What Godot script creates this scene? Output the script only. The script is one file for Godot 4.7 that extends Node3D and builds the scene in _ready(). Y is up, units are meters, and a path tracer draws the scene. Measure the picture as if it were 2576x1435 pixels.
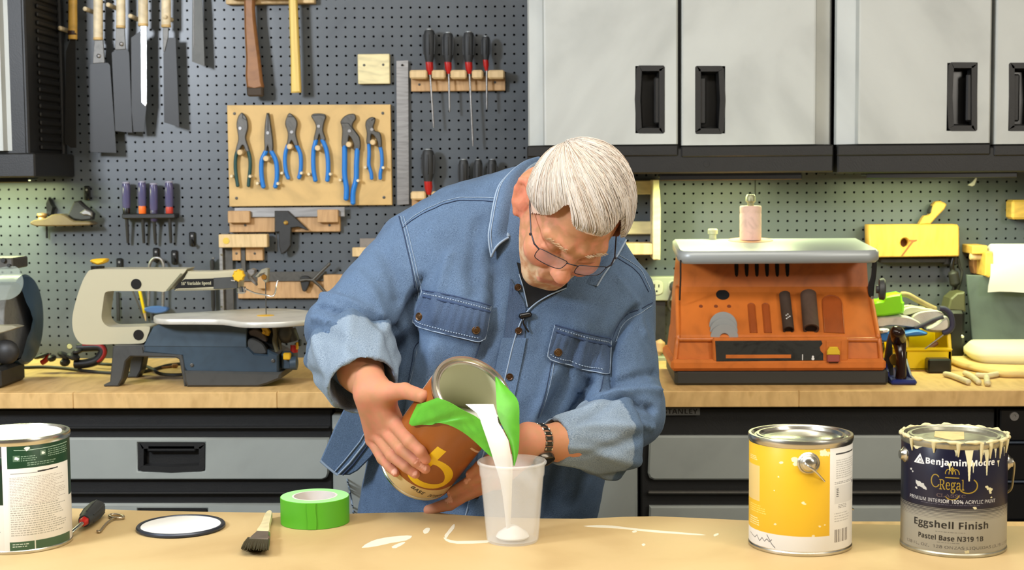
extends Node3D
# A workshop: a man in a denim shirt pours paint at a paper-covered table before a pegboard wall.
const FPX := 3700.0            # focal length in pixels of the 2576x1435 frame
const WALL := -4.007           # pegboard face
const BENCH := 0.955           # back bench top
const TABLE := 0.832           # front table top
var eye := Vector3(0, 1.45, 0)
var view: Basis
var used := {}
var M := {}
var rng := RandomNumberGenerator.new()

# ---------------------------------------------------------------- mesh builder
class B:
	var v := PackedVector3Array()
	var g := PackedInt32Array()
	var u := PackedVector2Array()
	var c := PackedColorArray()
	var t := Transform3D()
	var grp := -1
	var top := 1
	var col := Color.WHITE
	func pt(p: Vector3, uv := Vector2.ZERO) -> void:
		v.append(t * p); g.append(grp); u.append(uv); c.append(col)
	func tri(p: Vector3, q: Vector3, r: Vector3, a := Vector2.ZERO, b := Vector2.ZERO, d := Vector2.ZERO) -> void:
		pt(p, a); pt(r, d); pt(q, b)
	func quad(p: Vector3, q: Vector3, r: Vector3, s: Vector3, a := Vector2.ZERO, b := Vector2.ZERO, d := Vector2.ZERO, e := Vector2.ZERO) -> void:
		tri(p, q, r, a, b, d); tri(p, r, s, a, d, e)
	func smooth() -> void:
		top += 1; grp = top
	func flat() -> void:
		grp = -1

func _ready() -> void:
	rng.seed = 7
	# --- camera
	view = Basis.from_euler(Vector3(deg_to_rad(-4.24), deg_to_rad(2.2), deg_to_rad(-0.47)))
	var cam := Camera3D.new()
	cam.name = "camera"
	cam.transform = Transform3D(view, eye)
	cam.fov = rad_to_deg(2.0 * atan(717.5 / FPX))
	cam.near = 0.05
	cam.far = 50.0
	var lens := CameraAttributesPhysical.new()
	lens.frustum_focal_length = 24.0 / (2.0 * tan(atan(717.5 / FPX)))
	lens.exposure_aperture = 8.0
	lens.frustum_focus_distance = 2.7
	cam.attributes = lens
	cam.fov = rad_to_deg(2.0 * atan(717.5 / FPX))
	add_child(cam)
	cam.current = true
	#CROP
	# --- environment
	var env := Environment.new()
	env.background_mode = Environment.BG_COLOR
	env.background_color = Color(0.02, 0.02, 0.02)
	env.tonemap_mode = Environment.TONE_MAPPER_LINEAR
	env.tonemap_exposure = 1.0
	env.sdfgi_enabled = true
	env.ssao_enabled = true
	env.ssil_enabled = true
	var we := WorldEnvironment.new()
	we.name = "environment"
	we.environment = env
	add_child(we)
	materials()
	# --- lamps of the room
	lamp("studio_light", "square white studio light panel on the left side of the room", Vector3(-2.0, 2.2, -1.25), Vector3(-0.5, 1.45, -3.9), Vector2(0.42, 0.42), Color(0.93, 0.96, 1.0), 6.6)
	lamp("studio_light", "square white studio light panel on the right side of the room", Vector3(1.9, 2.15, -0.9), Vector3(0.1, 1.1, -3.0), Vector2(0.5, 0.5), Color(1.0, 0.97, 0.92), 2.6)
	lamp("ceiling_light", "long white ceiling light panel above the front table", Vector3(0.0, 2.62, -1.75), Vector3(0.0, 0.0, -1.80), Vector2(2.2, 0.6), Color(1.0, 0.97, 0.92), 4.4)
	setting()
	cabinets()
	bench_units()
	wall_tools()
	bench_left()
	bench_right()
	table_things()
	person()

func lamp(called: String, label: String, at: Vector3, aim: Vector3, size: Vector2, colour: Color, energy: float) -> void:
	var up := Vector3.UP if absf((aim - at).normalized().y) < 0.95 else Vector3.FORWARD
	var basis_ := Basis.looking_at((aim - at).normalized(), up)
	var o := thing(called, label, "light", at, "")
	var b := B.new()
	b.t = Transform3D(basis_, at)
	box(b, Vector3(0, 0, 0.03), Vector3(size.x + 0.04, size.y + 0.04, 0.05), 0.006)
	put(b, "housing", M.black, o)
	b = B.new()
	b.t = Transform3D(basis_, at)
	box(b, Vector3(0, 0, 0.003), Vector3(size.x, size.y, 0.006), 0.001)
	put(b, "diffuser", glow(colour, 1.5), o)
	var l := AreaLight3D.new()
	l.name = "light"
	l.area_size = size
	l.light_color = colour
	l.light_energy = energy
	l.area_range = 12.0
	l.area_attenuation = 2.0
	l.shadow_enabled = true
	l.transform = Transform3D(basis_, basis_ * Vector3(0, 0, -0.012))
	o.add_child(l)

# ---------------------------------------------------------------- pixels to places
func ray(x: float, y: float) -> Vector3:
	return view * Vector3((x - 1288.0) / FPX, (717.5 - y) / FPX, -1.0)
func pz(x: float, y: float, z: float) -> Vector3:
	var d := ray(x, y)
	return eye + d * ((z - eye.z) / d.z)
func ph(x: float, y: float, h: float) -> Vector3:
	var d := ray(x, y)
	return eye + d * ((h - eye.y) / d.y)
func px_m(z: float) -> float:   # metres per pixel at depth z
	return absf(z) / FPX
func pp(n: Array, z: float, ox := 0.0, oy := 0.0, s := 1.0) -> PackedVector2Array:
	var r := PackedVector2Array()
	for i in range(0, n.size(), 2):
		var p := pz(ox + n[i] / s, oy + n[i + 1] / s, z)
		r.append(Vector2(p.x, p.y))
	return r
func p3(n: Array, z: float, ox := 0.0, oy := 0.0, s := 1.0) -> Array:
	var r := []
	for i in range(0, n.size(), 2):
		r.append(pz(ox + n[i] / s, oy + n[i + 1] / s, z))
	return r
func pq(n: Array) -> Array:     # x, y, z triples
	var r := []
	for i in range(0, n.size(), 3):
		r.append(pz(n[i], n[i + 1], n[i + 2]))
	return r

# ---------------------------------------------------------------- objects
func numbered(called: String) -> String:
	if not used.has(called):
		used[called] = 0
		return called
	used[called] += 1
	return "%s_%03d" % [called, used[called]]
func thing(called: String, label: String, category: String, at: Vector3, group := "") -> Node3D:
	var o := Node3D.new()
	o.name = numbered(called)
	o.position = at
	add_child(o)
	tag(o, label, category, group)
	return o
func tag(o: Node, label: String, category: String, group := "") -> void:
	o.set_meta("label", label)
	o.set_meta("category", category)
	if group != "":
		o.set_meta("group", group)
func put(b: B, called: String, m: Material, parent: Node3D) -> MeshInstance3D:
	var off := Vector3.ZERO
	var n: Node = parent
	while n != self:
		off += n.position
		n = n.get_parent()
	var st := SurfaceTool.new()
	st.begin(Mesh.PRIMITIVE_TRIANGLES)
	for i in b.v.size():
		st.set_smooth_group(b.g[i])
		st.set_uv(b.u[i])
		st.set_color(b.c[i])
		st.add_vertex(b.v[i] - off)
	st.generate_normals()
	var o := MeshInstance3D.new()
	o.name = called
	o.mesh = st.commit()
	o.material_override = m
	parent.add_child(o, true)
	return o
func one(b: B, called: String, m: Material, label: String, category: String, group := "") -> MeshInstance3D:
	var lo := Vector3(1e9, 1e9, 1e9)
	var hi := -lo
	for p in b.v:
		lo = lo.min(p)
		hi = hi.max(p)
	var at := Vector3((lo.x + hi.x) / 2, lo.y, (lo.z + hi.z) / 2)
	for i in b.v.size():
		b.v[i] -= at
	var o := put(b, numbered(called), m, self)
	o.position = at
	tag(o, label, category, group)
	return o
func struct(b: B, called: String, m: Material) -> MeshInstance3D:
	var o := put(b, called, m, self)
	o.set_meta("kind", "structure")
	return o

# ---------------------------------------------------------------- shapes
func box(b: B, c: Vector3, s: Vector3, bev := 0.001) -> void:
	var h := s / 2
	bev = minf(bev, minf(h.x, minf(h.y, h.z)) * 0.9)
	var ax := [Vector3.RIGHT, Vector3.UP, Vector3.BACK]
	var hh := [h.x, h.y, h.z]
	for i in 3:
		var j := (i + 1) % 3
		var k := (i + 2) % 3
		for sg in [-1.0, 1.0]:
			var o: Vector3 = c + ax[i] * hh[i] * sg
			var a: Vector3 = ax[j] * (hh[j] - bev)
			var d: Vector3 = ax[k] * (hh[k] - bev) * sg
			b.quad(o - a - d, o + a - d, o + a + d, o - a + d)
		for sj in [-1.0, 1.0]:          # edge between +-j and +-k, along i
			for sk in [-1.0, 1.0]:
				var e0: Vector3 = c - ax[i] * (hh[i] - bev) + ax[j] * sj * hh[j] + ax[k] * sk * (hh[k] - bev)
				var e1: Vector3 = c - ax[i] * (hh[i] - bev) + ax[j] * sj * (hh[j] - bev) + ax[k] * sk * hh[k]
				var l: Vector3 = ax[i] * 2.0 * (hh[i] - bev)
				quad_out(b, c, e0, e0 + l, e1 + l, e1)
	for sx in [-1.0, 1.0]:
		for sy in [-1.0, 1.0]:
			for sz in [-1.0, 1.0]:
				var q := Vector3(sx, sy, sz)
				var p0 := c + q * Vector3(h.x, h.y - bev, h.z - bev)
				var p1 := c + q * Vector3(h.x - bev, h.y, h.z - bev)
				var p2 := c + q * Vector3(h.x - bev, h.y - bev, h.z)
				if (p1 - p0).cross(p2 - p0).dot(q) > 0:
					b.tri(p0, p1, p2)
				else:
					b.tri(p0, p2, p1)
func quad_out(b: B, c: Vector3, p: Vector3, q: Vector3, r: Vector3, s: Vector3) -> void:
	if (q - p).cross(r - p).dot((p + r) / 2 - c) > 0:
		b.quad(p, q, r, s)
	else:
		b.quad(s, r, q, p)
func rb(b: B, x0: float, y0: float, x1: float, y1: float, z: float, d: float, bev := 0.001) -> void:
	# a box whose front face shows at these pixels when its front stands at z
	var p := pz(x0, y0, z)
	var q := pz(x1, y1, z)
	var r := pz(x0, y1, z)
	var s := pz(x1, y0, z)
	var lo := Vector3((p.x + r.x) / 2, (q.y + r.y) / 2, z - d)
	var hi := Vector3((q.x + s.x) / 2, (p.y + s.y) / 2, z)
	box(b, (lo + hi) / 2, hi - lo, bev)
func inset(o: PackedVector2Array, d: float) -> PackedVector2Array:
	var r := PackedVector2Array()
	var n := o.size()
	for i in n:
		var a := (o[i] - o[(i + n - 1) % n]).normalized()
		var c := (o[(i + 1) % n] - o[i]).normalized()
		var na := Vector2(-a.y, a.x)
		var nc := Vector2(-c.y, c.x)
		var m := (na + nc)
		m = m.normalized() if m.length() > 0.01 else na
		r.append(o[i] + m * d / maxf(0.5, m.dot(na)))
	return r
func ext(b: B, o: PackedVector2Array, z0: float, z1: float, bev := 0.0, soft := false) -> void:
	# extrudes an outline (x right, y up) from z0 to z1 with chamfered front and back edges
	if o.size() > 2 and o[0].distance_to(o[o.size() - 1]) < 1e-6:
		o.remove_at(o.size() - 1)
	if Geometry2D.is_polygon_clockwise(o):
		o.reverse()
	var inn := inset(o, bev) if bev > 0 else o
	var ix := Geometry2D.triangulate_polygon(inn)
	for shrink in [0.6, 0.3, 0.1, 0.0]:
		if ix.is_empty() and bev > 0:
			inn = inset(o, bev * shrink)
			ix = Geometry2D.triangulate_polygon(inn)
	var was := b.grp
	b.flat()
	for i in range(0, ix.size(), 3):
		var p := inn[ix[i]]
		var q := inn[ix[i + 1]]
		var r := inn[ix[i + 2]]
		if (q - p).cross(r - p) < 0:
			var w := q
			q = r
			r = w
		b.tri(Vector3(p.x, p.y, z1), Vector3(q.x, q.y, z1), Vector3(r.x, r.y, z1))
		b.tri(Vector3(p.x, p.y, z0), Vector3(r.x, r.y, z0), Vector3(q.x, q.y, z0))
	var n := o.size()
	if soft:
		b.smooth()
	for i in n:
		var j := (i + 1) % n
		var lay := [[o[i], o[j], z0 + bev, o[i], o[j], z1 - bev]]
		if bev > 0:
			lay.append([o[i], o[j], z1 - bev, inn[i], inn[j], z1])
			lay.append([inn[i], inn[j], z0, o[i], o[j], z0 + bev])
		for l in lay:
			var p: Vector2 = l[0]
			var q: Vector2 = l[1]
			var r: Vector2 = l[4]
			var s: Vector2 = l[3]
			b.quad(Vector3(p.x, p.y, l[2]), Vector3(q.x, q.y, l[2]), Vector3(r.x, r.y, l[5]), Vector3(s.x, s.y, l[5]))
	b.grp = was
func lathe(b: B, prof: Array, n := 24, arc0 := 0.0, arc1 := TAU) -> void:
	# profile of Vector2(radius, y) turned about the builder's y axis; sharp corners stay sharp
	var keep := b.t
	var tot := 0.0
	for i in range(1, prof.size()):
		tot += (prof[i] - prof[i - 1]).length()
	b.smooth()
	var run := 0.0
	for i in range(1, prof.size()):
		var p: Vector2 = prof[i - 1]
		var q: Vector2 = prof[i]
		if i > 1 and absf((p - prof[i - 2]).angle_to(q - p)) > 0.6:
			b.smooth()
		var v0 := 1.0 - run / tot
		run += (q - p).length()
		var v1 := 1.0 - run / tot
		for k in n:
			var a0 := lerpf(arc0, arc1, float(k) / n)
			var a1 := lerpf(arc0, arc1, float(k + 1) / n)
			var u0 := 1.0 - a0 / TAU
			var u1 := 1.0 - a1 / TAU
			b.quad(Vector3(p.x * cos(a0), p.y, p.x * sin(a0)), Vector3(q.x * cos(a0), q.y, q.x * sin(a0)), Vector3(q.x * cos(a1), q.y, q.x * sin(a1)), Vector3(p.x * cos(a1), p.y, p.x * sin(a1)), Vector2(u0, v0), Vector2(u0, v1), Vector2(u1, v1), Vector2(u1, v0))
	b.t = keep
	b.flat()
func turned(b: B, at: Vector3, axis: Vector3, prof: Array, n := 20) -> void:
	# a lathed shape whose y axis runs along axis from at
	b.t = Transform3D(frame(axis), at)
	lathe(b, prof, n)
	b.t = Transform3D()
func frame(axis: Vector3) -> Basis:
	var y := axis.normalized()
	var h := Vector3.BACK if absf(y.z) < 0.9 else Vector3.RIGHT
	var x := y.cross(h).normalized()
	return Basis(x, y, x.cross(y))
func disc(b: B, at: Vector3, axis: Vector3, r: float, h: float, n := 20, bev := 0.0) -> void:
	if bev <= 0:
		bev = minf(r, h) * 0.15
	turned(b, at, axis, [Vector2(0, 0), Vector2(r - bev, 0), Vector2(r, bev), Vector2(r, h - bev), Vector2(r - bev, h), Vector2(0, h)], n)
func tube(b: B, pts: Array, r, n := 8, closed := false) -> void:
	var m := pts.size()
	var fr := []
	var up := Vector3.ZERO
	for i in m:
		var d: Vector3 = (pts[(i + 1) % m] - pts[(i + m - 1) % m]) if closed else (pts[mini(i + 1, m - 1)] - pts[maxi(i - 1, 0)])
		d = d.normalized()
		if i == 0:
			up = d.cross(Vector3.UP if absf(d.y) < 0.9 else Vector3.RIGHT).normalized()
		else:
			up = (up - d * up.dot(d)).normalized()
		fr.append([up, d.cross(up)])
	var ring := []
	for i in m:
		var row := []
		var rr: float = r[i] if r is Array else r
		for k in n:
			var a := TAU * k / n
			row.append(pts[i] + (fr[i][0] * cos(a) + fr[i][1] * sin(a)) * rr)
		ring.append(row)
	b.smooth()
	for i in (m if closed else m - 1):
		var j := (i + 1) % m
		for k in n:
			var l := (k + 1) % n
			b.quad(ring[i][k], ring[i][l], ring[j][l], ring[j][k])
	b.flat()
	if not closed:
		for k in n:
			var l := (k + 1) % n
			b.tri(pts[0], ring[0][l], ring[0][k])
			b.tri(pts[m - 1], ring[m - 1][k], ring[m - 1][l])
func curve(pts: Array, n := 6) -> Array:    # a smooth line through the points
	var r := []
	for i in pts.size() - 1:
		var a = pts[maxi(i - 1, 0)]
		var d = pts[mini(i + 2, pts.size() - 1)]
		for k in n:
			r.append(pts[i].cubic_interpolate(pts[i + 1], a, d, float(k) / n))
	r.append(pts[pts.size() - 1])
	return r
func curve2(o: PackedVector2Array, n := 4) -> PackedVector2Array:   # a smooth closed outline through the points
	var r := PackedVector2Array()
	var m := o.size()
	for i in m:
		for k in n:
			r.append(o[i].cubic_interpolate(o[(i + 1) % m], o[(i + m - 1) % m], o[(i + 2) % m], float(k) / n))
	return r
func pill(b: B, pts: Array, r: float, n := 10) -> void:      # a tube with rounded ends
	var rad := []
	var q := []
	var m := pts.size()
	var d0: Vector3 = (pts[0] - pts[1]).normalized()
	var d1: Vector3 = (pts[m - 1] - pts[m - 2]).normalized()
	for a in [0.0, 0.5, 0.85]:
		q.append(pts[0] + d0 * r * (1.0 - a) * 0.9 * (1.0 - a * 0.3))
		rad.append(r * sqrt(maxf(0.0, 1.0 - pow(1.0 - a, 2))) + r * 0.02)
	for p in pts:
		q.append(p)
		rad.append(r)
	for a in [0.85, 0.5, 0.0]:
		q.append(pts[m - 1] + d1 * r * (1.0 - a) * 0.9 * (1.0 - a * 0.3))
		rad.append(r * sqrt(maxf(0.0, 1.0 - pow(1.0 - a, 2))) + r * 0.02)
	tube(b, q, rad, n)
func sheet(b: B, rows: Array, th: float) -> void:       # a thin skin through a grid of points, th thick
	var nr := rows.size()
	var nc: int = rows[0].size()
	var off := []
	for i in nr:
		var row := []
		for j in nc:
			var du: Vector3 = rows[i][mini(j + 1, nc - 1)] - rows[i][maxi(j - 1, 0)]
			var dv: Vector3 = rows[mini(i + 1, nr - 1)][j] - rows[maxi(i - 1, 0)][j]
			row.append(rows[i][j] + du.cross(dv).normalized() * th)
		off.append(row)
	b.smooth()
	for i in nr - 1:
		for j in nc - 1:
			var a := Vector2(float(j) / (nc - 1), float(i) / (nr - 1))
			var e := Vector2(float(j + 1) / (nc - 1), float(i + 1) / (nr - 1))
			b.quad(off[i][j], off[i][j + 1], off[i + 1][j + 1], off[i + 1][j], a, Vector2(e.x, a.y), e, Vector2(a.x, e.y))
	b.smooth()
	for i in nr - 1:
		for j in nc - 1:
			b.quad(rows[i][j], rows[i + 1][j], rows[i + 1][j + 1], rows[i][j + 1])
	b.flat()
	for i in nr - 1:
		b.quad(rows[i][0], off[i][0], off[i + 1][0], rows[i + 1][0])
		b.quad(off[i][nc - 1], rows[i][nc - 1], rows[i + 1][nc - 1], off[i + 1][nc - 1])
	for j in nc - 1:
		b.quad(off[0][j], rows[0][j], rows[0][j + 1], off[0][j + 1])
		b.quad(rows[nr - 1][j], off[nr - 1][j], off[nr - 1][j + 1], rows[nr - 1][j + 1])
func blob(b: B, c: Vector3, r: Vector3, basis_ := Basis(), n := 12) -> void:     # an ellipsoid
	var keep := b.t
	b.t = keep * Transform3D(basis_ * Basis.from_scale(r), c)
	var prof := []
	for i in n / 2 + 1:
		var a := -PI / 2 + PI * i / (n / 2)
		prof.append(Vector2(maxf(cos(a), 0.0), sin(a)))
	lathe(b, prof, n)
	b.t = keep

# ---------------------------------------------------------------- materials
func mat(c: Color, rough := 0.6, metal := 0.0) -> StandardMaterial3D:
	var m := StandardMaterial3D.new()
	m.albedo_color = c
	m.roughness = rough
	m.metallic = metal
	m.vertex_color_use_as_albedo = true
	return m
func glow(c: Color, e: float) -> StandardMaterial3D:
	var m := mat(Color(0.9, 0.9, 0.9), 0.5)
	m.emission_enabled = true
	m.emission = c
	m.emission_energy_multiplier = e
	return m
func noise_tex(freq: float, oct: int, stops: Array, seed_ := 1, sx := 1.0, sy := 1.0, w := 256) -> ImageTexture:
	# a repeating picture of noise, stretched by sx, sy, coloured by the stops [position, colour, ...]
	var n := FastNoiseLite.new()
	n.seed = seed_
	n.frequency = freq
	n.fractal_octaves = oct
	n.noise_type = FastNoiseLite.TYPE_SIMPLEX_SMOOTH
	var gr := Gradient.new()
	gr.offsets = PackedFloat32Array()
	var of := PackedFloat32Array()
	var co := PackedColorArray()
	for i in range(0, stops.size(), 2):
		of.append(stops[i])
		co.append(stops[i + 1])
	gr.offsets = of
	gr.colors = co
	var im := Image.create(w, w, false, Image.FORMAT_RGB8)
	var rx := w / TAU / sx
	var ry := w / TAU / sy
	for y in w:
		var ay := TAU * y / w
		for x in w:
			var axx := TAU * x / w
			# two crossed rings make the noise repeat without a seam
			var val := n.get_noise_3d(cos(axx) * rx + sin(ay) * ry * 0.6, sin(axx) * rx + cos(ay) * ry * 0.6, sin(ay) * ry * 0.8 + cos(ay) * ry * 0.35)
			im.set_pixel(x, y, gr.sample(clampf(0.5 + val * 0.75, 0.0, 1.0)))
	return ImageTexture.create_from_image(im)
func tri_tex(m: StandardMaterial3D, t: Texture2D, s: Vector3, world := true) -> StandardMaterial3D:
	m.albedo_texture = t
	m.uv1_triplanar = true
	m.uv1_world_triplanar = world
	m.uv1_scale = s
	m.uv1_triplanar_sharpness = 4.0
	return m
func relief(m: StandardMaterial3D, t: Texture2D, depth: float) -> StandardMaterial3D:
	m.heightmap_enabled = true
	m.heightmap_texture = t
	m.heightmap_scale = depth
	return m
func gcol(g: float) -> Color:
	return Color(g, g, g)
func materials() -> void:
	var grain := noise_tex(0.03, 4, [0.0, Color(0.88, 0.86, 0.82), 0.45, Color(0.96, 0.955, 0.95), 0.7, Color(1, 1, 1), 1.0, Color(0.91, 0.89, 0.85)], 3, 0.3, 5.0)
	var mottle := noise_tex(0.02, 5, [0.0, gcol(0.88), 0.5, gcol(0.97), 1.0, gcol(1.0)], 5)
	var fine := noise_tex(0.2, 2, [0.0, gcol(0.3), 1.0, gcol(1.0)], 9)
	var streak := noise_tex(0.05, 3, [0.0, gcol(0.85), 0.5, gcol(0.95), 1.0, gcol(1.0)], 12, 5.0, 0.4)
	M.grain = grain
	M.mottle = mottle
	M.fine = fine
	# woods: the grain runs along x in the first, along y in the second
	M.pine = tri_tex(mat(Color(0.87, 0.76, 0.57), 0.6), grain, Vector3(2.2, 6, 6))
	M.pine_up = tri_tex(mat(Color(0.90, 0.78, 0.56), 0.55), streak, Vector3(6, 2.2, 6))
	M.ply = tri_tex(mat(Color(0.86, 0.72, 0.47), 0.6), mottle, Vector3(2, 3, 3))
	M.block = tri_tex(mat(Color(0.85, 0.70, 0.46), 0.5), grain, Vector3(1.2, 9, 5))
	M.fir = tri_tex(mat(Color(0.77, 0.62, 0.44), 0.6), grain, Vector3(2.5, 7, 7))
	M.beech = tri_tex(mat(Color(0.78, 0.61, 0.28), 0.45), grain, Vector3(2, 8, 8))
	M.hickory = tri_tex(mat(Color(0.60, 0.41, 0.24), 0.5), streak, Vector3(8, 1.5, 8))
	M.bamboo = tri_tex(mat(Color(0.88, 0.70, 0.33), 0.45), streak, Vector3(7, 2, 7))
	M.white_wood = tri_tex(mat(Color(0.94, 0.87, 0.72), 0.5), streak, Vector3(7, 2, 7))
	M.cream_wood = tri_tex(mat(Color(0.93, 0.88, 0.68), 0.5), streak, Vector3(6, 2, 6))
	# plain surfaces
	M.peg = tri_tex(mat(Color(0.335, 0.36, 0.385), 0.34), mottle, Vector3(1.3, 1.3, 1.3))
	M.plaster = mat(Color(0.80, 0.78, 0.74), 0.9)
	M.ceil = mat(Color(0.86, 0.85, 0.82), 0.9)
	M.concrete = tri_tex(mat(Color(0.5, 0.49, 0.47), 0.7), mottle, Vector3(1, 1, 1))
	M.dark = mat(Color(0.05, 0.05, 0.05), 0.9)
	M.black = relief(tri_tex(mat(Color(0.085, 0.085, 0.085), 0.5), mottle, Vector3(5, 5, 5)), fine, 0.02)
	M.black_gloss = mat(Color(0.05, 0.05, 0.055), 0.3)
	M.grey_door = tri_tex(mat(Color(0.76, 0.775, 0.76), 0.5), mottle, Vector3(0.8, 0.8, 0.8))
	M.grey_drawer = tri_tex(mat(Color(0.60, 0.62, 0.60), 0.5), mottle, Vector3(0.8, 0.8, 0.8))
	M.rubber = mat(Color(0.16, 0.17, 0.18), 0.55)
	M.red = mat(Color(0.68, 0.10, 0.08), 0.35)
	M.steel = tri_tex(mat(Color(0.62, 0.61, 0.60), 0.38, 0.8), streak, Vector3(5, 5, 5))
	M.steel_dark = tri_tex(mat(Color(0.36, 0.35, 0.33), 0.45, 0.6), mottle, Vector3(14, 14, 14))
	M.iron = tri_tex(mat(Color(0.20, 0.20, 0.20), 0.5, 0.3), mottle, Vector3(9, 9, 9))
	M.saw = tri_tex(mat(Color(0.095, 0.09, 0.08), 0.45, 0.1), mottle, Vector3(7, 7, 7))
	M.saw_light = tri_tex(mat(Color(0.28, 0.275, 0.245), 0.45, 0.2), mottle, Vector3(7, 7, 7))
	M.chrome = mat(Color(0.86, 0.86, 0.86), 0.16, 1.0)
	M.tin = mat(Color(0.80, 0.79, 0.75), 0.26, 1.0)
	M.white = mat(Color(0.93, 0.93, 0.93), 0.4)
	M.paint = mat(Color(0.94, 0.94, 0.93), 0.25)
	M.cream_paint = mat(Color(0.84, 0.80, 0.62), 0.4)
	M.blue_grip = mat(Color(0.10, 0.47, 0.80), 0.35)
	M.green_grip = mat(Color(0.08, 0.27, 0.26), 0.35)
	M.saw_cream = mat(Color(0.71, 0.685, 0.58), 0.3)
	M.saw_blue = tri_tex(mat(Color(0.20, 0.275, 0.335), 0.42), mottle, Vector3(6, 6, 6))
	M.saw_grey = tri_tex(mat(Color(0.24, 0.245, 0.24), 0.5), mottle, Vector3(9, 9, 9))
	M.yellow = mat(Color(0.90, 0.70, 0.12), 0.4)
	M.orange = tri_tex(mat(Color(0.80, 0.44, 0.17), 0.4), mottle, Vector3(5, 5, 5))
	M.base_grey = mat(Color(0.18, 0.18, 0.17), 0.5)
	M.top_grey = mat(Color(0.60, 0.62, 0.62), 0.38, 0.2)
	M.bright_yellow = mat(Color(0.93, 0.80, 0.03), 0.35)
	M.lime = mat(Color(0.52, 0.88, 0.03), 0.4)
	M.tape = relief(tri_tex(mat(Color(0.36, 0.70, 0.18), 0.5), mottle, Vector3(9, 9, 9)), fine, 0.015)
	M.tape_side = mat(Color(0.60, 0.85, 0.55), 0.6)
	M.kraft = relief(tri_tex(mat(Color(0.77, 0.665, 0.48), 0.55), noise_tex(0.012, 6, [0.0, Color(0.90, 0.88, 0.84), 0.5, Color(0.97, 0.97, 0.95), 1.0, Color(1, 1, 1)], 21), Vector3(1.1, 1.1, 1.1)), fine, 0.01)
	M.cord = mat(Color(0.17, 0.17, 0.16), 0.6)
	M.clear = mat(Color(0.75, 0.80, 0.76, 0.22), 0.1)
	M.clear.transparency = BaseMaterial3D.TRANSPARENCY_ALPHA
	M.smear = mat(Color(0.86, 0.84, 0.76), 0.4)

# ---------------------------------------------------------------- the room
func setting() -> void:
	var b := B.new()
	box(b, Vector3(0, 1.3, WALL - 0.10), Vector3(6.4, 2.8, 0.16), 0.001)
	var wall := struct(b, "wall_back", M.dark)
	pegboard("pegboard_panel", -90, 8, wall)
	pegboard("pegboard_panel", 9, 60, wall)
	b = B.new()
	box(b, Vector3(-3.2, 1.3, -1.3), Vector3(0.12, 2.8, 6.0))
	struct(b, "wall_left", M.plaster)
	b = B.new()
	box(b, Vector3(3.2, 1.3, -1.3), Vector3(0.12, 2.8, 6.0))
	struct(b, "wall_right", M.plaster)
	b = B.new()
	box(b, Vector3(0, 1.3, 1.7), Vector3(6.4, 2.8, 0.12))
	struct(b, "wall_front", M.plaster)
	b = B.new()
	box(b, Vector3(0, 2.76, -1.3), Vector3(6.5, 0.12, 6.2))
	struct(b, "ceiling", M.ceil)
	b = B.new()
	box(b, Vector3(0, -0.06, -1.3), Vector3(6.5, 0.12, 6.2))
	struct(b, "floor", M.concrete)

func pegboard(called: String, c0: int, c1: int, parent: Node3D) -> void:
	# hardboard with a hole every inch, the holes cut through
	var p := 0.0254
	var r := 0.0034
	var z := WALL
	var v := PackedVector3Array()
	var nr := PackedVector3Array()
	var ix := PackedInt32Array()
	for cx in range(c0, c1 + 1):
		for cy in range(-20, 24):
			var c := Vector3(0.289 + cx * p, 1.424 + cy * p, z)
			var f := v.size()
			for k in 8:
				var a := TAU * k / 8.0
				var d := Vector3(cos(a), sin(a), 0)
				var sq := d / maxf(absf(d.x), absf(d.y)) * p / 2
				v.append(c + sq); nr.append(Vector3.BACK)
				v.append(c + d * r); nr.append(Vector3.BACK)
			for k in 8:
				var l := (k + 1) % 8
				ix.append_array([f + k * 2, f + l * 2 + 1, f + l * 2, f + k * 2, f + k * 2 + 1, f + l * 2 + 1])
			f = v.size()
			for k in 8:
				var a := TAU * k / 8.0
				var d := Vector3(cos(a), sin(a), 0)
				v.append(c + d * r); nr.append(-d)
				v.append(c + d * r - Vector3(0, 0, 0.006)); nr.append(-d)
			for k in 8:
				var l := (k + 1) % 8
				ix.append_array([f + k * 2, f + k * 2 + 1, f + l * 2 + 1, f + k * 2, f + l * 2 + 1, f + l * 2])
	var e0 := 0.289 + (c0 - 0.5) * p
	var e1 := 0.289 + (c1 + 0.5) * p
	for e in [[e0 + 0.0003, -1.0], [e1 - 0.0003, 1.0]]:      # the panel's cut edges
		var f := v.size()
		for q in [[1.424 - 20.5 * p, 0.0], [1.424 + 23.5 * p, 0.0], [1.424 + 23.5 * p, -0.006], [1.424 - 20.5 * p, -0.006]]:
			v.append(Vector3(e[0], q[0], z + q[1])); nr.append(Vector3(e[1], 0, 0))
		ix.append_array([f, f + 1, f + 2, f, f + 2, f + 3])
	var ar := []
	ar.resize(Mesh.ARRAY_MAX)
	ar[Mesh.ARRAY_VERTEX] = v
	ar[Mesh.ARRAY_NORMAL] = nr
	ar[Mesh.ARRAY_INDEX] = ix
	var me := ArrayMesh.new()
	me.add_surface_from_arrays(Mesh.PRIMITIVE_TRIANGLES, ar)
	var o := MeshInstance3D.new()
	o.name = called
	o.mesh = me
	var m: StandardMaterial3D = M.peg
	o.material_override = m
	parent.add_child(o, true)

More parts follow.
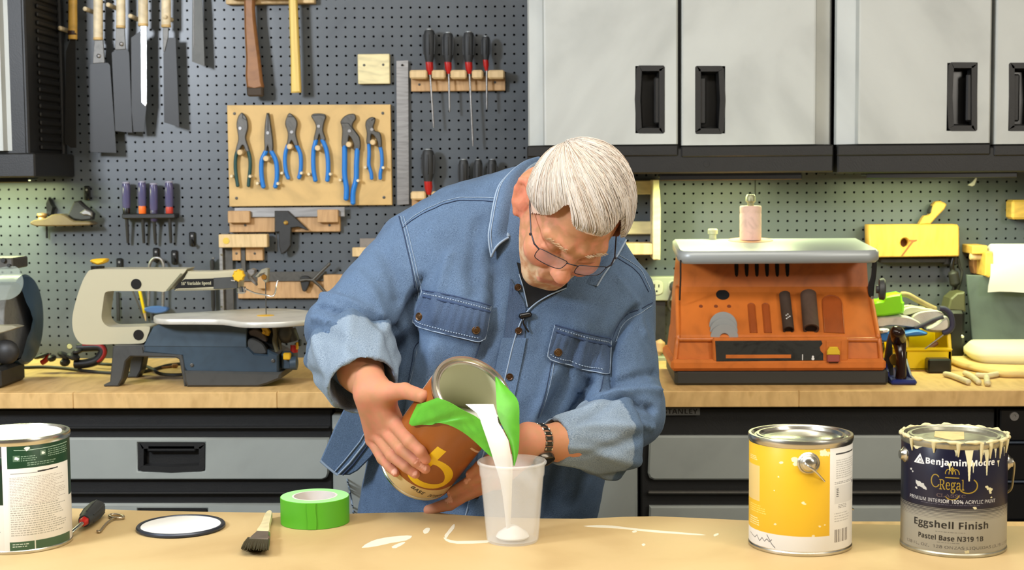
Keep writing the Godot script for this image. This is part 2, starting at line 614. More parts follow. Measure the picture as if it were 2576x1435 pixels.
func handle_frame(b: B, x0: float, y0: float, x1: float, y1: float, z: float, bulge: float, upright: bool) -> void:
	# outer outline of a recessed grip: one long side bows outwards
	var o := []
	if upright:
		var s := absf(bulge)
		if bulge < 0:
			o = [x0 + s, y0, x1 - 5, y0, x1, y0 + 5, x1, y1 - 5, x1 - 5, y1, x0 + s, y1, x0 + 4, y1 - 8, x0, (y0 + y1) / 2, x0 + 4, y0 + 8]
		else:
			o = [x0 + 5, y0, x1 - s, y0, x1 - 4, y0 + 8, x1, (y0 + y1) / 2, x1 - 4, y1 - 8, x1 - s, y1, x0 + 5, y1, x0, y1 - 5, x0, y0 + 5]
	else:
		o = [x0 + 6, y0, x1 - 6, y0, x1, y0 + 5, x1, y1 - 10, x1 - 12, y1 - 4, (x0 + x1) / 2, y1, x0 + 12, y1 - 4, x0, y1 - 10, x0, y0 + 5]
	var pol := pp(o, z)
	if Geometry2D.is_polygon_clockwise(pol):
		pol.reverse()
	# ring: outer bevel, flat rim, inner wall, floor
	var r1 := inset(pol, 0.002)
	var r2 := inset(pol, 0.0155)
	var r3 := inset(pol, 0.020)
	var n := pol.size()
	var lay := [[pol, z - 0.004], [r1, z + 0.001], [r2, z + 0.001], [r3, z - 0.024]]
	for l in 3:
		b.smooth()
		for i in n:
			var j := (i + 1) % n
			var a: Vector2 = lay[l][0][i]
			var c: Vector2 = lay[l][0][j]
			var d: Vector2 = lay[l + 1][0][j]
			var e: Vector2 = lay[l + 1][0][i]
			b.quad(Vector3(a.x, a.y, lay[l][1]), Vector3(c.x, c.y, lay[l][1]), Vector3(d.x, d.y, lay[l + 1][1]), Vector3(e.x, e.y, lay[l + 1][1]))
	b.flat()
	var ix := Geometry2D.triangulate_polygon(r3)
	for i in range(0, ix.size(), 3):
		b.tri(Vector3(r3[ix[i]].x, r3[ix[i]].y, z - 0.024), Vector3(r3[ix[i + 1]].x, r3[ix[i + 1]].y, z - 0.024), Vector3(r3[ix[i + 2]].x, r3[ix[i + 2]].y, z - 0.024))

func holed(b: B, outer: PackedVector2Array, hole: PackedVector2Array, z0: float, z1: float, bev: float) -> void:
	# an extruded plate with one opening: the outline is bridged to the opening
	if Geometry2D.is_polygon_clockwise(outer):
		outer.reverse()
	if not Geometry2D.is_polygon_clockwise(hole):
		hole.reverse()
	var bi := 0
	var bj := 0
	var best := 1e9
	for i in outer.size():
		for j in hole.size():
			if outer[i].distance_to(hole[j]) < best:
				best = outer[i].distance_to(hole[j])
				bi = i
				bj = j
	var inn := inset(outer, bev)
	var hin := inset(hole, bev)
	var br := PackedVector2Array()
	for i in inn.size() + 1:
		br.append(inn[(bi + i) % inn.size()])
	for j in hin.size() + 1:
		br.append(hin[(bj + j) % hin.size()])
	# tiny gap keeps the bridge a simple outline
	var w := (br[1] - br[0]).normalized() * 1e-5
	br[inn.size()] -= w * 0.5
	var ix := Geometry2D.triangulate_polygon(br)
	for i in range(0, ix.size(), 3):
		var p := br[ix[i]]
		var q := br[ix[i + 1]]
		var r := br[ix[i + 2]]
		if (q - p).cross(r - p) < 0:
			var t := q
			q = r
			r = t
		b.tri(Vector3(p.x, p.y, z1), Vector3(q.x, q.y, z1), Vector3(r.x, r.y, z1))
		b.tri(Vector3(p.x, p.y, z0), Vector3(r.x, r.y, z0), Vector3(q.x, q.y, z0))
	for pair in [[outer, inn], [hole, hin]]:
		var o: PackedVector2Array = pair[0]
		var q: PackedVector2Array = pair[1]
		b.smooth()
		for i in o.size():
			var j := (i + 1) % o.size()
			b.quad(Vector3(o[i].x, o[i].y, z0), Vector3(o[j].x, o[j].y, z0), Vector3(o[j].x, o[j].y, z1 - bev), Vector3(o[i].x, o[i].y, z1 - bev))
			b.quad(Vector3(o[i].x, o[i].y, z1 - bev), Vector3(o[j].x, o[j].y, z1 - bev), Vector3(q[j].x, q[j].y, z1), Vector3(q[i].x, q[i].y, z1))
		b.flat()

func rect_px(x0: float, y0: float, x1: float, y1: float, z: float) -> PackedVector2Array:
	return pp([x0, y0, x1, y0, x1, y1, x0, y1], z)

# ---------------------------------------------------------------- wall cabinets
func door(o: Node3D, x0: float, x1: float, y1: float, z: float, hx0: float, hx1: float, hy0: float, hy1: float, side: int, slope: float) -> void:
	# a grey plastic door; its outer strip slopes back (slope < 0 on the left, > 0 on the right, in pixels)
	var b := B.new()
	var p := pz(x0, y1, z)
	var q := pz(x1, y1, z)
	var top := 2.02
	var bot := p.y
	var sl := absf(slope) * px_m(z)
	var xs := [p.x, q.x]
	var prof := [Vector2(xs[0], z - 0.03), Vector2(xs[0], z - 0.004), Vector2(xs[0] + 0.004, z), Vector2(xs[1] - 0.004, z), Vector2(xs[1], z - 0.004), Vector2(xs[1], z - 0.03)]
	if slope < 0:
		prof = [Vector2(xs[0], z - 0.045), Vector2(xs[0] + 0.004, z - 0.036), Vector2(xs[0] + sl * 0.9, z - 0.017), Vector2(xs[0] + sl, z - 0.001), Vector2(xs[0] + sl + 0.004, z), Vector2(xs[1] - 0.004, z), Vector2(xs[1], z - 0.004), Vector2(xs[1], z - 0.045)]
	elif slope > 0:
		prof = [Vector2(xs[0], z - 0.045), Vector2(xs[0], z - 0.004), Vector2(xs[0] + 0.004, z), Vector2(xs[1] - sl - 0.004, z), Vector2(xs[1] - sl, z - 0.001), Vector2(xs[1] - sl * 0.9, z - 0.017), Vector2(xs[1] - 0.004, z - 0.036), Vector2(xs[1], z - 0.045)]
	# the recess for the grip is cut from the flat strip of the door
	var ha := pz(hx0, hy0, z)
	var hb := pz(hx1, hy1, z)
	var e := 0.003
	for i in prof.size() - 1:
		var a: Vector2 = prof[i]
		var c: Vector2 = prof[i + 1]
		if c.x - a.x > 0.15:
			for r in [[a.x, ha.x + e, bot, top], [hb.x - e, c.x, bot, top], [ha.x + e, hb.x - e, bot, hb.y + e], [ha.x + e, hb.x - e, ha.y - e, top]]:
				b.quad(Vector3(r[0], r[2], z), Vector3(r[1], r[2], z), Vector3(r[1], r[3], z), Vector3(r[0], r[3], z))
		else:
			b.quad(Vector3(a.x, bot, a.y), Vector3(c.x, bot, c.y), Vector3(c.x, top, c.y), Vector3(a.x, top, a.y))
	# underside
	for i in range(1, prof.size() - 1):
		b.tri(Vector3(prof[0].x, bot, prof[0].y), Vector3(prof[i + 1].x, bot, prof[i + 1].y), Vector3(prof[i].x, bot, prof[i].y))
	var d := put(b, "door", M.grey_door, o)
	b = B.new()
	handle_frame(b, hx0, hy0, hx1, hy1, z, -12.0 if side < 0 else 12.0, true)
	var h := put(b, "handle", M.black, d)
	b = B.new()
	var w := hx1 - hx0
	if side < 0:
		rb(b, hx1 - w * 0.36, hy0 + 30, hx1 - w * 0.12, hy1 - 26, z - 0.004, 0.014, 0.004)
	else:
		rb(b, hx0 + w * 0.14, hy0 + 30, hx0 + w * 0.38, hy1 - 26, z - 0.004, 0.014, 0.004)
	put(b, "grip_bar", M.black, h)

func cabinets() -> void:
	var z := -3.70
	# cabinet above the sander
	var o := thing("wall_cabinet", "grey two-door wall cabinet hung above the orange sander", "cabinet", pz(1712, 440, z), "")
	var b := B.new()
	rb(b, 1326, 372, 2097, 437, z - 0.006, 0.29, 0.004)
	put(b, "base_rail", M.black, o)
	b = B.new()
	rb(b, 1326, 366, 1706, 394, z - 0.001, 0.03, 0.003)
	rb(b, 1714, 366, 2097, 394, z - 0.001, 0.03, 0.003)
	put(b, "lip", M.black, o)
	b = B.new()
	rb(b, 1332, -40, 2093, 380, z - 0.045, 0.25, 0.002)
	put(b, "carcass", M.black_gloss, o)
	door(o, 1328, 1705, 366, z, 1595, 1674, 163, 338, -1, -42)
	door(o, 1715, 2095, 366, z, 1747, 1827, 164, 339, 1, 44)
	b = B.new()
	disc(b, pz(1777, 413, z - 0.007), Vector3.BACK, 0.008, 0.002)
	put(b, "screw_cap", M.black, o)
	# cabinet at the right edge
	o = thing("wall_cabinet", "grey wall cabinet at the upper right corner, cut by the frame", "cabinet", pz(2500, 440, z), "")
	b = B.new()
	rb(b, 2107, 369, 2900, 434, z - 0.006, 0.29, 0.004)
	put(b, "base_rail", M.black, o)
	b = B.new()
	rb(b, 2107, 363, 2492, 391, z - 0.001, 0.03, 0.003)
	rb(b, 2501, 363, 2900, 391, z - 0.001, 0.03, 0.003)
	put(b, "lip", M.black, o)
	b = B.new()
	rb(b, 2111, -40, 2900, 380, z - 0.045, 0.25, 0.002)
	put(b, "carcass", M.black_gloss, o)
	door(o, 2106, 2491, 363, z, 2380, 2460, 155, 332, -1, -52)
	door(o, 2502, 2890, 363, z, 2536, 2614, 156, 332, 1, 44)
	# cabinet at the left edge, its ribbed side towards us
	o = thing("wall_cabinet", "grey wall cabinet with a ribbed black side at the left edge", "cabinet", pz(0, 440, z), "")
	b = B.new()
	rb(b, -700, 388, 88, 450, z, 0.302, 0.004)
	put(b, "base_rail", M.black, o)
	var p := pz(63, 380, z)
	b = B.new()
	box(b, Vector3(p.x - 0.4, 1.78, WALL + 0.153), Vector3(0.8, 0.56, 0.29), 0.002)
	put(b, "carcass", M.black, o)
	for i in 22:
		b = B.new()
		box(b, Vector3(p.x + 0.003, 1.535 + i * 0.0215, WALL + 0.125), Vector3(0.007, 0.013, 0.155), 0.003)
		put(b, "rib", M.black, o)
	b = B.new()
	box(b, Vector3(p.x + 0.004, 1.76, z - 0.03), Vector3(0.012, 0.52, 0.05), 0.004)
	box(b, Vector3(p.x + 0.004, 1.76, WALL + 0.03), Vector3(0.012, 0.52, 0.028), 0.004)
	put(b, "side_post", M.black, o)
	door(o, -300, 62, 382, z + 0.012, -240, -160, 165, 338, 1, 55)
	# lamps below the cabinets
	for k in 3:
		var x0: float = [1660.0, 2180.0, -520.0][k]
		var x1: float = [2018.0, 2560.0, 70.0][k]
		var label: String = ["slim black under-cabinet light above the sander's left end", "slim black under-cabinet light above the wooden plane", "slim under-cabinet light below the left wall cabinet"][k]
		var y: float = [445.0, 440.0, 455.0][k]
		var zf := z - 0.02 if k < 2 else z - 0.12
		var a := pz(x0, y, zf)
		var c := pz(x1, y, zf)
		o = thing("under_cabinet_light", label, "light", (a + c) / 2)
		b = B.new()
		box(b, Vector3((a.x + c.x) / 2, a.y + 0.004, zf - 0.04), Vector3(c.x - a.x, 0.014, 0.075), 0.003)
		box(b, Vector3((a.x + c.x) / 2, a.y - 0.003, zf - 0.004), Vector3(c.x - a.x, 0.014, 0.006), 0.002)
		put(b, "housing", M.black_gloss, o)
		b = B.new()
		box(b, Vector3((a.x + c.x) / 2, a.y - 0.004, zf - 0.04), Vector3(c.x - a.x - 0.03, 0.003, 0.045), 0.001)
		put(b, "diffuser", glow(Color(0.98, 1.0, 0.72), 2.0), o)
		var l := AreaLight3D.new()
		l.name = "light"
		l.area_size = Vector2(c.x - a.x - 0.04, 0.04)
		l.light_color = Color(0.95, 1.0, 0.74)
		l.light_energy = 0.42 if k < 2 else 0.8
		l.area_range = 10.0
		l.area_attenuation = 2.0
		l.shadow_enabled = true
		l.rotation.x = -PI / 2
		l.position = Vector3((a.x + c.x) / 2, a.y - 0.008, zf - 0.04) - o.position
		o.add_child(l)

# ---------------------------------------------------------------- bench and drawers
func drawer(o: Node3D, x0: float, y0: float, x1: float, y1: float, z: float, handle: Array, round_right := false, round_left := false) -> void:
	var b := B.new()
	var pol := rect_px(x0, y0, x1, y1, z)
	var c := 16.0
	var n := []
	n.append_array([x0 + (4.0 if round_left else 0.0), y0])
	n.append_array([x1, y0] if not round_right else [x1, y0])
	if round_right:
		n.append_array([x1, y1 - c, x1 - c * 0.3, y1 - c * 0.3, x1 - c, y1])
	else:
		n.append_array([x1, y1])
	if round_left:
		n.append_array([x0 + c, y1, x0 + c * 0.3, y1 - c * 0.3, x0, y1 - c])
	else:
		n.append_array([x0, y1])
	pol = pp(n, z)
	var d: MeshInstance3D
	if handle.is_empty():
		ext(b, pol, z - 0.03, z, 0.004)
		d = put(b, "drawer", M.grey_drawer, o)
		return
	var e := 2.0
	holed(b, pol, rect_px(handle[0] + e, handle[1] + e, handle[2] - e, handle[3] - 6, z), z - 0.03, z, 0.003)
	d = put(b, "drawer", M.grey_drawer, o)
	b = B.new()
	handle_frame(b, handle[0], handle[1], handle[2], handle[3], z, 1, false)
	var h := put(b, "handle", M.black, d)
	b = B.new()
	rb(b, handle[0] + 24, handle[1] + 6, handle[2] - 24, handle[1] + 26, z + 0.001, 0.012, 0.004)
	put(b, "grip_bar", M.black, h)

func bench_units() -> void:
	# the long worktop
	var zf := -3.352
	var o := thing("workbench_top", "long light wooden worktop running below the pegboard wall", "worktop", Vector3(0, 0.912, (zf + WALL) / 2))
	var b := B.new()
	box(b, Vector3(0, 0.9370, (zf - 0.02 + WALL) / 2), Vector3(6.2, 0.036, zf - 0.02 - WALL), 0.001)
	put(b, "slab", M.block, o)
	for e in [[-900.0, 184.0], [184.0, 697.0], [697.0, 1250.0], [1250.0, 2010.0], [2010.0, 3400.0]]:
		b = B.new()
		var p := pz(e[0], 1010, zf)
		var q := pz(e[1], 1010, zf)
		box(b, Vector3((p.x + q.x) / 2, 0.9365, zf - 0.01), Vector3(q.x - p.x - 0.0006, 0.037, 0.02), 0.0015)
		put(b, "edge_board", M.block, o)
	var z := -3.385
	# left chest
	o = thing("drawer_chest", "black and grey drawer chest under the left half of the worktop", "drawer unit", pz(400, 1400, z), "")
	b = B.new()
	var l := pz(-800, 1030, z)
	var r := pz(833, 1030, z)
	box(b, Vector3((l.x + r.x) / 2, 0.48, z - 0.28), Vector3(r.x - l.x, 0.86, 0.54), 0.004)
	put(b, "carcass", M.black, o)
	b = B.new()
	rb(b, -800, 1076, 828, 1080, z + 0.008, 0.02, 0.002)
	rb(b, -800, 1240, 828, 1244, z + 0.008, 0.02, 0.002)
	put(b, "ledge", M.black, o)
	drawer(o, -780, 1104, 826, 1208, z + 0.006, [345, 1113, 517, 1192], true)
	drawer(o, -780, 1270, 826, 1374, z + 0.006, [345, 1279, 523, 1358], true)
	# tall locker behind the man
	o = thing("floor_cabinet", "plain pale grey cabinet below the worktop behind the man", "cabinet", pz(1220, 1400, z), "")
	b = B.new()
	l = pz(838, 1100, z)
	r = pz(1608, 1100, z)
	box(b, Vector3((l.x + r.x) / 2, 0.48, z - 0.29), Vector3(r.x - l.x, 0.86, 0.54), 0.004)
	put(b, "carcass", M.black, o)
	b = B.new()
	rb(b, 840, 1040, 1222, 1700, z - 0.004, 0.03, 0.006)
	put(b, "door", M.grey_drawer, o)
	b = B.new()
	rb(b, 1228, 1040, 1604, 1700, z - 0.004, 0.03, 0.006)
	put(b, "door", M.grey_drawer, o)
	# right chest
	o = thing("drawer_chest", "black and grey drawer chest with a maker's badge under the orange sander", "drawer unit", pz(2050, 1400, z), "")
	b = B.new()
	l = pz(1612, 1030, z)
	r = pz(2508, 1030, z)
	box(b, Vector3((l.x + r.x) / 2, 0.48, z - 0.28), Vector3(r.x - l.x, 0.86, 0.54), 0.004)
	put(b, "carcass", M.black, o)
	drawer(o, 1630, 1098, 2490, 1209, z + 0.006, [], false, true)
	drawer(o, 1630, 1275, 2490, 1380, z + 0.006, [], false, true)
	b = B.new()
	rb(b, 1630, 1238, 2490, 1245, z + 0.009, 0.02, 0.003)
	put(b, "ledge", M.steel_dark, o)
	b = B.new()
	rb(b, 1664, 1027, 1761, 1046, z + 0.003, 0.004, 0.001)
	var badge := put(b, "badge", mat(Color(0.45, 0.45, 0.44), 0.4, 0.4), o)
	b = B.new()
	var w := pz(1669, 1042, z + 0.0035)
	letters(b, "STANLEY", w, Vector3.RIGHT, Vector3.UP, 13 * px_m(z), 86 * px_m(z), true)
	put(b, "lettering", M.black_gloss, badge)
	# black chest at the right edge
	o = thing("drawer_chest", "all-black drawer chest with shiny edge strips at the right edge", "drawer unit", pz(2700, 1400, z), "")
	b = B.new()
	l = pz(2512, 1030, z)
	r = pz(3300, 1030, z)
	box(b, Vector3((l.x + r.x) / 2, 0.48, z - 0.28), Vector3(r.x - l.x, 0.86, 0.54), 0.004)
	put(b, "carcass", M.black, o)
	for y in [1030.0, 1118.0, 1217.0, 1329.0]:
		b = B.new()
		rb(b, 2516, y, 3290, y + (80 if y < 1100 else (92 if y < 1300 else 105)), z + 0.012, 0.02, 0.003)
		var dr := put(b, "drawer", M.black_gloss, o)
		if y > 1100:
			b = B.new()
			rb(b, 2516, y - 6, 3290, y, z + 0.016, 0.012, 0.003)
			put(b, "edge_strip", mat(Color(0.32, 0.36, 0.42), 0.3, 0.6), dr)
	b = B.new()
	turned(b, pz(2551, 1048, z + 0.012), Vector3.BACK, [Vector2(0.011, 0), Vector2(0.010, 0.003), Vector2(0.004, 0.003), Vector2(0.003, 0.001), Vector2(0, 0.001)], 16)
	put(b, "lock", M.steel, o)

func letters(b: B, text: String, at: Vector3, right: Vector3, up: Vector3, height: float, width: float, bold := false, serif := false) -> void:
	# flat lettering laid on a surface: capital height and total width in metres
	var f := SystemFont.new()
	f.font_names = PackedStringArray(["Droid Serif" if serif else "Droid Sans"])
	f.font_weight = 700 if bold else 400
	var t := TextMesh.new()
	t.text = text
	t.font = f
	t.font_size = 64
	t.pixel_size = 0.01
	t.depth = 0.0
	t.horizontal_alignment = HORIZONTAL_ALIGNMENT_LEFT
	var ar := t.get_mesh_arrays()
	var v: PackedVector3Array = ar[Mesh.ARRAY_VERTEX]
	if v.is_empty():
		return
	var lo := Vector3(1e9, 1e9, 0)
	var hi := -lo
	for p in v:
		lo = lo.min(p)
		hi = hi.max(p)
	var base := lo.y
	var sc := height / (hi.y - lo.y)
	var sx := width / (hi.x - lo.x)
	var ix: PackedInt32Array = ar[Mesh.ARRAY_INDEX] if ar[Mesh.ARRAY_INDEX] != null else PackedInt32Array(range(v.size()))
	for i in range(0, ix.size(), 3):
		var q := []
		for k in 3:
			var p := v[ix[i + k]]
			q.append(at + right * (p.x - lo.x) * sx + up * (p.y - base) * sc)
		b.tri(q[0], q[2], q[1])

# ---------------------------------------------------------------- tools on the pegboard
func screw(o: Node3D, x: float, y: float, z: float, r := 0.0035) -> void:
	var b := B.new()
	turned(b, pz(x, y, z), Vector3.BACK, [Vector2(r, -0.001), Vector2(r, 0.0008), Vector2(r * 0.6, 0.0013), Vector2(r * 0.5, 0.0004), Vector2(0, 0.0004)], 10)
	put(b, "screw", M.steel_dark, o)

func pull_saw(label: String, hx: float, hw: float, hy: float, hm: Material, blade: Array, neck: Array, z: float, extra := 0) -> void:
	var top := pz(hx, -90, z)
	var bot := pz(hx, hy, z)
	var o := thing("pull_saw", label, "saw", Vector3(bot.x, bot.y, z), "japanese pull saws hung on the pegboard")
	var b := B.new()
	var r := hw / 2 * px_m(z)
	turned(b, bot, top - bot, [Vector2(0, 0), Vector2(r * 0.94, 0), Vector2(r, 0.003), Vector2(r * 0.97, 0.10), Vector2(r * 0.9, 0.16), Vector2(0, 0.17)], 16)
	var h := put(b, "handle", hm, o)
	b = B.new()
	if extra == 1:
		turned(b, bot + Vector3(0, 0.011, 0), Vector3.UP, [Vector2(r, 0), Vector2(r * 1.03, 0.001), Vector2(r * 1.03, 0.011), Vector2(r, 0.012)], 16)
		put(b, "ferrule", mat(Color(0.22, 0.13, 0.10), 0.5), h)
	else:
		turned(b, bot, Vector3.UP, [Vector2(r * 0.95, 0), Vector2(r * 1.02, 0.001), Vector2(r * 1.02, 0.006), Vector2(r, 0.007)], 16)
		put(b, "ferrule", M.ply, h)
	b = B.new()
	ext(b, pp(blade, z), z - 0.0007, z + 0.0007, 0.0002)
	put(b, "blade", M.saw, o)
	if not neck.is_empty():
		b = B.new()
		ext(b, pp(neck, z), z - 0.002, z + 0.003, 0.001)
		var n := put(b, "neck", M.steel_dark, o)
		if extra == 0:
			b = B.new()
			var q := pz((neck[0] + neck[2]) / 2.0 + 1, neck[neck.size() / 2 + 1] * 0.42 + neck[1] * 0.58, z + 0.003)
			turned(b, pz(hx + 2, neck[1] + 40, z + 0.002), Vector3.BACK, [Vector2(0.006, 0), Vector2(0.006, 0.003), Vector2(0.004, 0.005), Vector2(0, 0.006)], 14)
			put(b, "thumb_screw", M.steel, n)

func screwdriver_wall(label: String, x: float, y: Array, r: float, z: float, group: String, collar: Material, tip_gap := 0.0) -> void:
	# y: top of handle, top of collar, bottom of collar, tip
	var a := pz(x, y[0], z)
	var c := pz(x, y[1], z)
	var d := pz(x + 2, y[2], z)
	var e := pz(x + tip_gap, y[3], z + 0.004)
	var o := thing("screwdriver", label, "screwdriver", e, group)
	var R := r * px_m(z)
	var L := a.distance_to(c)
	var b := B.new()
	turned(b, c, a - c, [Vector2(R * 0.62, 0), Vector2(R * 0.7, L * 0.08), Vector2(R * 0.95, L * 0.3), Vector2(R, L * 0.6), Vector2(R * 0.98, L * 0.85), Vector2(R * 0.8, L * 0.97), Vector2(R * 0.5, L), Vector2(0, L)], 14)
	for k in 5:
		var an := TAU * k / 5.0 + 0.3
		b.t = Transform3D()
		tube(b, [c.lerp(a, 0.25) + Vector3(cos(an), 0, sin(an)) * R * 0.9, c.lerp(a, 0.55) + Vector3(cos(an), 0, sin(an)) * R * 0.99, c.lerp(a, 0.85) + Vector3(cos(an), 0, sin(an)) * R * 0.93], R * 0.18, 6)
	var h := put(b, "handle", M.rubber, o)
	b = B.new()
	disc(b, a - Vector3(0, 0.001, 0), Vector3.UP, R * 0.55, 0.003, 14)
	put(b, "end_cap", M.top_grey, h)
	b = B.new()
	turned(b, d, c - d, [Vector2(R * 0.34, 0), Vector2(R * 0.4, 0.004), Vector2(R * 0.62, d.distance_to(c) * 0.5), Vector2(R * 0.64, d.distance_to(c) + 0.002), Vector2(0, d.distance_to(c) + 0.002)], 12)
	put(b, "collar", collar, o)
	b = B.new()
	tube(b, [d + (d - e).normalized() * 0.004, d.lerp(e, 0.9), e], [0.0028, 0.0028, 0.0016], 8)
	put(b, "shaft", M.steel, o)

func pliers(label: String, head: Array, hl: Array, hr: Array, rad: float, grip: Material, ox: float, oy: float, s: float, piv: Array, z: float, cut := []) -> void:
	var o := thing("pliers", label, "pliers", pz(ox + piv[0] / s, oy + piv[1] / s, z), "pliers on the plywood board")
	var b := B.new()
	ext(b, curve2(pp(head, z, ox, oy, s), 3), z - 0.005, z + 0.006, 0.0022, true)
	var j := put(b, "jaws", M.steel_dark, o)
	b = B.new()
	disc(b, pz(ox + piv[0] / s, oy + piv[1] / s, z + 0.005), Vector3.BACK, 0.0048, 0.003, 14)
	put(b, "pivot", M.steel, j)
	if not cut.is_empty():       # the seam where the jaws meet
		b = B.new()
		tube(b, p3(cut, z + 0.0065, ox, oy, s), 0.0008, 6)
		put(b, "jaw_seam", M.dark, j)
	for h in [hl, hr]:
		b = B.new()
		pill(b, curve(p3(h, z, ox, oy, s), 5), rad / s * px_m(z), 12)
		put(b, "handle", grip, o)

func wall_tools() -> void:
	var z := WALL + 0.05
	pull_saw("pull saw with a bamboo handle hanging edge-on next to the left cabinet", 183, 23, 99, M.bamboo, [177, 98, 190, 98, 192, 372, 178, 372, 163, 360, 166, 130], [], z, 1)
	pull_saw("pull saw with the longest dark blade, second from the left cabinet", 247, 24, 101, M.white_wood, [226, 163, 236, 158, 272, 158, 277, 165, 293, 385, 227, 383], [238, 101, 260, 101, 264, 158, 234, 160], z)
	pull_saw("pull saw with a black blade, in the middle of the five", 304, 23, 71, M.white_wood, [281, 133, 292, 126, 318, 123, 325, 132, 333, 334, 290, 330], [292, 71, 314, 71, 317, 124, 290, 126], z + 0.004)
	# the back saw
	pull_saw("pull saw with a bright steel spine along its dark blade", 360, 25, 66, M.white_wood, [330, 95, 345, 84, 355, 78, 368, 78, 369, 265, 362, 332, 336, 332, 331, 280], [355, 66, 369, 66, 370, 262, 366, 268, 356, 258], z + 0.006, 2)
	var saw := get_node("pull_saw_003") as Node3D
	(saw.get_node("neck") as MeshInstance3D).material_override = M.chrome
	pull_saw("pull saw with a narrow brown-black blade, rightmost of those with handles", 418, 24, 69, M.white_wood, [411, 136, 420, 95, 442, 95, 451, 320, 413, 308], [410, 68, 424, 68, 424, 92, 415, 130, 411, 130], z, 2)
	var o := thing("saw_blade", "bare grey saw blade hanging alone right of the pull saws", "saw", pz(500, 160, z))
	var b := B.new()
	ext(b, pp([484, -20, 506, -20, 510, 30, 515, 167, 483, 155], z - 0.004), z - 0.0047, z - 0.0033, 0.0002)
	put(b, "blade", M.saw_light, o)
	b = B.new()
	tube(b, p3([487, -10, 488, 120], z - 0.003), 0.0009, 6)
	put(b, "spine_line", M.steel, o)
	for k in 5:        # pegs that carry the saws
		var p := pz([172.0, 234.0, 291.0, 346.0, 431.0][k], [78.0, 30.0, 20.0, 48.0, 50.0][k], WALL)
		b = B.new()
		pill(b, [p, p + Vector3(0, 0.001, 0.066)], 0.0062, 10)
		one(b, "saw_peg", M.white_wood, ["pale wooden peg beside the edge-on pull saw", "pale wooden peg beside the longest saw's handle", "pale wooden peg beside the middle saw's handle", "pale wooden peg left of the bright-spined saw's handle", "pale wooden peg right of the narrow-bladed saw's handle"][k], "peg", "wooden pegs of the saws")
	# hammers in their rack
	var zr := WALL + 0.03
	o = thing("hammer_rack", "pine rack board at the top edge, holding two hammers", "rack", pz(680, 10, zr))
	b = B.new()
	rb(b, 567, -60, 790, 9, zr, 0.03, 0.002)
	put(b, "board", M.pine, o)
	b = B.new()
	rb(b, 575, -30, 640, -5, zr + 0.05, 0.05, 0.002)
	rb(b, 655, -30, 722, -5, zr + 0.05, 0.05, 0.002)
	put(b, "shelf_block", M.pine, o)
	z = zr + 0.022
	o = thing("hammer", "hammer with a worn brown hickory handle, dark at its end", "hammer", pz(640, 240, z), "hammers hung handle-down in the rack")
	b = B.new()
	ext(b, curve2(pp([613, -70, 640, -70, 641, 20, 646, 80, 655, 150, 661, 205, 662, 222, 622, 222, 620, 150, 616, 70, 615, 0], z), 2), z - 0.011, z + 0.011, 0.006, true)
	var h := put(b, "handle", M.hickory, o)
	b = B.new()
	ext(b, pp([622, 220, 662, 219, 663, 240, 659, 243, 627, 243, 623, 239], z), z - 0.0115, z + 0.0115, 0.004)
	put(b, "worn_end", mat(Color(0.25, 0.20, 0.15), 0.7), h)
	b = B.new()
	turned(b, pz(600, -60, z), Vector3.RIGHT, [Vector2(0, 0), Vector2(0.014, 0), Vector2(0.016, 0.004), Vector2(0.011, 0.03), Vector2(0.012, 0.06), Vector2(0.004, 0.10), Vector2(0, 0.10)], 14)
	put(b, "head", M.steel_dark, o)
	o = thing("hammer", "hammer with a clean yellow ash handle flaring slightly at the end", "hammer", pz(745, 235, z), "hammers hung handle-down in the rack")
	b = B.new()
	ext(b, pp([726, -70, 747, -70, 748, 0, 752, 90, 756, 180, 758, 233, 733, 234, 732, 150, 729, 60, 727, 0], z), z - 0.009, z + 0.009, 0.004, true)
	put(b, "handle", tri_tex(mat(Color(0.92, 0.80, 0.44), 0.5), M.grain, Vector3(6, 2, 6)), o)
	b = B.new()
	turned(b, pz(710, -60, z), Vector3.RIGHT, [Vector2(0, 0), Vector2(0.012, 0), Vector2(0.014, 0.004), Vector2(0.009, 0.025), Vector2(0.010, 0.05), Vector2(0.003, 0.08), Vector2(0, 0.08)], 14)
	put(b, "head", M.steel_dark, o)
	# small bare plate
	z = WALL + 0.02
	o = thing("hanger_block", "small square pine block with two screws, left of the steel rule", "wood block", pz(940, 210, z))
	b = B.new()
	rb(b, 900, 136, 980, 211, z, 0.02, 0.0015)
	put(b, "block", M.cream_wood, o)
	screw(o, 916, 164, z)
	screw(o, 964, 163, z)
	# steel rule
	z = WALL + 0.012
	o = thing("steel_rule", "long grey steel rule hanging by its hole beside the plywood board", "ruler", pz(1013, 515, z))
	b = B.new()
	holed(b, pp([997, 153, 1027, 152, 1029, 514, 999, 516], z), curve2(pp([1009, 164, 1012, 161, 1015, 164, 1012, 167], z), 3), z - 0.001, z + 0.001, 0.0004)
	put(b, "blade", M.steel, o)
	b = B.new()
	for i in 34:
		var yy := 195.0 + i * 9.2
		var ln := 9.0 if i % 4 == 0 else 5.0
		var p := pz(1028, yy, z + 0.0011)
		box(b, p - Vector3(ln * px_m(z) / 2, 0, 0), Vector3(ln * px_m(z), 0.0005, 0.0004), 0.0001)
	var gr := put(b, "graduations", M.steel_dark, o)
	gr.set_meta("kind", "stuff")
	b = B.new()
	pill(b, [pz(1012, 163, WALL), pz(1012, 163, z + 0.008)], 0.002, 8)
	put(b, "hanging_pin", M.iron, o)
	# screwdriver racks
	var g := "screwdrivers with red collars in the upper pine rack"
	z = WALL + 0.042
	var pos := [1080.0, 1127.0, 1181.0, 1222.0]
	o = thing("screwdriver_rack", "pine rack holding four screwdrivers, right of the steel rule", "rack", pz(1150, 228, WALL))
	b = B.new()
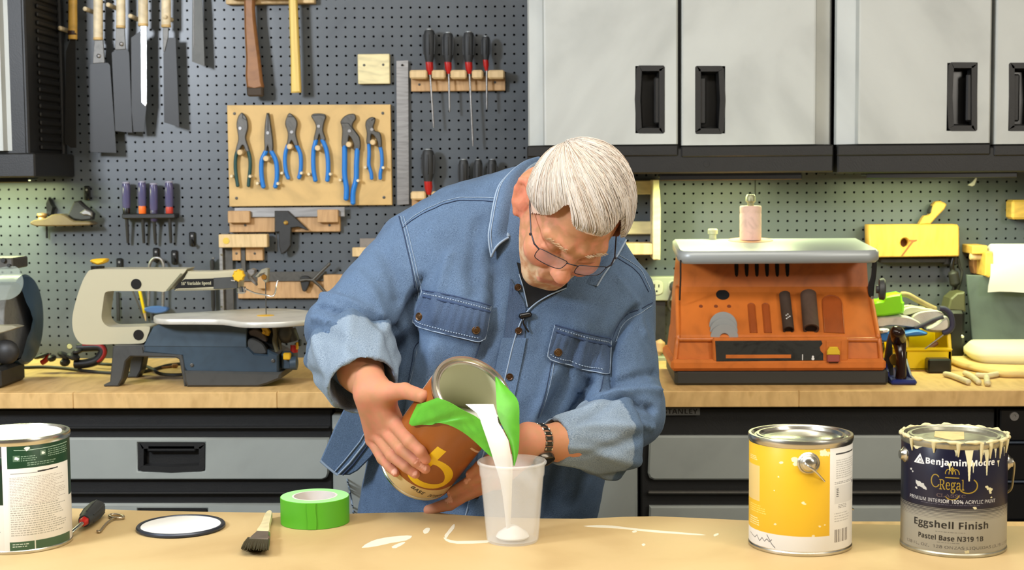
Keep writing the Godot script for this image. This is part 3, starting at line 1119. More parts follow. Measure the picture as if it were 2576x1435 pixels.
	rb(b, 1034, 192, 1271, 229, WALL + 0.018, 0.018, 0.0015)
	put(b, "back_board", M.fir, o)
	var xs := [1030.0, 1074.0, 1086.0, 1120.0, 1133.0, 1173.0, 1187.0, 1215.0, 1227.0, 1269.0]
	for i in 5:
		b = B.new()
		rb(b, xs[i * 2], 176, xs[i * 2 + 1], 198, WALL + 0.056, 0.056, 0.004)
		put(b, "rail_block", M.pine, o)
	screw(o, 1055, 213, WALL + 0.018)
	screw(o, 1245, 207, WALL + 0.018)
	screwdriver_wall("thick dark screwdriver at the left end of the upper pine rack", 1080, [75, 158, 188, 322], 15, z, g, M.red, 11)
	screwdriver_wall("second dark screwdriver from the left in the upper pine rack", 1127, [83, 158, 186, 282], 14, z, g, M.red, 4)
	screwdriver_wall("dark screwdriver with the longest shaft in the upper pine rack", 1179, [81, 158, 186, 368], 14.5, z, g, M.red, 11)
	screwdriver_wall("slim short-handled screwdriver at the right end of the upper pine rack", 1222, [92, 152, 178, 276], 11, z, g, M.red, 3)
	o = thing("screwdriver_rack", "lower pine rack, mostly hidden by the man's shoulder", "rack", pz(1150, 520, WALL))
	b = B.new()
	rb(b, 1036, 497, 1271, 530, WALL + 0.018, 0.018, 0.0015)
	put(b, "back_board", M.fir, o)
	var xl := [1033.0, 1070.0, 1085.0, 1158.0, 1172.0, 1196.0, 1210.0, 1230.0, 1246.0, 1270.0]
	for i in 5:
		b = B.new()
		rb(b, xl[i * 2], 482, xl[i * 2 + 1], 503, WALL + 0.056, 0.056, 0.004)
		put(b, "rail_block", M.pine, o)
	g = "screwdrivers in the lower pine rack"
	screwdriver_wall("red-collared screwdriver standing in the lower pine rack", 1077, [377, 458, 490, 600], 16, z, g, M.red, 6)
	screwdriver_wall("all-dark screwdriver just above the man's shoulder, left of three", 1166, [402, 478, 500, 570], 13, z, g, M.rubber, 3)
	screwdriver_wall("all-dark screwdriver just above the man's shoulder, middle of three", 1203, [402, 478, 500, 570], 11, z, g, M.rubber, 3)
	screwdriver_wall("all-dark screwdriver just above the man's shoulder, right of three", 1238, [402, 478, 500, 570], 12, z, g, M.rubber, 3)
	# plywood board with pliers
	z = WALL + 0.018
	o = thing("plier_board", "tan plywood board with wooden pegs for six pliers", "tool board", pz(778, 518, z))
	b = B.new()
	ext(b, pp([571, 265, 982, 263, 986, 516, 577, 520], z), WALL + 0.001, z, 0.0012)
	put(b, "panel", M.ply, o)
	for s in [[590, 286], [963, 285], [595, 499], [966, 497]]:
		screw(o, s[0], s[1], z, 0.0042)
	var s1 := 5.517
	for q in [[570, 218, 685, 1], [570, 95, 1012, 0], [570, 350, 1015, 0], [570, 578, 770, 1], [570, 452, 1112, 0], [570, 735, 1115, 0], [570, 903, 605, 1], [570, 790, 970, 0], [570, 1060, 970, 0],
			[780, 130, 625, 1], [780, 2, 985, 0], [780, 300, 985, 0], [780, 560, 575, 1], [780, 435, 1065, 0], [780, 682, 1075, 0], [780, 890, 545, 1], [780, 783, 890, 0], [780, 1030, 895, 0]]:
		var p := pz(q[0] + q[1] / s1, 260 + q[2] / s1, z)
		b = B.new()
		var r: float = 0.0078 if q[3] == 1 else 0.0042
		turned(b, p - Vector3(0, 0, 0.002), Vector3.BACK, [Vector2(r, 0), Vector2(r, 0.032 if q[3] == 1 else 0.026), Vector2(r * 0.85, 0.034 if q[3] == 1 else 0.028), Vector2(0, 0.034 if q[3] == 1 else 0.028)], 14)
		put(b, "peg", M.white_wood if q[3] == 0 else M.pine, o)
	z += 0.013
	pliers("slip-joint pliers with dark green handles, leftmost on the plywood board", [215, 130, 165, 185, 142, 290, 155, 400, 165, 500, 140, 600, 128, 670, 172, 670, 215, 595, 240, 592, 268, 665, 322, 665, 292, 560, 270, 470, 300, 350, 292, 240, 268, 180], [150, 655, 127, 760, 122, 880, 135, 1020, 155, 1145], [298, 655, 323, 760, 328, 880, 315, 1020, 303, 1145], 26, M.green_grip, 570, 260, s1, [190, 348], z, [222, 145, 222, 205, 278, 235])
	pliers("needle-nose pliers with blue handles on the plywood board", [575, 142, 557, 145, 535, 300, 525, 480, 530, 600, 528, 672, 562, 672, 576, 590, 592, 672, 642, 668, 650, 580, 640, 460, 618, 300, 595, 145], [545, 670, 494, 780, 482, 900, 490, 1050, 512, 1160], [620, 665, 678, 780, 698, 900, 698, 1050, 676, 1160], 33, M.blue_grip, 570, 260, s1, [574, 412], z, [575, 150, 575, 390])
	pliers("diagonal cutters with blue handles and a broad pointed nose", [880, 137, 838, 190, 815, 290, 850, 400, 850, 500, 832, 592, 875, 592, 905, 520, 945, 590, 1000, 585, 975, 480, 965, 400, 985, 290, 962, 210], [850, 585, 816, 700, 812, 850, 830, 970, 857, 1040], [968, 580, 1023, 700, 1033, 850, 1022, 970, 1005, 1035], 29, M.blue_grip, 570, 260, s1, [905, 400], z, [850, 185, 925, 185])
	pliers("end nippers with a wide curved jaw and blue handles", [20, 185, 40, 150, 110, 140, 200, 150, 225, 190, 200, 270, 185, 380, 220, 505, 150, 510, 132, 430, 110, 505, 52, 510, 85, 340, 62, 260], [82, 515, 52, 640, 44, 800, 52, 950, 74, 1070], [172, 510, 225, 640, 248, 800, 250, 950, 240, 1070], 32, M.blue_grip, 780, 260, s1, [120, 320], z, [40, 172, 130, 160, 212, 178])
	pliers("large tongue-and-groove pliers with long blue handles", [425, 255, 470, 190, 540, 152, 620, 150, 640, 215, 600, 275, 600, 340, 690, 470, 697, 645, 612, 650, 605, 560, 545, 455, 522, 600, 442, 600, 448, 400, 440, 320], [480, 600, 480, 800, 480, 1000, 505, 1180, 500, 1325], [655, 640, 645, 850, 640, 1050, 600, 1230, 596, 1385], 37, M.blue_grip, 780, 260, s1, [548, 385], z, [430, 275, 530, 275, 685, 475])
	pliers("small tongue-and-groove pliers at the right end of the plywood board", [782, 240, 850, 192, 905, 207, 900, 270, 880, 330, 905, 385, 965, 400, 992, 480, 995, 605, 945, 605, 922, 500, 855, 430, 842, 555, 784, 555, 790, 420, 770, 320], [815, 550, 820, 700, 815, 850, 848, 970, 855, 1045], [970, 595, 993, 700, 998, 850, 976, 970, 975, 1045], 26, M.blue_grip, 780, 260, s1, [858, 365], z, [850, 240, 895, 205])
	# combination square and its holder
	z = WALL + 0.018
	o = thing("square_holder", "pine holder board with two blocks for the combination square", "rack", pz(715, 583, z))
	b = B.new()
	rb(b, 577, 540, 855, 584, z, 0.018, 0.0015)
	put(b, "board", M.fir, o)
	for q in [[573, 531, 628, 561], [798, 528, 850, 560]]:
		b = B.new()
		rb(b, q[0], q[1], q[2], q[3], z + 0.022, 0.022, 0.0015)
		put(b, "block", M.fir, o)
	screw(o, 617, 567, z)
	screw(o, 829, 567, z)
	o = thing("combination_square", "combination square with a grey rule and a black iron head", "square", pz(735, 583, z + 0.01))
	b = B.new()
	rb(b, 590, 522, 867, 546, z + 0.008, 0.003, 0.0005)
	put(b, "rule", M.steel, o)
	b = B.new()
	var s2 := 4.783
	ext(b, pp([738, 145, 895, 145, 1145, 380, 1110, 372, 1020, 340, 935, 350, 930, 560, 890, 620, 850, 650, 815, 665, 790, 560, 790, 400, 738, 400], z, 540, 500, s2), z + 0.004, z + 0.02, 0.002)
	put(b, "head", M.iron, o)
	b = B.new()
	tube(b, p3([742, 150, 742, 640], z + 0.012, 540, 500, s2), 0.0015, 6)
	put(b, "scriber", M.steel_dark, o)
	b = B.new()
	turned(b, pz(540 + 858 / s2, 500 + 290 / s2, z + 0.02), Vector3.BACK, [Vector2(0.006, 0), Vector2(0.006, 0.002), Vector2(0.003, 0.004), Vector2(0.003, 0.009), Vector2(0, 0.009)], 12)
	put(b, "locking_nut", mat(Color(0.72, 0.58, 0.30), 0.35, 0.8), o)
	# second holder: two steel tools stand in it
	o = thing("square_holder", "stepped pine holder with two screws, left of the scroll saw's blade", "rack", pz(610, 655, z))
	b = B.new()
	rb(b, 550, 590, 672, 623, z + 0.03, 0.03, 0.0018)
	put(b, "rail", M.pine, o)
	b = B.new()
	rb(b, 584, 622, 605, 656, z + 0.004, 0.022, 0.0015)
	put(b, "board", M.fir, o)
	b = B.new()
	rb(b, 618, 622, 661, 656, z + 0.004, 0.022, 0.0015)
	put(b, "board", M.fir, o)
	screw(o, 595, 638, z + 0.004)
	screw(o, 641, 638, z + 0.004)
	b = B.new()
	turned(b, pz(569, 606, z + 0.03), Vector3.BACK, [Vector2(0.009, 0), Vector2(0.009, 0.0015), Vector2(0, 0.002)], 14)
	put(b, "plug", tri_tex(mat(Color(0.88, 0.75, 0.28), 0.5), M.mottle, Vector3(4, 4, 4)), o)
	o = thing("try_square", "wide steel try square blade hanging behind the scroll saw arm", "square", pz(572, 800, WALL + 0.014))
	b = B.new()
	rb(b, 553, 624, 587, 812, WALL + 0.014, 0.004, 0.0008)
	put(b, "blade", M.steel_dark, o)
	b = B.new()
	rb(b, 553, 624, 562, 815, WALL + 0.026, 0.018, 0.001)
	put(b, "stock", M.steel, o)
	for y in [641.0, 772.0]:
		b = B.new()
		disc(b, pz(557, y, WALL + 0.026), Vector3.BACK, 0.003, 0.002, 10)
		put(b, "rivet", M.chrome, o)
	o = thing("marking_rod", "narrow dark steel rod hanging between the holder's two boards", "rod", pz(612, 690, WALL + 0.018))
	b = B.new()
	rb(b, 606, 600, 617, 690, WALL + 0.018, 0.006, 0.001)
	put(b, "rod", M.steel_dark, o)
	o = thing("punch", "thin dark metal punch on the pegboard left of the wide square", "punch", pz(537, 790, WALL + 0.02))
	b = B.new()
	turned(b, pz(537, 790, WALL + 0.02), Vector3.UP, [Vector2(0, 0), Vector2(0.002, 0), Vector2(0.0055, 0.02), Vector2(0.0055, 0.125), Vector2(0.0065, 0.13), Vector2(0.0065, 0.146), Vector2(0.003, 0.15), Vector2(0, 0.15)], 10)
	put(b, "shank", M.iron, o)
	b = B.new()
	disc(b, pz(537, 652, WALL + 0.02), Vector3.UP, 0.0035, 0.004, 10)
	put(b, "cap", M.steel, o)
	# centre finder and its board
	o = thing("gauge_board", "pine board with a steel strip, left of the man's elbow", "tool board", pz(725, 750, z))
	b = B.new()
	rb(b, 598, 706, 862, 751, z, 0.018, 0.0015)
	put(b, "board", M.fir, o)
	b = B.new()
	rb(b, 814, 692, 862, 740, z + 0.022, 0.03, 0.0015)
	put(b, "block", M.fir, o)
	b = B.new()
	rb(b, 648, 696, 668, 727, z + 0.022, 0.03, 0.0015)
	put(b, "block", M.fir, o)
	o = thing("steel_strip", "dull steel straightedge lying on the pine gauge board", "ruler", pz(740, 708, z))
	b = B.new()
	rb(b, 600, 684, 822, 708, z + 0.006, 0.004, 0.0006)
	put(b, "strip", M.steel_dark, o)
	o = thing("center_finder", "three-armed dark metal tool hanging on the pine gauge board", "gauge", pz(785, 710, z + 0.02))
	for q in [[787, 705, 806, 686, 829, 664], [787, 705, 770, 704, 756, 706], [787, 705, 804, 720, 824, 742]]:
		b = B.new()
		pill(b, p3(q, z + 0.024), 0.0042, 8)
		put(b, "arm", M.steel_dark, o)
	b = B.new()
	ext(b, curve2(pp([758, 697, 772, 693, 783, 700, 779, 718, 772, 732, 764, 730, 760, 716], z), 3), z + 0.006, z + 0.02, 0.002)
	put(b, "body", M.iron, o)
	o = thing("hung_board", "grey plate on a pine block just left of the man's sleeve", "tool board", pz(915, 645, z))
	b = B.new()
	rb(b, 905, 600, 990, 630, z, 0.006, 0.001)
	put(b, "plate", tri_tex(mat(Color(0.52, 0.49, 0.46), 0.5), M.mottle, Vector3(6, 6, 6)), o)
	b = B.new()
	rb(b, 886, 623, 1000, 646, z + 0.01, 0.028, 0.0015)
	put(b, "block", M.pine, o)
	# purple-handled drivers
	z = WALL + 0.032
	o = thing("driver_holder", "black bar that holds four clear purple screwdrivers", "rack", pz(370, 548, WALL))
	b = B.new()
	rb(b, 306, 538, 440, 550, WALL + 0.045, 0.045, 0.002)
	put(b, "bar", M.black, o)
	var pm := mat(Color(0.34, 0.33, 0.47), 0.18)
	pm.subsurf_scatter_enabled = true
	pm.subsurf_scatter_strength = 0.3
	g = "clear purple screwdrivers in the black holder"
	var dat := [[317, 460, 524, 612, M.black_gloss, "clear purple screwdriver with a black collar, leftmost of four"], [357, 458, 519, 612, mat(Color(0.93, 0.42, 0.10), 0.4), "clear purple screwdriver with an orange collar"], [386, 463, 530, 614, mat(Color(0.22, 0.20, 0.32), 0.3), "clear purple screwdriver with a dark purple collar"], [425, 458, 521, 612, mat(Color(0.72, 0.20, 0.14), 0.4), "clear purple screwdriver with a brick-red collar, rightmost of four"]]
	for q in dat:
		var a := pz(q[0], q[1], z)
		var c := pz(q[0] + 1, q[2], z)
		var e := pz(q[0] + 5, q[3], z - 0.012)
		o = thing("screwdriver", q[5], "screwdriver", e, g)
		b = B.new()
		var L := a.distance_to(c)
		turned(b, c, a - c, [Vector2(0.010, 0), Vector2(0.0115, L * 0.1), Vector2(0.0118, L * 0.8), Vector2(0.0105, L * 0.96), Vector2(0.006, L), Vector2(0, L)], 8)
		h = put(b, "handle", pm, o)
		b = B.new()
		disc(b, a - Vector3(0, 0.002, 0), Vector3.UP, 0.0102, 0.004, 12)
		put(b, "end_cap", mat(Color(0.62, 0.61, 0.68), 0.4), h)
		b = B.new()
		turned(b, c - Vector3(0, 0.030, 0), Vector3.UP, [Vector2(0.0075, 0), Vector2(0.0098, 0.004), Vector2(0.0104, 0.026), Vector2(0.0095, 0.031), Vector2(0, 0.031)], 12)
		put(b, "collar", q[4], o)
		b = B.new()
		tube(b, [c - Vector3(0, 0.028, 0), c.lerp(e, 0.8), e], [0.005, 0.0046, 0.0038], 8)
		put(b, "shaft", M.iron, o)
	# the iron plane on the wall
	z = WALL + 0.045
	var s3 := 2.474
	o = thing("hand_plane", "iron hand plane with a tan sole hanging on the pegboard at left", "hand plane", pz(160, 570, z))
	b = B.new()
	ext(b, curve2(pp([205, 350, 230, 330, 300, 320, 340, 297, 400, 292, 440, 310, 480, 335, 560, 338, 582, 345, 575, 362, 300, 368, 235, 366], z, 0, 420, s3), 2), z - 0.025, z + 0.025, 0.003)
	put(b, "sole", tri_tex(mat(Color(0.44, 0.38, 0.28), 0.4, 0.35), M.mottle, Vector3(8, 8, 8)), o)
	b = B.new()
	var kp := pz(262 / s3, 420 + 315 / s3, z)
	turned(b, kp, Vector3.UP, [Vector2(0.013, -0.008), Vector2(0.010, 0), Vector2(0.014, 0.006), Vector2(0.013, 0.011), Vector2(0, 0.013)], 14)
	put(b, "front_knob", tri_tex(mat(Color(0.66, 0.52, 0.33), 0.35, 0.3), M.mottle, Vector3(8, 8, 8)), o)
	b = B.new()
	ext(b, pp([430, 300, 470, 215, 500, 210, 530, 240, 560, 262, 588, 290, 580, 330, 520, 335, 470, 328], z, 0, 420, s3), z - 0.014, z + 0.016, 0.004)
	put(b, "lever_cap", M.iron, o)
	b = B.new()
	ext(b, pp([510, 285, 545, 262, 585, 280, 588, 310, 560, 300, 530, 300], z, 0, 420, s3), z + 0.012, z + 0.022, 0.003)
	put(b, "blade", M.steel, o)
	b = B.new()
	ext(b, pp([275, 310, 268, 230, 285, 190, 300, 230, 315, 250, 300, 310], z, 0, 420, s3), WALL + 0.002, z - 0.02, 0.002)
	tube(b, p3([290, 365, 292, 445], WALL + 0.012, 0, 420, s3), 0.003, 6)
	put(b, "hook", M.black_gloss, o)
	# little black clips
	var clips := [[218, 486, "above the iron plane"], [483, 602, "right of the purple screwdrivers"], [438, 648, "above the scroll saw arm's middle"], [392, 642, "above the silver shackle"], [300, 668, "just above the scroll saw's back end"]]
	for q in clips:
		o = thing("pegboard_clip", "small black pegboard clip " + q[2], "clip", pz(q[0], q[1] + 18, WALL), "black clips on the pegboard")
		b = B.new()
		rb(b, q[0] - 8, q[1] - 18, q[0] + 8, q[1] + 18, WALL + 0.009, 0.009, 0.003)
		put(b, "plate", M.black_gloss, o)
		b = B.new()
		tube(b, curve(pq([q[0], q[1] + 2, WALL + 0.008, q[0], q[1] + 10, WALL + 0.022, q[0], q[1] + 16, WALL + 0.026, q[0], q[1] + 10, WALL + 0.032]), 4), 0.003, 8)
		put(b, "hook", M.black, o)
		b = B.new()
		disc(b, pz(q[0], q[1] - 8, WALL + 0.0085), Vector3.BACK, 0.003, 0.0015, 10)
		put(b, "screw", M.steel, o)
	# things seen through the saw's throat
	z = WALL + 0.03
	o = thing("shackle_clamp", "silver shackle with a pale blue foot behind the scroll saw", "clamp", pz(395, 790, z))
	b = B.new()
	tube(b, curve(p3([374, 770, 375, 700, 376, 668, 385, 652, 395, 649, 405, 653, 411, 668, 411, 700, 410, 772], z), 4), 0.004, 8)
	put(b, "shackle", M.steel, o)
	b = B.new()
	ext(b, curve2(pp([367, 774, 395, 770, 422, 774, 420, 784, 395, 789, 370, 784], z), 3), z - 0.012, z + 0.012, 0.003)
	put(b, "foot", mat(Color(0.26, 0.40, 0.60), 0.4), o)
	b = B.new()
	tube(b, p3([384, 788, 384, 806], z), 0.004, 8)
	put(b, "stem", M.iron, o)
	o = thing("pencil", "yellow pencil stuck upright behind the scroll saw arm", "pencil", pz(362, 795, z - 0.01))
	b = B.new()
	tube(b, p3([350, 725, 364, 788], z - 0.01), 0.0045, 6)
	put(b, "shaft", M.bright_yellow, o)
	b = B.new()
	tube(b, p3([364, 788, 367, 808], z - 0.01), [0.0043, 0.001], 6)
	put(b, "point", M.pine, o)
	o = thing("scriber", "thin dark scriber leaning behind the scroll saw's throat", "scriber", pz(360, 800, z))
	b = B.new()
	tube(b, p3([334, 732, 362, 802], z - 0.004), 0.0022, 6)
	put(b, "rod", M.steel_dark, o)
	o = thing("tool_rod", "vertical dark rod on the pegboard inside the saw's throat", "rod", pz(296, 800, WALL + 0.012))
	b = B.new()
	rb(b, 292, 735, 300, 808, WALL + 0.012, 0.006, 0.001)
	put(b, "rod", M.iron, o)

# ---------------------------------------------------------------- left half of the bench
func bench_left() -> void:
	scroll_saw()
	grinder()
	# straps with red edging
	var o := thing("tool_strap", "tangled black straps with red edging on the bench behind the scroll saw", "straps", pz(170, 925, -3.72))
	var b := B.new()
	var s := 2.871
	var z := -3.72
	tube(b, curve(p3([560, 1135, 640, 1130, 720, 1130, 742, 1165, 700, 1225, 620, 1250, 540, 1255], z, 0, 480, s), 5), 0.012, 8)
	put(b, "strap_loop", M.black, o)
	b = B.new()
	tube(b, curve(p3([600, 1112, 680, 1112, 735, 1130, 752, 1170, 720, 1220, 650, 1250], z + 0.004, 0, 480, s), 5), 0.007, 8)
	put(b, "red_edging", mat(Color(0.60, 0.10, 0.09), 0.5), o)
	b = B.new()
	tube(b, curve(p3([300, 1245, 330, 1225, 360, 1190], z + 0.004, 0, 480, s), 5), 0.007, 8)
	put(b, "red_edging", mat(Color(0.60, 0.10, 0.09), 0.5), o)
	for q in [[375, 1210, 30, 28, 0.3], [460, 1190, 52, 22, -0.5], [470, 1240, 36, 32, 0.0], [530, 1200, 52, 26, -0.35], [300, 1195, 60, 16, 0.35], [560, 1160, 40, 22, 0.2]]:
		b = B.new()
		var c := pz(q[0] / s, 480 + q[1] / s, z + 0.01)
		blob(b, c, Vector3(q[2] / s * px_m(z), q[3] / s * px_m(z), 0.02), Basis(Vector3.BACK, q[4]), 10)
		put(b, "pad", M.iron, o)
	b = B.new()
	disc(b, pz(505 / s, 480 + 1130 / s, z + 0.02), Vector3(0.2, 0.4, 1), 0.007, 0.006, 12)
	put(b, "buckle", mat(Color(0.60, 0.58, 0.36), 0.4, 0.5), o)
	# the cords
	var cd := []
	for q in [[10, 923], [60, 925], [115, 924], [170, 928], [225, 935], [282, 939], [340, 938], [385, 930], [420, 920], [462, 915]]:
		cd.append(ph(q[0], q[1], BENCH + 0.004))
	b = B.new()
	tube(b, curve(cd, 5), 0.0042, 8)
	one(b, "power_cord", M.cord, "long grey power cord running left across the bench to the scroll saw", "cord")
	cd = []
	for q in [[235, 915], [285, 918], [355, 920], [385, 930], [400, 940], [430, 944], [465, 943]]:
		cd.append(ph(q[0], q[1], BENCH + 0.0125))
	b = B.new()
	tube(b, curve(cd, 5), 0.0042, 8)
	one(b, "power_cord", M.cord, "grey cord looping under the scroll saw between its legs", "cord")
	b = B.new()
	cd = []
	for q in [[400, 926], [425, 924], [440, 921]]:
		cd.append(ph(q[0], q[1], BENCH + 0.003))
	tube(b, curve(cd, 4), [0.002, 0.003, 0.003, 0.003, 0.003, 0.003, 0.003, 0.003, 0.002], 6)
	var p := ph(440, 921, BENCH + 0.006)
	box(b, p, Vector3(0.016, 0.011, 0.01), 0.003)
	one(b, "wood_splinter", M.hickory, "small brown splinter lying between the scroll saw's legs", "wood scrap")

func scroll_saw() -> void:
	var z := -3.475
	var s := 3.985
	var ox := 160.0
	var oy := 630.0
	var o := thing("scroll_saw", "cream and dark blue scroll saw with an oval steel table on the bench", "scroll saw", pz(480, 974, -3.5))
	var b := B.new()
	ext(b, curve2(pp([255, 205, 300, 193, 420, 190, 800, 190, 1180, 190, 1232, 192, 1150, 290, 1040, 408, 900, 410, 600, 410, 450, 412, 410, 440, 395, 540, 380, 660, 395, 720, 440, 762, 500, 772, 700, 768, 850, 765, 862, 800, 840, 860, 812, 920, 740, 938, 480, 942, 230, 946, 160, 925, 105, 840, 86, 730, 98, 610, 140, 450, 190, 310, 228, 240], z, ox, oy, s), 3), z - 0.075, z, 0.011, true)
	put(b, "arm", M.saw_cream, o)
	b = B.new()
	ext(b, pp([1195, 235, 1172, 232, 1025, 405, 1052, 408], z, ox, oy, s), z - 0.02, z + 0.001, 0.0005)
	put(b, "groove", mat(Color(0.42, 0.41, 0.31), 0.5), o)
	b = B.new()
	ext(b, pp([436, 733, 462, 700, 470, 683, 482, 684, 536, 684, 585, 681, 597, 679, 603, 690, 601, 724, 585, 728, 536, 731], z), z - 0.06, z - 0.004, 0.005)
	var ua := put(b, "upper_arm", M.saw_cream, o)
	b = B.new()
	ext(b, pp([437, 726, 449, 713, 464, 703, 536, 701, 536, 722, 480, 725], z), z - 0.01, z - 0.002, 0.0005)
	var lp := put(b, "label_plate", M.black_gloss, ua)
	b = B.new()
	letters(b, "16\" Variable Speed", pz(456, 720, z - 0.0015), Vector3(0.9995, 0.012, 0), Vector3.UP, 10.5 * px_m(z), 77 * px_m(z), true, true)
	put(b, "lettering", mat(Color(0.72, 0.70, 0.58), 0.5), lp)
	b = B.new()
	ext(b, pp([537, 700, 585, 697, 598, 706, 597, 726, 537, 728], z), z - 0.01, z, 0.001)
	put(b, "grip_pad", M.saw_grey, ua)
	for q in [[343, 715, 13.5], [349, 843, 13.5]]:
		b = B.new()
		disc(b, pz(q[0], q[1], z - 0.001), Vector3.BACK, q[2] * px_m(z), 0.003, 20)
		put(b, "rubber_cap", M.black_gloss, o)
	# tension knob at the back
	b = B.new()
	turned(b, pz(246, 681, z - 0.035), Vector3(0.0, 1, 0), [Vector2(0.016, -0.006), Vector2(0.0165, 0.011), Vector2(0, 0.011)], 18)
	put(b, "knob_base", M.black_gloss, o)
	b = B.new()
	ext(b, curve2(pp([226, 658, 232, 653, 262, 652, 263, 660, 256, 664, 246, 667, 236, 664], z - 0.02), 3), z - 0.055, z - 0.018, 0.004, true)
	put(b, "knob", M.yellow, o)
	# front knob, lobed
	b = B.new()
	var pol := PackedVector2Array()
	var c := pz(603, 693, z)
	for i in 40:
		var a := TAU * i / 40
		var r := (15.0 + 1.2 * cos(a * 8)) * px_m(z)
		pol.append(Vector2(c.x + cos(a) * r, c.y + sin(a) * r))
	ext(b, pol, z + 0.002, z + 0.016, 0.002, true)
	put(b, "blade_knob", M.yellow, o)
	# blade clamp
	b = B.new()
	var s2 := 4.1
	ext(b, pp([650, 170, 700, 150, 735, 165, 730, 200, 690, 240, 740, 300, 745, 330, 700, 290, 660, 250], z, 460, 640, s2), z - 0.035, z - 0.01, 0.002)
	put(b, "linkage", M.steel, ua)
	b = B.new()
	ext(b, pp([735, 235, 800, 160, 840, 147, 868, 152, 868, 200, 860, 290, 840, 300, 805, 265, 830, 200, 790, 210, 760, 245], z, 460, 640, s2), z - 0.035, z - 0.012, 0.002)
	put(b, "blade_clamp", tri_tex(mat(Color(0.62, 0.60, 0.52), 0.4, 0.3), M.mottle, Vector3(9, 9, 9)), ua)
	b = B.new()
	turned(b, pz(460 + 838 / s2, 640 + 235 / s2, z - 0.012), Vector3.BACK, [Vector2(0.007, 0), Vector2(0.006, 0.005), Vector2(0, 0.005)], 12)
	put(b, "clamp_bolt", mat(Color(0.60, 0.42, 0.16), 0.35, 0.7), ua)
	b = B.new()
	tube(b, p3([497, 272, 540, 274], z + 0.002, 460, 640, s2), 0.002, 6)
	turned(b, pz(607, 722, z - 0.02), Vector3.DOWN, [Vector2(0.011, 0), Vector2(0.0115, 0.012), Vector2(0.008, 0.016), Vector2(0, 0.016)], 12)
	put(b, "clamp_pin", M.chrome, ua)
	b = B.new()
	tube(b, pq([668, 708, z - 0.025, 669, 760, z - 0.025, 669.5, 796, z - 0.025]), 0.0013, 6)
	put(b, "blade", M.steel_dark, o)
	b = B.new()
	tube(b, curve(pq([615, 726, z - 0.02, 640, 737, z - 0.005, 665, 742, z + 0.01, 684, 746, z + 0.015, 692, 738, z + 0.01, 695, 720, z, 699, 706, z - 0.005]), 4), 0.002, 8)
	put(b, "hold_down_wire", M.chrome, o)
	# oval table
	var ty := ph(640, 808, 1.062)
	ty = Vector3(0, 1.0 + (pz(640, 792, z - 0.03).y - 1.0), 0)
	var t := []
	for q in [[386, 797], [400, 791], [450, 788], [520, 784], [580, 780], [660, 776.5], [740, 778], [800, 786], [815, 794], [785, 803], [720, 809.5], [650, 811.5], [600, 810], [560, 804.5], [480, 803.5], [405, 803]]:
		t.append(ph(q[0], q[1], ty.y))
	var pl := PackedVector2Array()
	for q in t:
		pl.append(Vector2(q.x, -q.z))
	b = B.new()
	b.t = Transform3D(Basis(Vector3.RIGHT, Vector3.FORWARD, Vector3.UP), Vector3.ZERO)
	ext(b, curve2(pl, 3), ty.y - 0.013, ty.y, 0.0015, true)
	var tb := put(b, "table", tri_tex(mat(Color(0.86, 0.85, 0.81), 0.35, 0.25), M.mottle, Vector3(4, 4, 4)), o)
	b = B.new()
	disc(b, ph(668, 794.5, ty.y), Vector3.UP, 0.021, 0.0008, 24)
	put(b, "insert", M.yellow, tb)
	# body
	z = -3.45
	b = B.new()
	ext(b, pp([386, 823, 400, 818, 612, 818, 614, 850, 622, 872, 640, 890, 672, 893, 672, 880, 700, 893, 700, 941, 470, 938, 462, 925, 458, 897, 361, 888, 361, 870], z), z - 0.14, z, 0.004)
	put(b, "housing", M.saw_blue, o)
	b = B.new()
	ext(b, pp([386, 823, 400, 816, 620, 816, 620, 874, 361, 872], z), z - 0.13, z + 0.0015, 0.0012)
	put(b, "upper_cover", tri_tex(mat(Color(0.245, 0.315, 0.37), 0.42), M.mottle, Vector3(6, 6, 6)), o)
	for q in [[483, 919], [687, 908]]:
		b = B.new()
		turned(b, pz(q[0], q[1], z), Vector3.BACK, [Vector2(0.0045, 0), Vector2(0.0045, 0.002), Vector2(0.002, 0.0025), Vector2(0, 0.001)], 10)
		put(b, "bolt", M.steel_dark, o)
	# the open front end with the drive
	b = B.new()
	rb(b, 612, 816, 688, 892, z - 0.03, 0.10, 0.002)
	var cav := put(b, "drive_recess", M.dark, o)
	b = B.new()
	ext(b, curve2(pp([622, 835, 640, 830, 660, 842, 668, 855, 664, 862, 640, 850, 626, 846], z), 3), z - 0.03, z - 0.012, 0.002)
	put(b, "pulley", mat(Color(0.34, 0.30, 0.29), 0.5), cav)
	b = B.new()
	ext(b, curve2(pp([618, 862, 632, 852, 656, 862, 668, 878, 668, 892, 640, 892, 626, 884], z), 3), z - 0.03, z - 0.004, 0.003)
	put(b, "guard", M.saw_grey, cav)
	b = B.new()
	ext(b, pp([654, 828, 668, 826, 676, 838, 672, 848, 660, 846], z), z - 0.03, z - 0.015, 0.002)
	turned(b, pz(664, 837, z - 0.014), Vector3.BACK, [Vector2(0.004, 0), Vector2(0.004, 0.004), Vector2(0, 0.004)], 8)
	put(b, "lower_clamp", M.yellow, cav)
	b = B.new()
	tube(b, curve(p3([688, 816, 692, 840, 690, 860, 697, 885], z - 0.01), 4), 0.005, 8)
	tube(b, curve(p3([700, 822, 702, 850, 706, 880], z - 0.02), 4), 0.004, 8)
	put(b, "air_hose", mat(Color(0.36, 0.34, 0.25), 0.5), o)
	b = B.new()
	blob(b, pz(718, 838, z - 0.03), Vector3(0.022, 0.026, 0.022), Basis(), 12)
	turned(b, pz(735, 838, z - 0.03), Vector3(0.3, -1, 0), [Vector2(0, -0.012), Vector2(0.012, -0.01), Vector2(0.013, 0.02), Vector2(0, 0.022)], 12)
	put(b, "bellows", M.saw_grey, o)
	b = B.new()
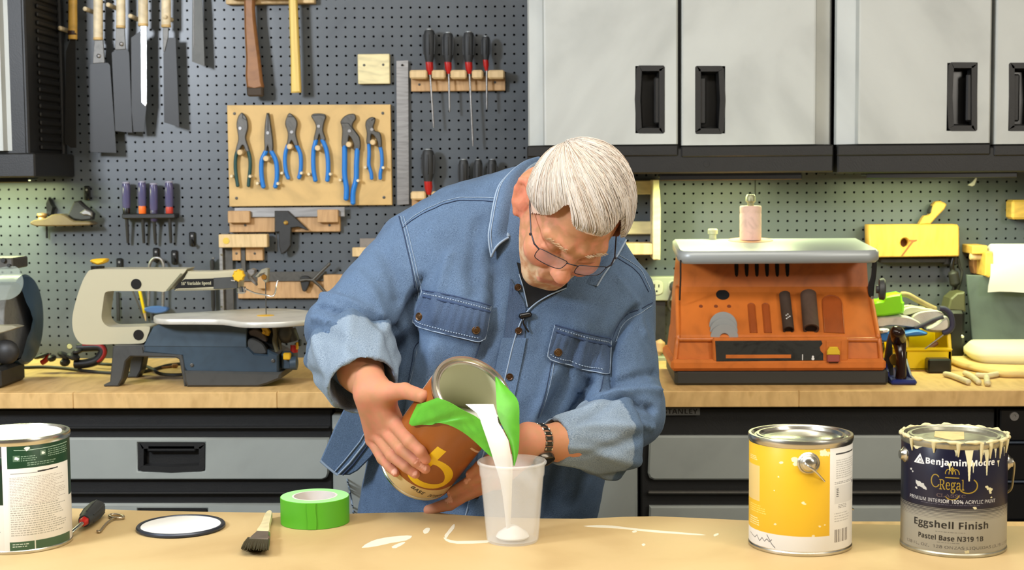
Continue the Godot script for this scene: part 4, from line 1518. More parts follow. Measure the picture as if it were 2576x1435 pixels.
	turned(b, pz(740, 887, z - 0.03), Vector3.UP, [Vector2(0, 0), Vector2(0.009, 0), Vector2(0.009, 0.018), Vector2(0, 0.018)], 12)
	put(b, "speed_dial", M.red, o)
	b = B.new()
	rb(b, 744, 862, 749, 880, z - 0.022, 0.012, 0.001)
	rb(b, 712, 889, 730, 906, z - 0.006, 0.02, 0.002)
	put(b, "switch", M.yellow, o)
	b = B.new()
	rb(b, 706, 885, 738, 930, z - 0.02, 0.06, 0.003)
	turned(b, pz(730, 914, z - 0.02), Vector3.RIGHT, [Vector2(0, 0), Vector2(0.014, 0), Vector2(0.017, 0.002), Vector2(0.017, 0.016), Vector2(0.010, 0.018), Vector2(0, 0.016)], 16)
	rb(b, 750, 855, 757, 872, z - 0.03, 0.012, 0.002)
	put(b, "control_box", M.saw_blue, o)
	# base and legs
	b = B.new()
	ext(b, pp([462, 934, 708, 938, 704, 955, 672, 968, 648, 975, 470, 975, 464, 960], z + 0.012), z - 0.15, z + 0.012, 0.005)
	put(b, "base", M.saw_grey, o)
	for k in 2:
		b = B.new()
		var dz := -0.155 * k
		ext(b, pp([283, 873, 360, 872, 362, 887, 458, 891, 464, 910, 470, 973, 463, 973, 450, 905, 440, 900, 328, 898, 316, 910, 307, 955, 297, 973, 262, 974, 260, 969, 276, 961, 281, 905], z), z - 0.05 + dz, z + dz, 0.003)
		put(b, "leg", M.saw_grey, o)
	b = B.new()
	rb(b, 286, 870, 386, 884, z - 0.002, 0.18, 0.002)
	put(b, "bridge", M.saw_grey, o)

func grinder() -> void:
	var c := pz(64, 804, -3.58)
	var o := thing("bench_grinder", "blue bench grinder with a clear eye shield, cut by the left edge", "bench grinder", Vector3(c.x, BENCH, c.z))
	var R := 0.112
	var blue := tri_tex(mat(Color(0.17, 0.28, 0.39), 0.35, 0.1), M.mottle, Vector3(5, 5, 5))
	var b := B.new()
	b.t = Transform3D(frame(Vector3.RIGHT), c)
	lathe(b, [Vector2(R - 0.003, -0.012), Vector2(R, -0.008), Vector2(R, 0.0), Vector2(R - 0.006, 0.007), Vector2(R - 0.02, 0.010), Vector2(0.05, 0.013), Vector2(0.03, 0.018), Vector2(0, 0.019)], 44, deg_to_rad(150), deg_to_rad(392))
	put(b, "guard_plate", blue, o)
	b = B.new()
	b.t = Transform3D(frame(Vector3.RIGHT), c)
	# the guard's rim leaves the wheel open towards the man's side
	lathe(b, [Vector2(R - 0.003, -0.055), Vector2(R, -0.053), Vector2(R, -0.008), Vector2(R - 0.003, -0.008), Vector2(R - 0.003, -0.055)], 44, deg_to_rad(150), deg_to_rad(392))
	lathe(b, [Vector2(R - 0.022, -0.056), Vector2(R - 0.001, -0.056), Vector2(R - 0.001, -0.052), Vector2(R - 0.022, -0.052)], 44, deg_to_rad(150), deg_to_rad(392))
	put(b, "wheel_guard", blue, o)
	b = B.new()
	turned(b, c + Vector3(-0.048, 0, 0), Vector3.RIGHT, [Vector2(0, 0), Vector2(0.096, 0), Vector2(0.098, 0.002), Vector2(0.098, 0.030), Vector2(0.096, 0.032), Vector2(0, 0.032)], 48)
	put(b, "wheel", tri_tex(mat(Color(0.48, 0.48, 0.47), 0.75), M.mottle, Vector3(14, 14, 14)), o)
	b = B.new()
	turned(b, c + Vector3(-0.34, -0.01, 0), Vector3.RIGHT, [Vector2(0, 0), Vector2(0.06, 0), Vector2(0.072, 0.02), Vector2(0.072, 0.25), Vector2(0.05, 0.27), Vector2(0, 0.275)], 28)
	put(b, "motor", blue, o)
	# eye shield
	b = B.new()
	var zz := c.z + 0.14
	ext(b, curve2(pp([-60, 690, -10, 676, 38, 670, 54, 690, 59, 714, 50, 738, 30, 752, 8, 755, -60, 758], zz), 3), zz - 0.0015, zz + 0.0015, 0.0005)
	put(b, "eye_shield", M.clear, o)
	b = B.new()
	rb(b, -40, 650, 32, 678, zz - 0.003, 0.10, 0.003)
	put(b, "shield_bracket", M.steel_dark, o)
	for q in [[10, 655, 0.006], [24, 668, 0.004]]:
		b = B.new()
		disc(b, pz(q[0], q[1], zz - 0.002), Vector3.BACK, q[2], 0.007, 12)
		put(b, "bolt", M.iron, o)
	b = B.new()
	ext(b, pp([-60, 822, 30, 820, 47, 824, 20, 834, -10, 842, -60, 842], zz + 0.02), zz - 0.02, zz + 0.02, 0.002)
	put(b, "tool_rest", tri_tex(mat(Color(0.66, 0.64, 0.55), 0.4, 0.3), M.mottle, Vector3(8, 8, 8)), o)
	b = B.new()
	blob(b, pz(16, 886, zz - 0.02), Vector3(0.032, 0.03, 0.02), Basis(), 14)
	put(b, "rest_knob", M.iron, o)
	b = B.new()
	var f := pz(-20, 930, -3.42)
	box(b, Vector3(f.x - 0.045, BENCH + 0.024, -3.50), Vector3(0.13, 0.046, 0.16), 0.006)
	put(b, "base", M.iron, o)
	b = B.new()
	box(b, Vector3(f.x - 0.05, BENCH + 0.070, -3.54), Vector3(0.09, 0.05, 0.12), 0.005)
	put(b, "pedestal", tri_tex(mat(Color(0.36, 0.34, 0.24), 0.5), M.mottle, Vector3(6, 6, 6)), o)

# ---------------------------------------------------------------- right half of the bench
func sander() -> void:
	var o := thing("spindle_sander", "orange benchtop spindle sander with a grey table and a dark base", "sander", pz(1965, 971, -3.5))
	var b := B.new()
	var z := -3.43
	# base
	var bl := ph(1696, 971, BENCH)
	z = bl.z
	rb(b, 1697, 930, 2236, 972.5, z, 0.30, 0.008)
	put(b, "base", M.base_grey, o)
	b = B.new()
	rb(b, 1688, 905, 2230, 934, z + 0.006, 0.31, 0.007)
	put(b, "skirt", M.orange, o)
	# lower front and sloping face: left and right ends of each crease
	var cr := [[1698, 2216, 908, z - 0.012], [1704, 2211, 852, z - 0.018], [1706, 2208, 843, z - 0.024], [1704, 2188, 735, z - 0.12], [1706, 2184, 722, z - 0.128], [1712, 2180, 652, z - 0.135]]
	b = B.new()
	var L := []
	var R := []
	for q in cr:
		L.append(pz(q[0], q[2], q[3]))
		R.append(pz(q[1], q[2], q[3]))
	for i in cr.size() - 1:
		b.quad(L[i], R[i], R[i + 1], L[i + 1])
	for sd in [L, R]:
		for i in cr.size() - 1:
			var p: Vector3 = sd[i]
			var q: Vector3 = sd[i + 1]
			var p2 := Vector3(p.x, p.y, z - 0.29)
			var q2 := Vector3(q.x, q.y, z - 0.29)
			if sd == L:
				b.quad(p2, p, q, q2)
			else:
				b.quad(p, p2, q2, q)
	b.quad(L[5], R[5], Vector3(R[5].x, R[5].y, z - 0.29), Vector3(L[5].x, L[5].y, z - 0.29))
	var body := put(b, "body", M.orange, o)
	# raised side cheeks that frame the slope
	for k in 2:
		b = B.new()
		var sgn := 1.0 if k == 0 else -1.0
		var S: Array = L if k == 0 else R
		var rows := []
		for w in [0.0, 1.0]:
			var row := []
			for q in [S[0], S[1], S[2], S[3], S[4]]:
				row.append(q + Vector3(sgn * (-0.006 + 0.012 * w), 0.004, 0.006))
			rows.append(row)
		tube(b, curve([S[0] + Vector3(0, 0, 0.003), S[1], S[2], S[3], S[4]], 3), 0.006, 8)
		put(b, "cheek", M.orange, body)
	b = B.new()
	tube(b, [L[1] + Vector3(0.004, -0.003, 0), R[1] + Vector3(-0.004, -0.003, 0)], 0.006, 10)
	put(b, "front_lip", M.orange, body)
	b = B.new()
	rb(b, 1712, 905, 1800, 911, z + 0.0, 0.02, 0.003)
	rb(b, 2138, 903, 2218, 909, z + 0.0, 0.02, 0.003)
	put(b, "ledge", M.orange, body)
	# centre console with the sticker
	b = B.new()
	rb(b, 1793, 851, 2135, 911, z + 0.003, 0.03, 0.004)
	var con := put(b, "console", M.orange, body)
	b = B.new()
	ext(b, pp([1799, 858, 2066, 857, 2069, 865, 2062, 874, 2064, 883, 2071, 890, 2071, 907, 1802, 910], z + 0.003), z, z + 0.0042, 0.0004)
	var st := put(b, "sticker", tri_tex(mat(Color(0.16, 0.165, 0.16), 0.4), noise_tex(0.03, 4, [0.0, gcol(0.55), 0.5, gcol(1.0), 1.0, gcol(1.5)], 31), Vector3(5, 9, 5)), con)
	b = B.new()
	rb(b, 1826, 893, 1990, 902, z + 0.0048, 0.001, 0.0003)
	put(b, "stripe", M.orange, st)
	b = B.new()
	rb(b, 2018, 892, 2020, 907, z + 0.0048, 0.001, 0.0002)
	disc(b, pz(2045, 898, z + 0.0044), Vector3.BACK, 0.0026, 0.0006, 10)
	disc(b, pz(2045, 903, z + 0.0044), Vector3.BACK, 0.0035, 0.0006, 10)
	put(b, "mark", M.white, st)
	b = B.new()
	rb(b, 2076, 856, 2118, 916, z + 0.005, 0.012, 0.003)
	var sp := put(b, "switch_plate", M.orange, con)
	b = B.new()
	rb(b, 2083, 874, 2112, 917, z + 0.008, 0.012, 0.004)
	put(b, "switch_frame", mat(Color(0.22, 0.13, 0.11), 0.5), sp)
	b = B.new()
	ext(b, pp([2080, 884, 2087, 873, 2106, 873, 2112, 884, 2112, 893, 2080, 893], z + 0.01), z + 0.004, z + 0.016, 0.002)
	put(b, "switch_key", mat(Color(0.86, 0.72, 0.16), 0.45), sp)
	b = B.new()
	rb(b, 2081, 892, 2113, 912, z + 0.014, 0.012, 0.002)
	put(b, "switch_button", mat(Color(0.60, 0.28, 0.24), 0.5), sp)
	# features of the slope: u runs left to right in pixels, y in pixels
	var up: Vector3 = (L[3] - L[2]).normalized()
	var nn: Vector3 = Vector3.RIGHT.cross(up).normalized()
	if nn.z < 0:
		nn = -nn
	for i in 6:
		var x := 1852.0 + i * 25.6
		b = B.new()
		ext(b, curve2(pp([x - 4, 656, x + 5, 656, x + 5, 692, x + 1, 697, x - 3, 692], z - 0.131), 2), z - 0.14, z - 0.1305, 0.0005)
		put(b, "vent_slot", M.dark, body)
	for q in [[1890.0, 8.0, 762.0], [1926.0, 8.0, 762.0], [2093.0, 24.0, 738.0]]:
		b = B.new()
		var p0 := onslope(q[0] + 6.0, 838.0, L, nn)
		var p1 := onslope(q[0], q[2] + q[1], L, nn)
		groove(b, p0, p1, q[1] * px_m(3.5), nn, 0.006)
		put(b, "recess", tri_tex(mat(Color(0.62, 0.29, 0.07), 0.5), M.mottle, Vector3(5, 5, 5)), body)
	for q in [[1818.0, 742.0, 17.0], [1763.0, 771.0, 5.0], [1801.0, 771.0, 5.0], [1834.0, 771.0, 5.0]]:
		b = B.new()
		disc(b, onslope(q[0], q[1], L, nn) - nn * 0.004, nn, q[2] * px_m(3.5), 0.0047, 20, 0.0003)
		put(b, "socket", M.dark if q[2] > 10 else mat(Color(0.45, 0.20, 0.06), 0.6), body)
	# table, tipped a little towards the front
	var tz := z + 0.012
	var ty := pz(1960, 632, tz).y
	var w := pz(1708, 632, tz).x
	var e := pz(2218, 632, tz).x
	var c := 0.030
	var tilt := Transform3D(Basis(Vector3.RIGHT, 0.066), Vector3(0, ty, tz))
	var lay := Basis(Vector3.RIGHT, Vector3.FORWARD, Vector3.UP)
	var pl := PackedVector2Array([Vector2(w, c), Vector2(w + 0.008, 0.008), Vector2(w + c, 0), Vector2(e - c, 0), Vector2(e - 0.008, 0.008), Vector2(e, c), Vector2(e - 0.004, 0.27), Vector2(w + 0.004, 0.27)])
	b = B.new()
	b.t = tilt * Transform3D(lay, Vector3.ZERO)
	ext(b, pl, -0.030, 0.0, 0.006, true)
	var tb := put(b, "table", M.top_grey, o)
	var on_table := func(x: float, y: float) -> Vector3:
		var d := ray(x, y)
		var n := tilt.basis * Vector3.UP
		return eye + d * ((tilt.origin - eye).dot(n) / d.dot(n))
	b = B.new()
	var sb: Vector3 = on_table.call(1888.0, 605.0)
	disc(b, sb, tilt.basis * Vector3.UP, 0.055, 0.0012, 32)
	put(b, "throat_plate", tri_tex(mat(Color(0.78, 0.56, 0.42), 0.6), M.mottle, Vector3(8, 8, 8)), tb)
	# spindle
	b = B.new()
	var r := 27.0 * px_m(sb.z)
	turned(b, sb + Vector3(0, 0.001, 0), Vector3.UP, [Vector2(0, 0), Vector2(r, 0), Vector2(r, 0.064), Vector2(r * 0.98, 0.0655), Vector2(r * 0.98, 0.068), Vector2(r, 0.0695), Vector2(r, 0.082), Vector2(r * 0.93, 0.0845), Vector2(0, 0.0845)], 28)
	var sp2 := put(b, "sanding_drum", relief(tri_tex(mat(Color(0.84, 0.70, 0.64), 0.8), M.mottle, Vector3(10, 10, 10)), M.fine, 0.03), o)
	b = B.new()
	turned(b, sb + Vector3(0, 0.0855, 0), Vector3.UP, [Vector2(0, 0), Vector2(0.008, 0), Vector2(0.0085, 0.008), Vector2(0.0125, 0.011), Vector2(0.0125, 0.022), Vector2(0.009, 0.028), Vector2(0, 0.028)], 18)
	put(b, "spindle_nut", tri_tex(mat(Color(0.55, 0.55, 0.42), 0.4, 0.3), M.mottle, Vector3(9, 9, 9)), sp2)
	b = B.new()
	turned(b, on_table.call(1793.0, 602.0), Vector3.UP, [Vector2(0, 0), Vector2(0.009, 0), Vector2(0.009, 0.012), Vector2(0.0125, 0.013), Vector2(0.0125, 0.023), Vector2(0.010, 0.026), Vector2(0, 0.026)], 18)
	put(b, "table_knob", tri_tex(mat(Color(0.68, 0.68, 0.55), 0.5), M.mottle, Vector3(9, 9, 9)), tb)
	# tilt brackets
	b = B.new()
	tube(b, pq([1712, 655, z + 0.0, 1712, 700, z - 0.02, 1710, 755, z - 0.07]), 0.0022, 8)
	put(b, "tilt_bracket", M.iron, o)
	b = B.new()
	var q0 := z - 0.03
	ext(b, curve2(pp([2196, 655, 2206, 655, 2205, 690, 2200, 720, 2197, 750, 2186, 745, 2184, 720, 2192, 695], q0), 3), q0 - 0.006, q0, 0.002)
	put(b, "tilt_bracket", M.black_gloss, o)
	b = B.new()
	turned(b, pz(2204, 728, q0 - 0.004), Vector3(1, 0, 0.12), [Vector2(0, 0), Vector2(0.010, 0), Vector2(0.010, 0.006), Vector2(0.025, 0.007), Vector2(0.026, 0.017), Vector2(0.022, 0.021), Vector2(0, 0.021)], 22)
	put(b, "tilt_knob", M.saw_grey, o)
	b = B.new()
	disc(b, pz(2194, 749, q0), Vector3.BACK, 0.004, 0.003, 10)
	put(b, "bolt", M.chrome, o)
	# loose pieces kept on the slope
	for i in 2:
		var x: float = [1975.0, 2033.0][i]
		var rr: float = [14.0, 20.0][i] * px_m(3.5)
		var p0 := onslope(x + [8.0, 6.0][i], 836, L, nn) + nn * (rr * 0.55)
		var p1 := onslope(x - [2.0, 1.0][i], 742.0 + [14.0, 20.0][i] * 0.3, L, nn) + nn * (rr * 0.55)
		b = B.new()
		var ln := p0.distance_to(p1)
		turned(b, p0, p1 - p0, [Vector2(rr * 0.75, 0.004), Vector2(rr * 0.78, 0), Vector2(rr, 0), Vector2(rr, ln), Vector2(rr * 0.78, ln), Vector2(rr * 0.75, ln - 0.004)], 24)
		b.flat()
		var dr := thing("sanding_sleeve", ["narrow dark sanding sleeve lying in the orange sander's slope", "wide dark sanding sleeve lying in the orange sander's slope"][i], "sanding sleeve", p0, "sanding sleeves stored on the sander")
		put(b, "sleeve", tri_tex(mat([Color(0.25, 0.19, 0.15), Color(0.33, 0.25, 0.20)][i], 0.85), M.mottle, Vector3(12, 12, 12)), dr)
		b = B.new()
		turned(b, p0 + (p1 - p0).normalized() * 0.003, p1 - p0, [Vector2(0, 0), Vector2(rr * 0.76, 0), Vector2(rr * 0.76, 0.002), Vector2(0, 0.002)], 20)
		put(b, "core", M.dark, dr)
		if i == 0:      # worn white print
			b = B.new()
			for k in 5:
				var dd := p0.lerp(p1, 0.22 + 0.03 * k) + nn * rr * 1.0 + Vector3((k % 3 - 1) * 0.004, 0, 0)
				blob(b, dd, Vector3(0.002, 0.0016, 0.0007), Basis(), 8)
			put(b, "worn_print", M.white, dr)
	for i in 3:
		var cc := pz(1819.0 + i * 1.5, 820.0 + i * 15.5, onslope(1818.0, 815.0 + i * 12.0, L, nn).z + 0.003)
		b = B.new()
		turned(b, cc, Vector3(0, 0.12, 1).normalized(), [Vector2(0.011, 0.003), Vector2(0.011, 0), Vector2(0.032, 0), Vector2(0.033, 0.001), Vector2(0.033, 0.003), Vector2(0.032, 0.004), Vector2(0.012, 0.004), Vector2(0.011, 0.003)], 32)
		one(b, "throat_ring", mat(Color(0.56, 0.57, 0.57), 0.45), ["grey throat ring standing in the sander's slope, hindmost of three", "grey throat ring standing in the sander's slope, middle of three", "grey throat ring standing in the sander's slope, frontmost of three"][i], "ring", "grey rings stored on the sander")

func onslope(x: float, y: float, L: Array, nn: Vector3) -> Vector3:
	var d := ray(x, y)
	return eye + d * ((L[2] - eye).dot(nn) / d.dot(nn))
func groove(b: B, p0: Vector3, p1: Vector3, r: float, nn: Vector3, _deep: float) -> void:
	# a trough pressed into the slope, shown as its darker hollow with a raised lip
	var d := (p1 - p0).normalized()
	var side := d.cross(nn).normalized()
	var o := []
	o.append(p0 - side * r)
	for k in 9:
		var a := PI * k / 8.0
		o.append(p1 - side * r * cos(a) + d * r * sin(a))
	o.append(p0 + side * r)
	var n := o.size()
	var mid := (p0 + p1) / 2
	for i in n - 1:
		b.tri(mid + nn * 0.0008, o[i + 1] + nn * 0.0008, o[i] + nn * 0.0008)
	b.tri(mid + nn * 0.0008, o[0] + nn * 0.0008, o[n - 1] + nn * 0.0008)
	var lip := []
	for q in o:
		lip.append(q + nn * 0.0005)
	tube(b, lip, 0.0016, 6)

func bench_right() -> void:
	sander()
	# pale shelf frame behind the head
	var z := WALL + 0.12
	var o := thing("wall_shelf", "pale wooden wall shelf partly behind the man's head", "shelf", pz(1600, 653, WALL))
	var b := B.new()
	rb(b, 1642, 452, 1658, 654, z, 0.12, 0.002)
	put(b, "side_board", M.cream_wood, o)
	b = B.new()
	ext(b, pp([1656, 458, 1660, 480, 1662, 530, 1661, 654, 1655, 654], z), WALL + 0.003, z - 0.001, 0.001)
	put(b, "side_edge", M.cream_wood, o)
	b = B.new()
	rb(b, 1440, 455, 1640, 490, WALL + 0.022, 0.02, 0.002)
	put(b, "top_rail", M.cream_wood, o)
	b = B.new()
	rb(b, 1440, 558, 1640, 590, WALL + 0.022, 0.02, 0.002)
	put(b, "back_rail", M.cream_wood, o)
	b = B.new()
	rb(b, 1440, 614, 1642, 642, z - 0.004, 0.114, 0.002)
	put(b, "shelf", M.pine, o)
	# outlet strip
	z = WALL + 0.05
	o = thing("outlet_box", "pale metal electrical box with outlets beside the orange sander", "outlet", pz(1660, 756, WALL))
	b = B.new()
	rb(b, 1600, 698, 1712, 757, z, 0.05, 0.002)
	put(b, "box", mat(Color(0.62, 0.64, 0.55), 0.5), o)
	for x in [1652.0, 1697.0]:
		b = B.new()
		ext(b, curve2(pp([x - 15, 712, x, 706, x + 15, 712, x + 15, 736, x, 742, x - 15, 736], z), 3), z - 0.002, z + 0.003, 0.001)
		var f := put(b, "receptacle", mat(Color(0.70, 0.71, 0.62), 0.4), o)
		b = B.new()
		rb(b, x - 7, 715, x - 4, 725, z + 0.0035, 0.002, 0.0003)
		rb(b, x + 4, 716, x + 7, 724, z + 0.0035, 0.002, 0.0003)
		disc(b, pz(x, 733, z + 0.0015), Vector3.BACK, 0.0028, 0.002, 10)
		put(b, "slot", M.dark, f)
	b = B.new()
	blob(b, pz(1696, 722, z + 0.018), Vector3(0.014, 0.016, 0.016), Basis(), 12)
	tube(b, curve(pq([1690, 735, z + 0.02, 1682, 760, z + 0.01, 1684, 775, z, 1695, 790, z]), 4), 0.003, 8)
	one(b, "power_plug", M.saw_grey, "dark power plug in the outlet box beside the sander", "plug")
	b = B.new()
	rb(b, 1640, 759, 1675, 903, WALL + 0.04, 0.03, 0.002)
	one(b, "dark_panel", M.iron, "dark upright panel between the man's arm and the sander", "panel")
	b = B.new()
	pill(b, pq([1660, 865, WALL + 0.07, 1658, 882, WALL + 0.07]), 0.014, 12)
	turned(b, pz(1656, 905, WALL + 0.07), Vector3.UP, [Vector2(0, 0), Vector2(0.008, 0), Vector2(0.008, 0.03), Vector2(0, 0.03)], 12)
	one(b, "wooden_knob", M.fir, "round-topped wooden tool handle between the man's arm and the sander", "handle")
	b = B.new()
	rb(b, 1640, 898, 1690, 919, WALL + 0.10, 0.06, 0.003)
	one(b, "raceway", mat(Color(0.56, 0.58, 0.46), 0.5), "pale raceway strip low on the wall left of the sander", "raceway")
	# wooden plane on the wall
	z = WALL + 0.07
	o = thing("wooden_plane", "yellow-brown wooden bench plane hanging on the pegboard at right", "hand plane", pz(2300, 648, z))
	b = B.new()
	var s := 5.126
	var hol := PackedVector2Array()
	var hc := pz(2170 + 545 / s, 480 + 675 / s, z)
	for k in 20:
		hol.append(Vector2(hc.x + cos(TAU * k / 20) * 10.5 * px_m(z), hc.y + sin(TAU * k / 20) * 11.5 * px_m(z)))
	holed(b, pp([2186, 566, 2408, 565, 2413, 571, 2414, 643, 2411, 646, 2188, 648], z), hol, WALL + 0.012, z, 0.003)
	put(b, "body", M.beech, o)
	b = B.new()
	disc(b, hc + Vector3(0, 0, -0.03), Vector3.BACK, 0.0135, 0.004, 16)
	put(b, "throat", mat(Color(0.34, 0.18, 0.08), 0.7), o)
	b = B.new()
	ext(b, pp([495, 840, 520, 842, 655, 665, 700, 650, 705, 632, 660, 635, 600, 632, 600, 650, 630, 660], z + 0.001, 2170, 480, s), z - 0.004, z + 0.0008, 0.0003)
	put(b, "wedge_slot", mat(Color(0.52, 0.30, 0.14), 0.6), o)
	b = B.new()
	ext(b, pp([725, 436, 775, 350, 800, 322, 850, 318, 880, 285, 900, 190, 940, 140, 1000, 132, 1060, 160, 1080, 180, 1050, 240, 960, 330, 870, 430], z - 0.02, 2170, 480, s), z - 0.045, z - 0.015, 0.003)
	put(b, "wedge", M.beech, o)
	b = B.new()
	ext(b, pp([862, 300, 870, 240, 905, 185, 925, 160, 915, 200, 890, 270], z - 0.02, 2170, 480, s), z - 0.05, z - 0.018, 0.001)
	put(b, "iron", M.iron, o)
	b = B.new()
	rb(b, 2216, 650, 2380, 662, WALL + 0.04, 0.04, 0.002)
	one(b, "plane_ledge", M.iron, "black ledge that carries the wooden plane on the pegboard", "bracket")
	b = B.new()
	rb(b, 2546, 503, 2640, 552, WALL + 0.06, 0.06, 0.006)
	one(b, "wood_block", M.bamboo, "tan wooden block cut by the right edge of the picture", "wood block")
	# towel roll
	z = WALL + 0.10
	o = thing("roll_holder", "orange-brown wooden arm that carries the paper roll", "roll holder", pz(2470, 695, WALL))
	b = B.new()
	rb(b, 2446, 618, 2484, 640, WALL + 0.10, 0.10, 0.002)
	put(b, "back_block", M.bamboo, o)
	b = B.new()
	ext(b, pp([2472, 634, 2488, 632, 2491, 660, 2487, 690, 2480, 697, 2470, 692], z), WALL + 0.005, z + 0.03, 0.002)
	put(b, "arm", M.bamboo, o)
	b = B.new()
	ext(b, pp([2446, 640, 2472, 652, 2472, 692, 2450, 688, 2446, 670], z - 0.06), WALL + 0.004, z - 0.05, 0.002)
	put(b, "bracket", M.hickory, o)
	b = B.new()
	turned(b, pz(2440, 646, z - 0.02), Vector3.RIGHT, [Vector2(0, 0), Vector2(0.008, 0), Vector2(0.009, 0.002), Vector2(0.009, 0.25), Vector2(0, 0.25)], 14)
	put(b, "rod", M.pine, o)
	o = thing("paper_roll", "thick white paper towel roll on the wooden holder at the right edge", "paper roll", pz(2540, 728, z))
	var pc := pz(2540, 672, z)
	b = B.new()
	var rr := 58 * px_m(z)
	turned(b, Vector3(pz(2490, 672, z).x, pc.y, pc.z), Vector3.RIGHT, [Vector2(0.016, 0.001), Vector2(0.018, 0), Vector2(rr - 0.003, 0), Vector2(rr, 0.004), Vector2(rr, 0.28), Vector2(0.018, 0.28)], 40)
	put(b, "roll", M.white, o)
	b = B.new()
	var rows := []
	for q in [[pc.y + rr * 0.2, pc.z + rr * 1.0], [pc.y - rr * 0.3, pc.z + rr * 0.98], [pc.y - rr * 0.75, pc.z + rr * 0.86], [pc.y - rr * 1.02, pc.z + rr * 0.80]]:
		var row := []
		for k in 8:
			row.append(Vector3(pz(2489 if q[0] < pc.y - 0.03 else 2492, 672, z + rr).x + k * 0.03, q[0] + (0.002 * sin(k * 1.3) if q[0] < pc.y - 0.05 else 0.0), q[1] + 0.001))
		rows.append(row)
	rows.reverse()
	sheet(b, rows, 0.0006)
	put(b, "loose_end", M.white, o)
	# leaning board
	b = B.new()
	var bz := -3.90
	ext(b, pp([2432, 692, 2640, 700, 2640, 868, 2446, 862], bz), bz - 0.012, bz, 0.002)
	one(b, "leaning_panel", tri_tex(mat(Color(0.34, 0.39, 0.39), 0.45), M.mottle, Vector3(3, 3, 3)), "dark grey-green panel leaning on the wall under the paper roll", "panel")
	# black hanging drill
	z = WALL + 0.05
	o = thing("hand_brace", "black hanging brace with a curved arm below the wooden plane", "hand tool", pz(2390, 880, z))
	b = B.new()
	tube(b, curve(p3([2398, 650, 2394, 672, 2400, 688, 2408, 706, 2402, 722, 2396, 740, 2386, 762, 2378, 790], z), 5), 0.006, 8)
	put(b, "arm", M.black_gloss, o)
	b = B.new()
	pill(b, p3([2398, 690, 2402, 712], z + 0.006), 0.014, 12)
	put(b, "grip", M.iron, o)
	b = B.new()
	tube(b, curve(p3([2410, 650, 2414, 672, 2420, 690, 2408, 735, 2394, 760, 2386, 800], z - 0.02), 5), 0.004, 8)
	put(b, "strap", M.cord, o)
	b = B.new()
	rb(b, 2376, 646, 2410, 668, z - 0.01, 0.03, 0.004)
	put(b, "hook_plate", M.iron, o)
	o = thing("battery_charger", "black and olive tool case standing behind the yellow bin", "case", pz(2412, 895, -3.86))
	b = B.new()
	rb(b, 2386, 782, 2428, 900, -3.86, 0.10, 0.008)
	put(b, "body", M.black_gloss, o)
	b = B.new()
	ext(b, pp([2384, 782, 2392, 752, 2408, 738, 2428, 735, 2430, 785], -3.87), -3.95, -3.87, 0.004)
	put(b, "lid", tri_tex(mat(Color(0.33, 0.33, 0.23), 0.5), M.mottle, Vector3(6, 6, 6)), o)
	b = B.new()
	disc(b, pz(2421, 847, -3.86), Vector3.BACK, 0.004, 0.003, 10)
	put(b, "latch", M.chrome, o)
	bench_clutter()

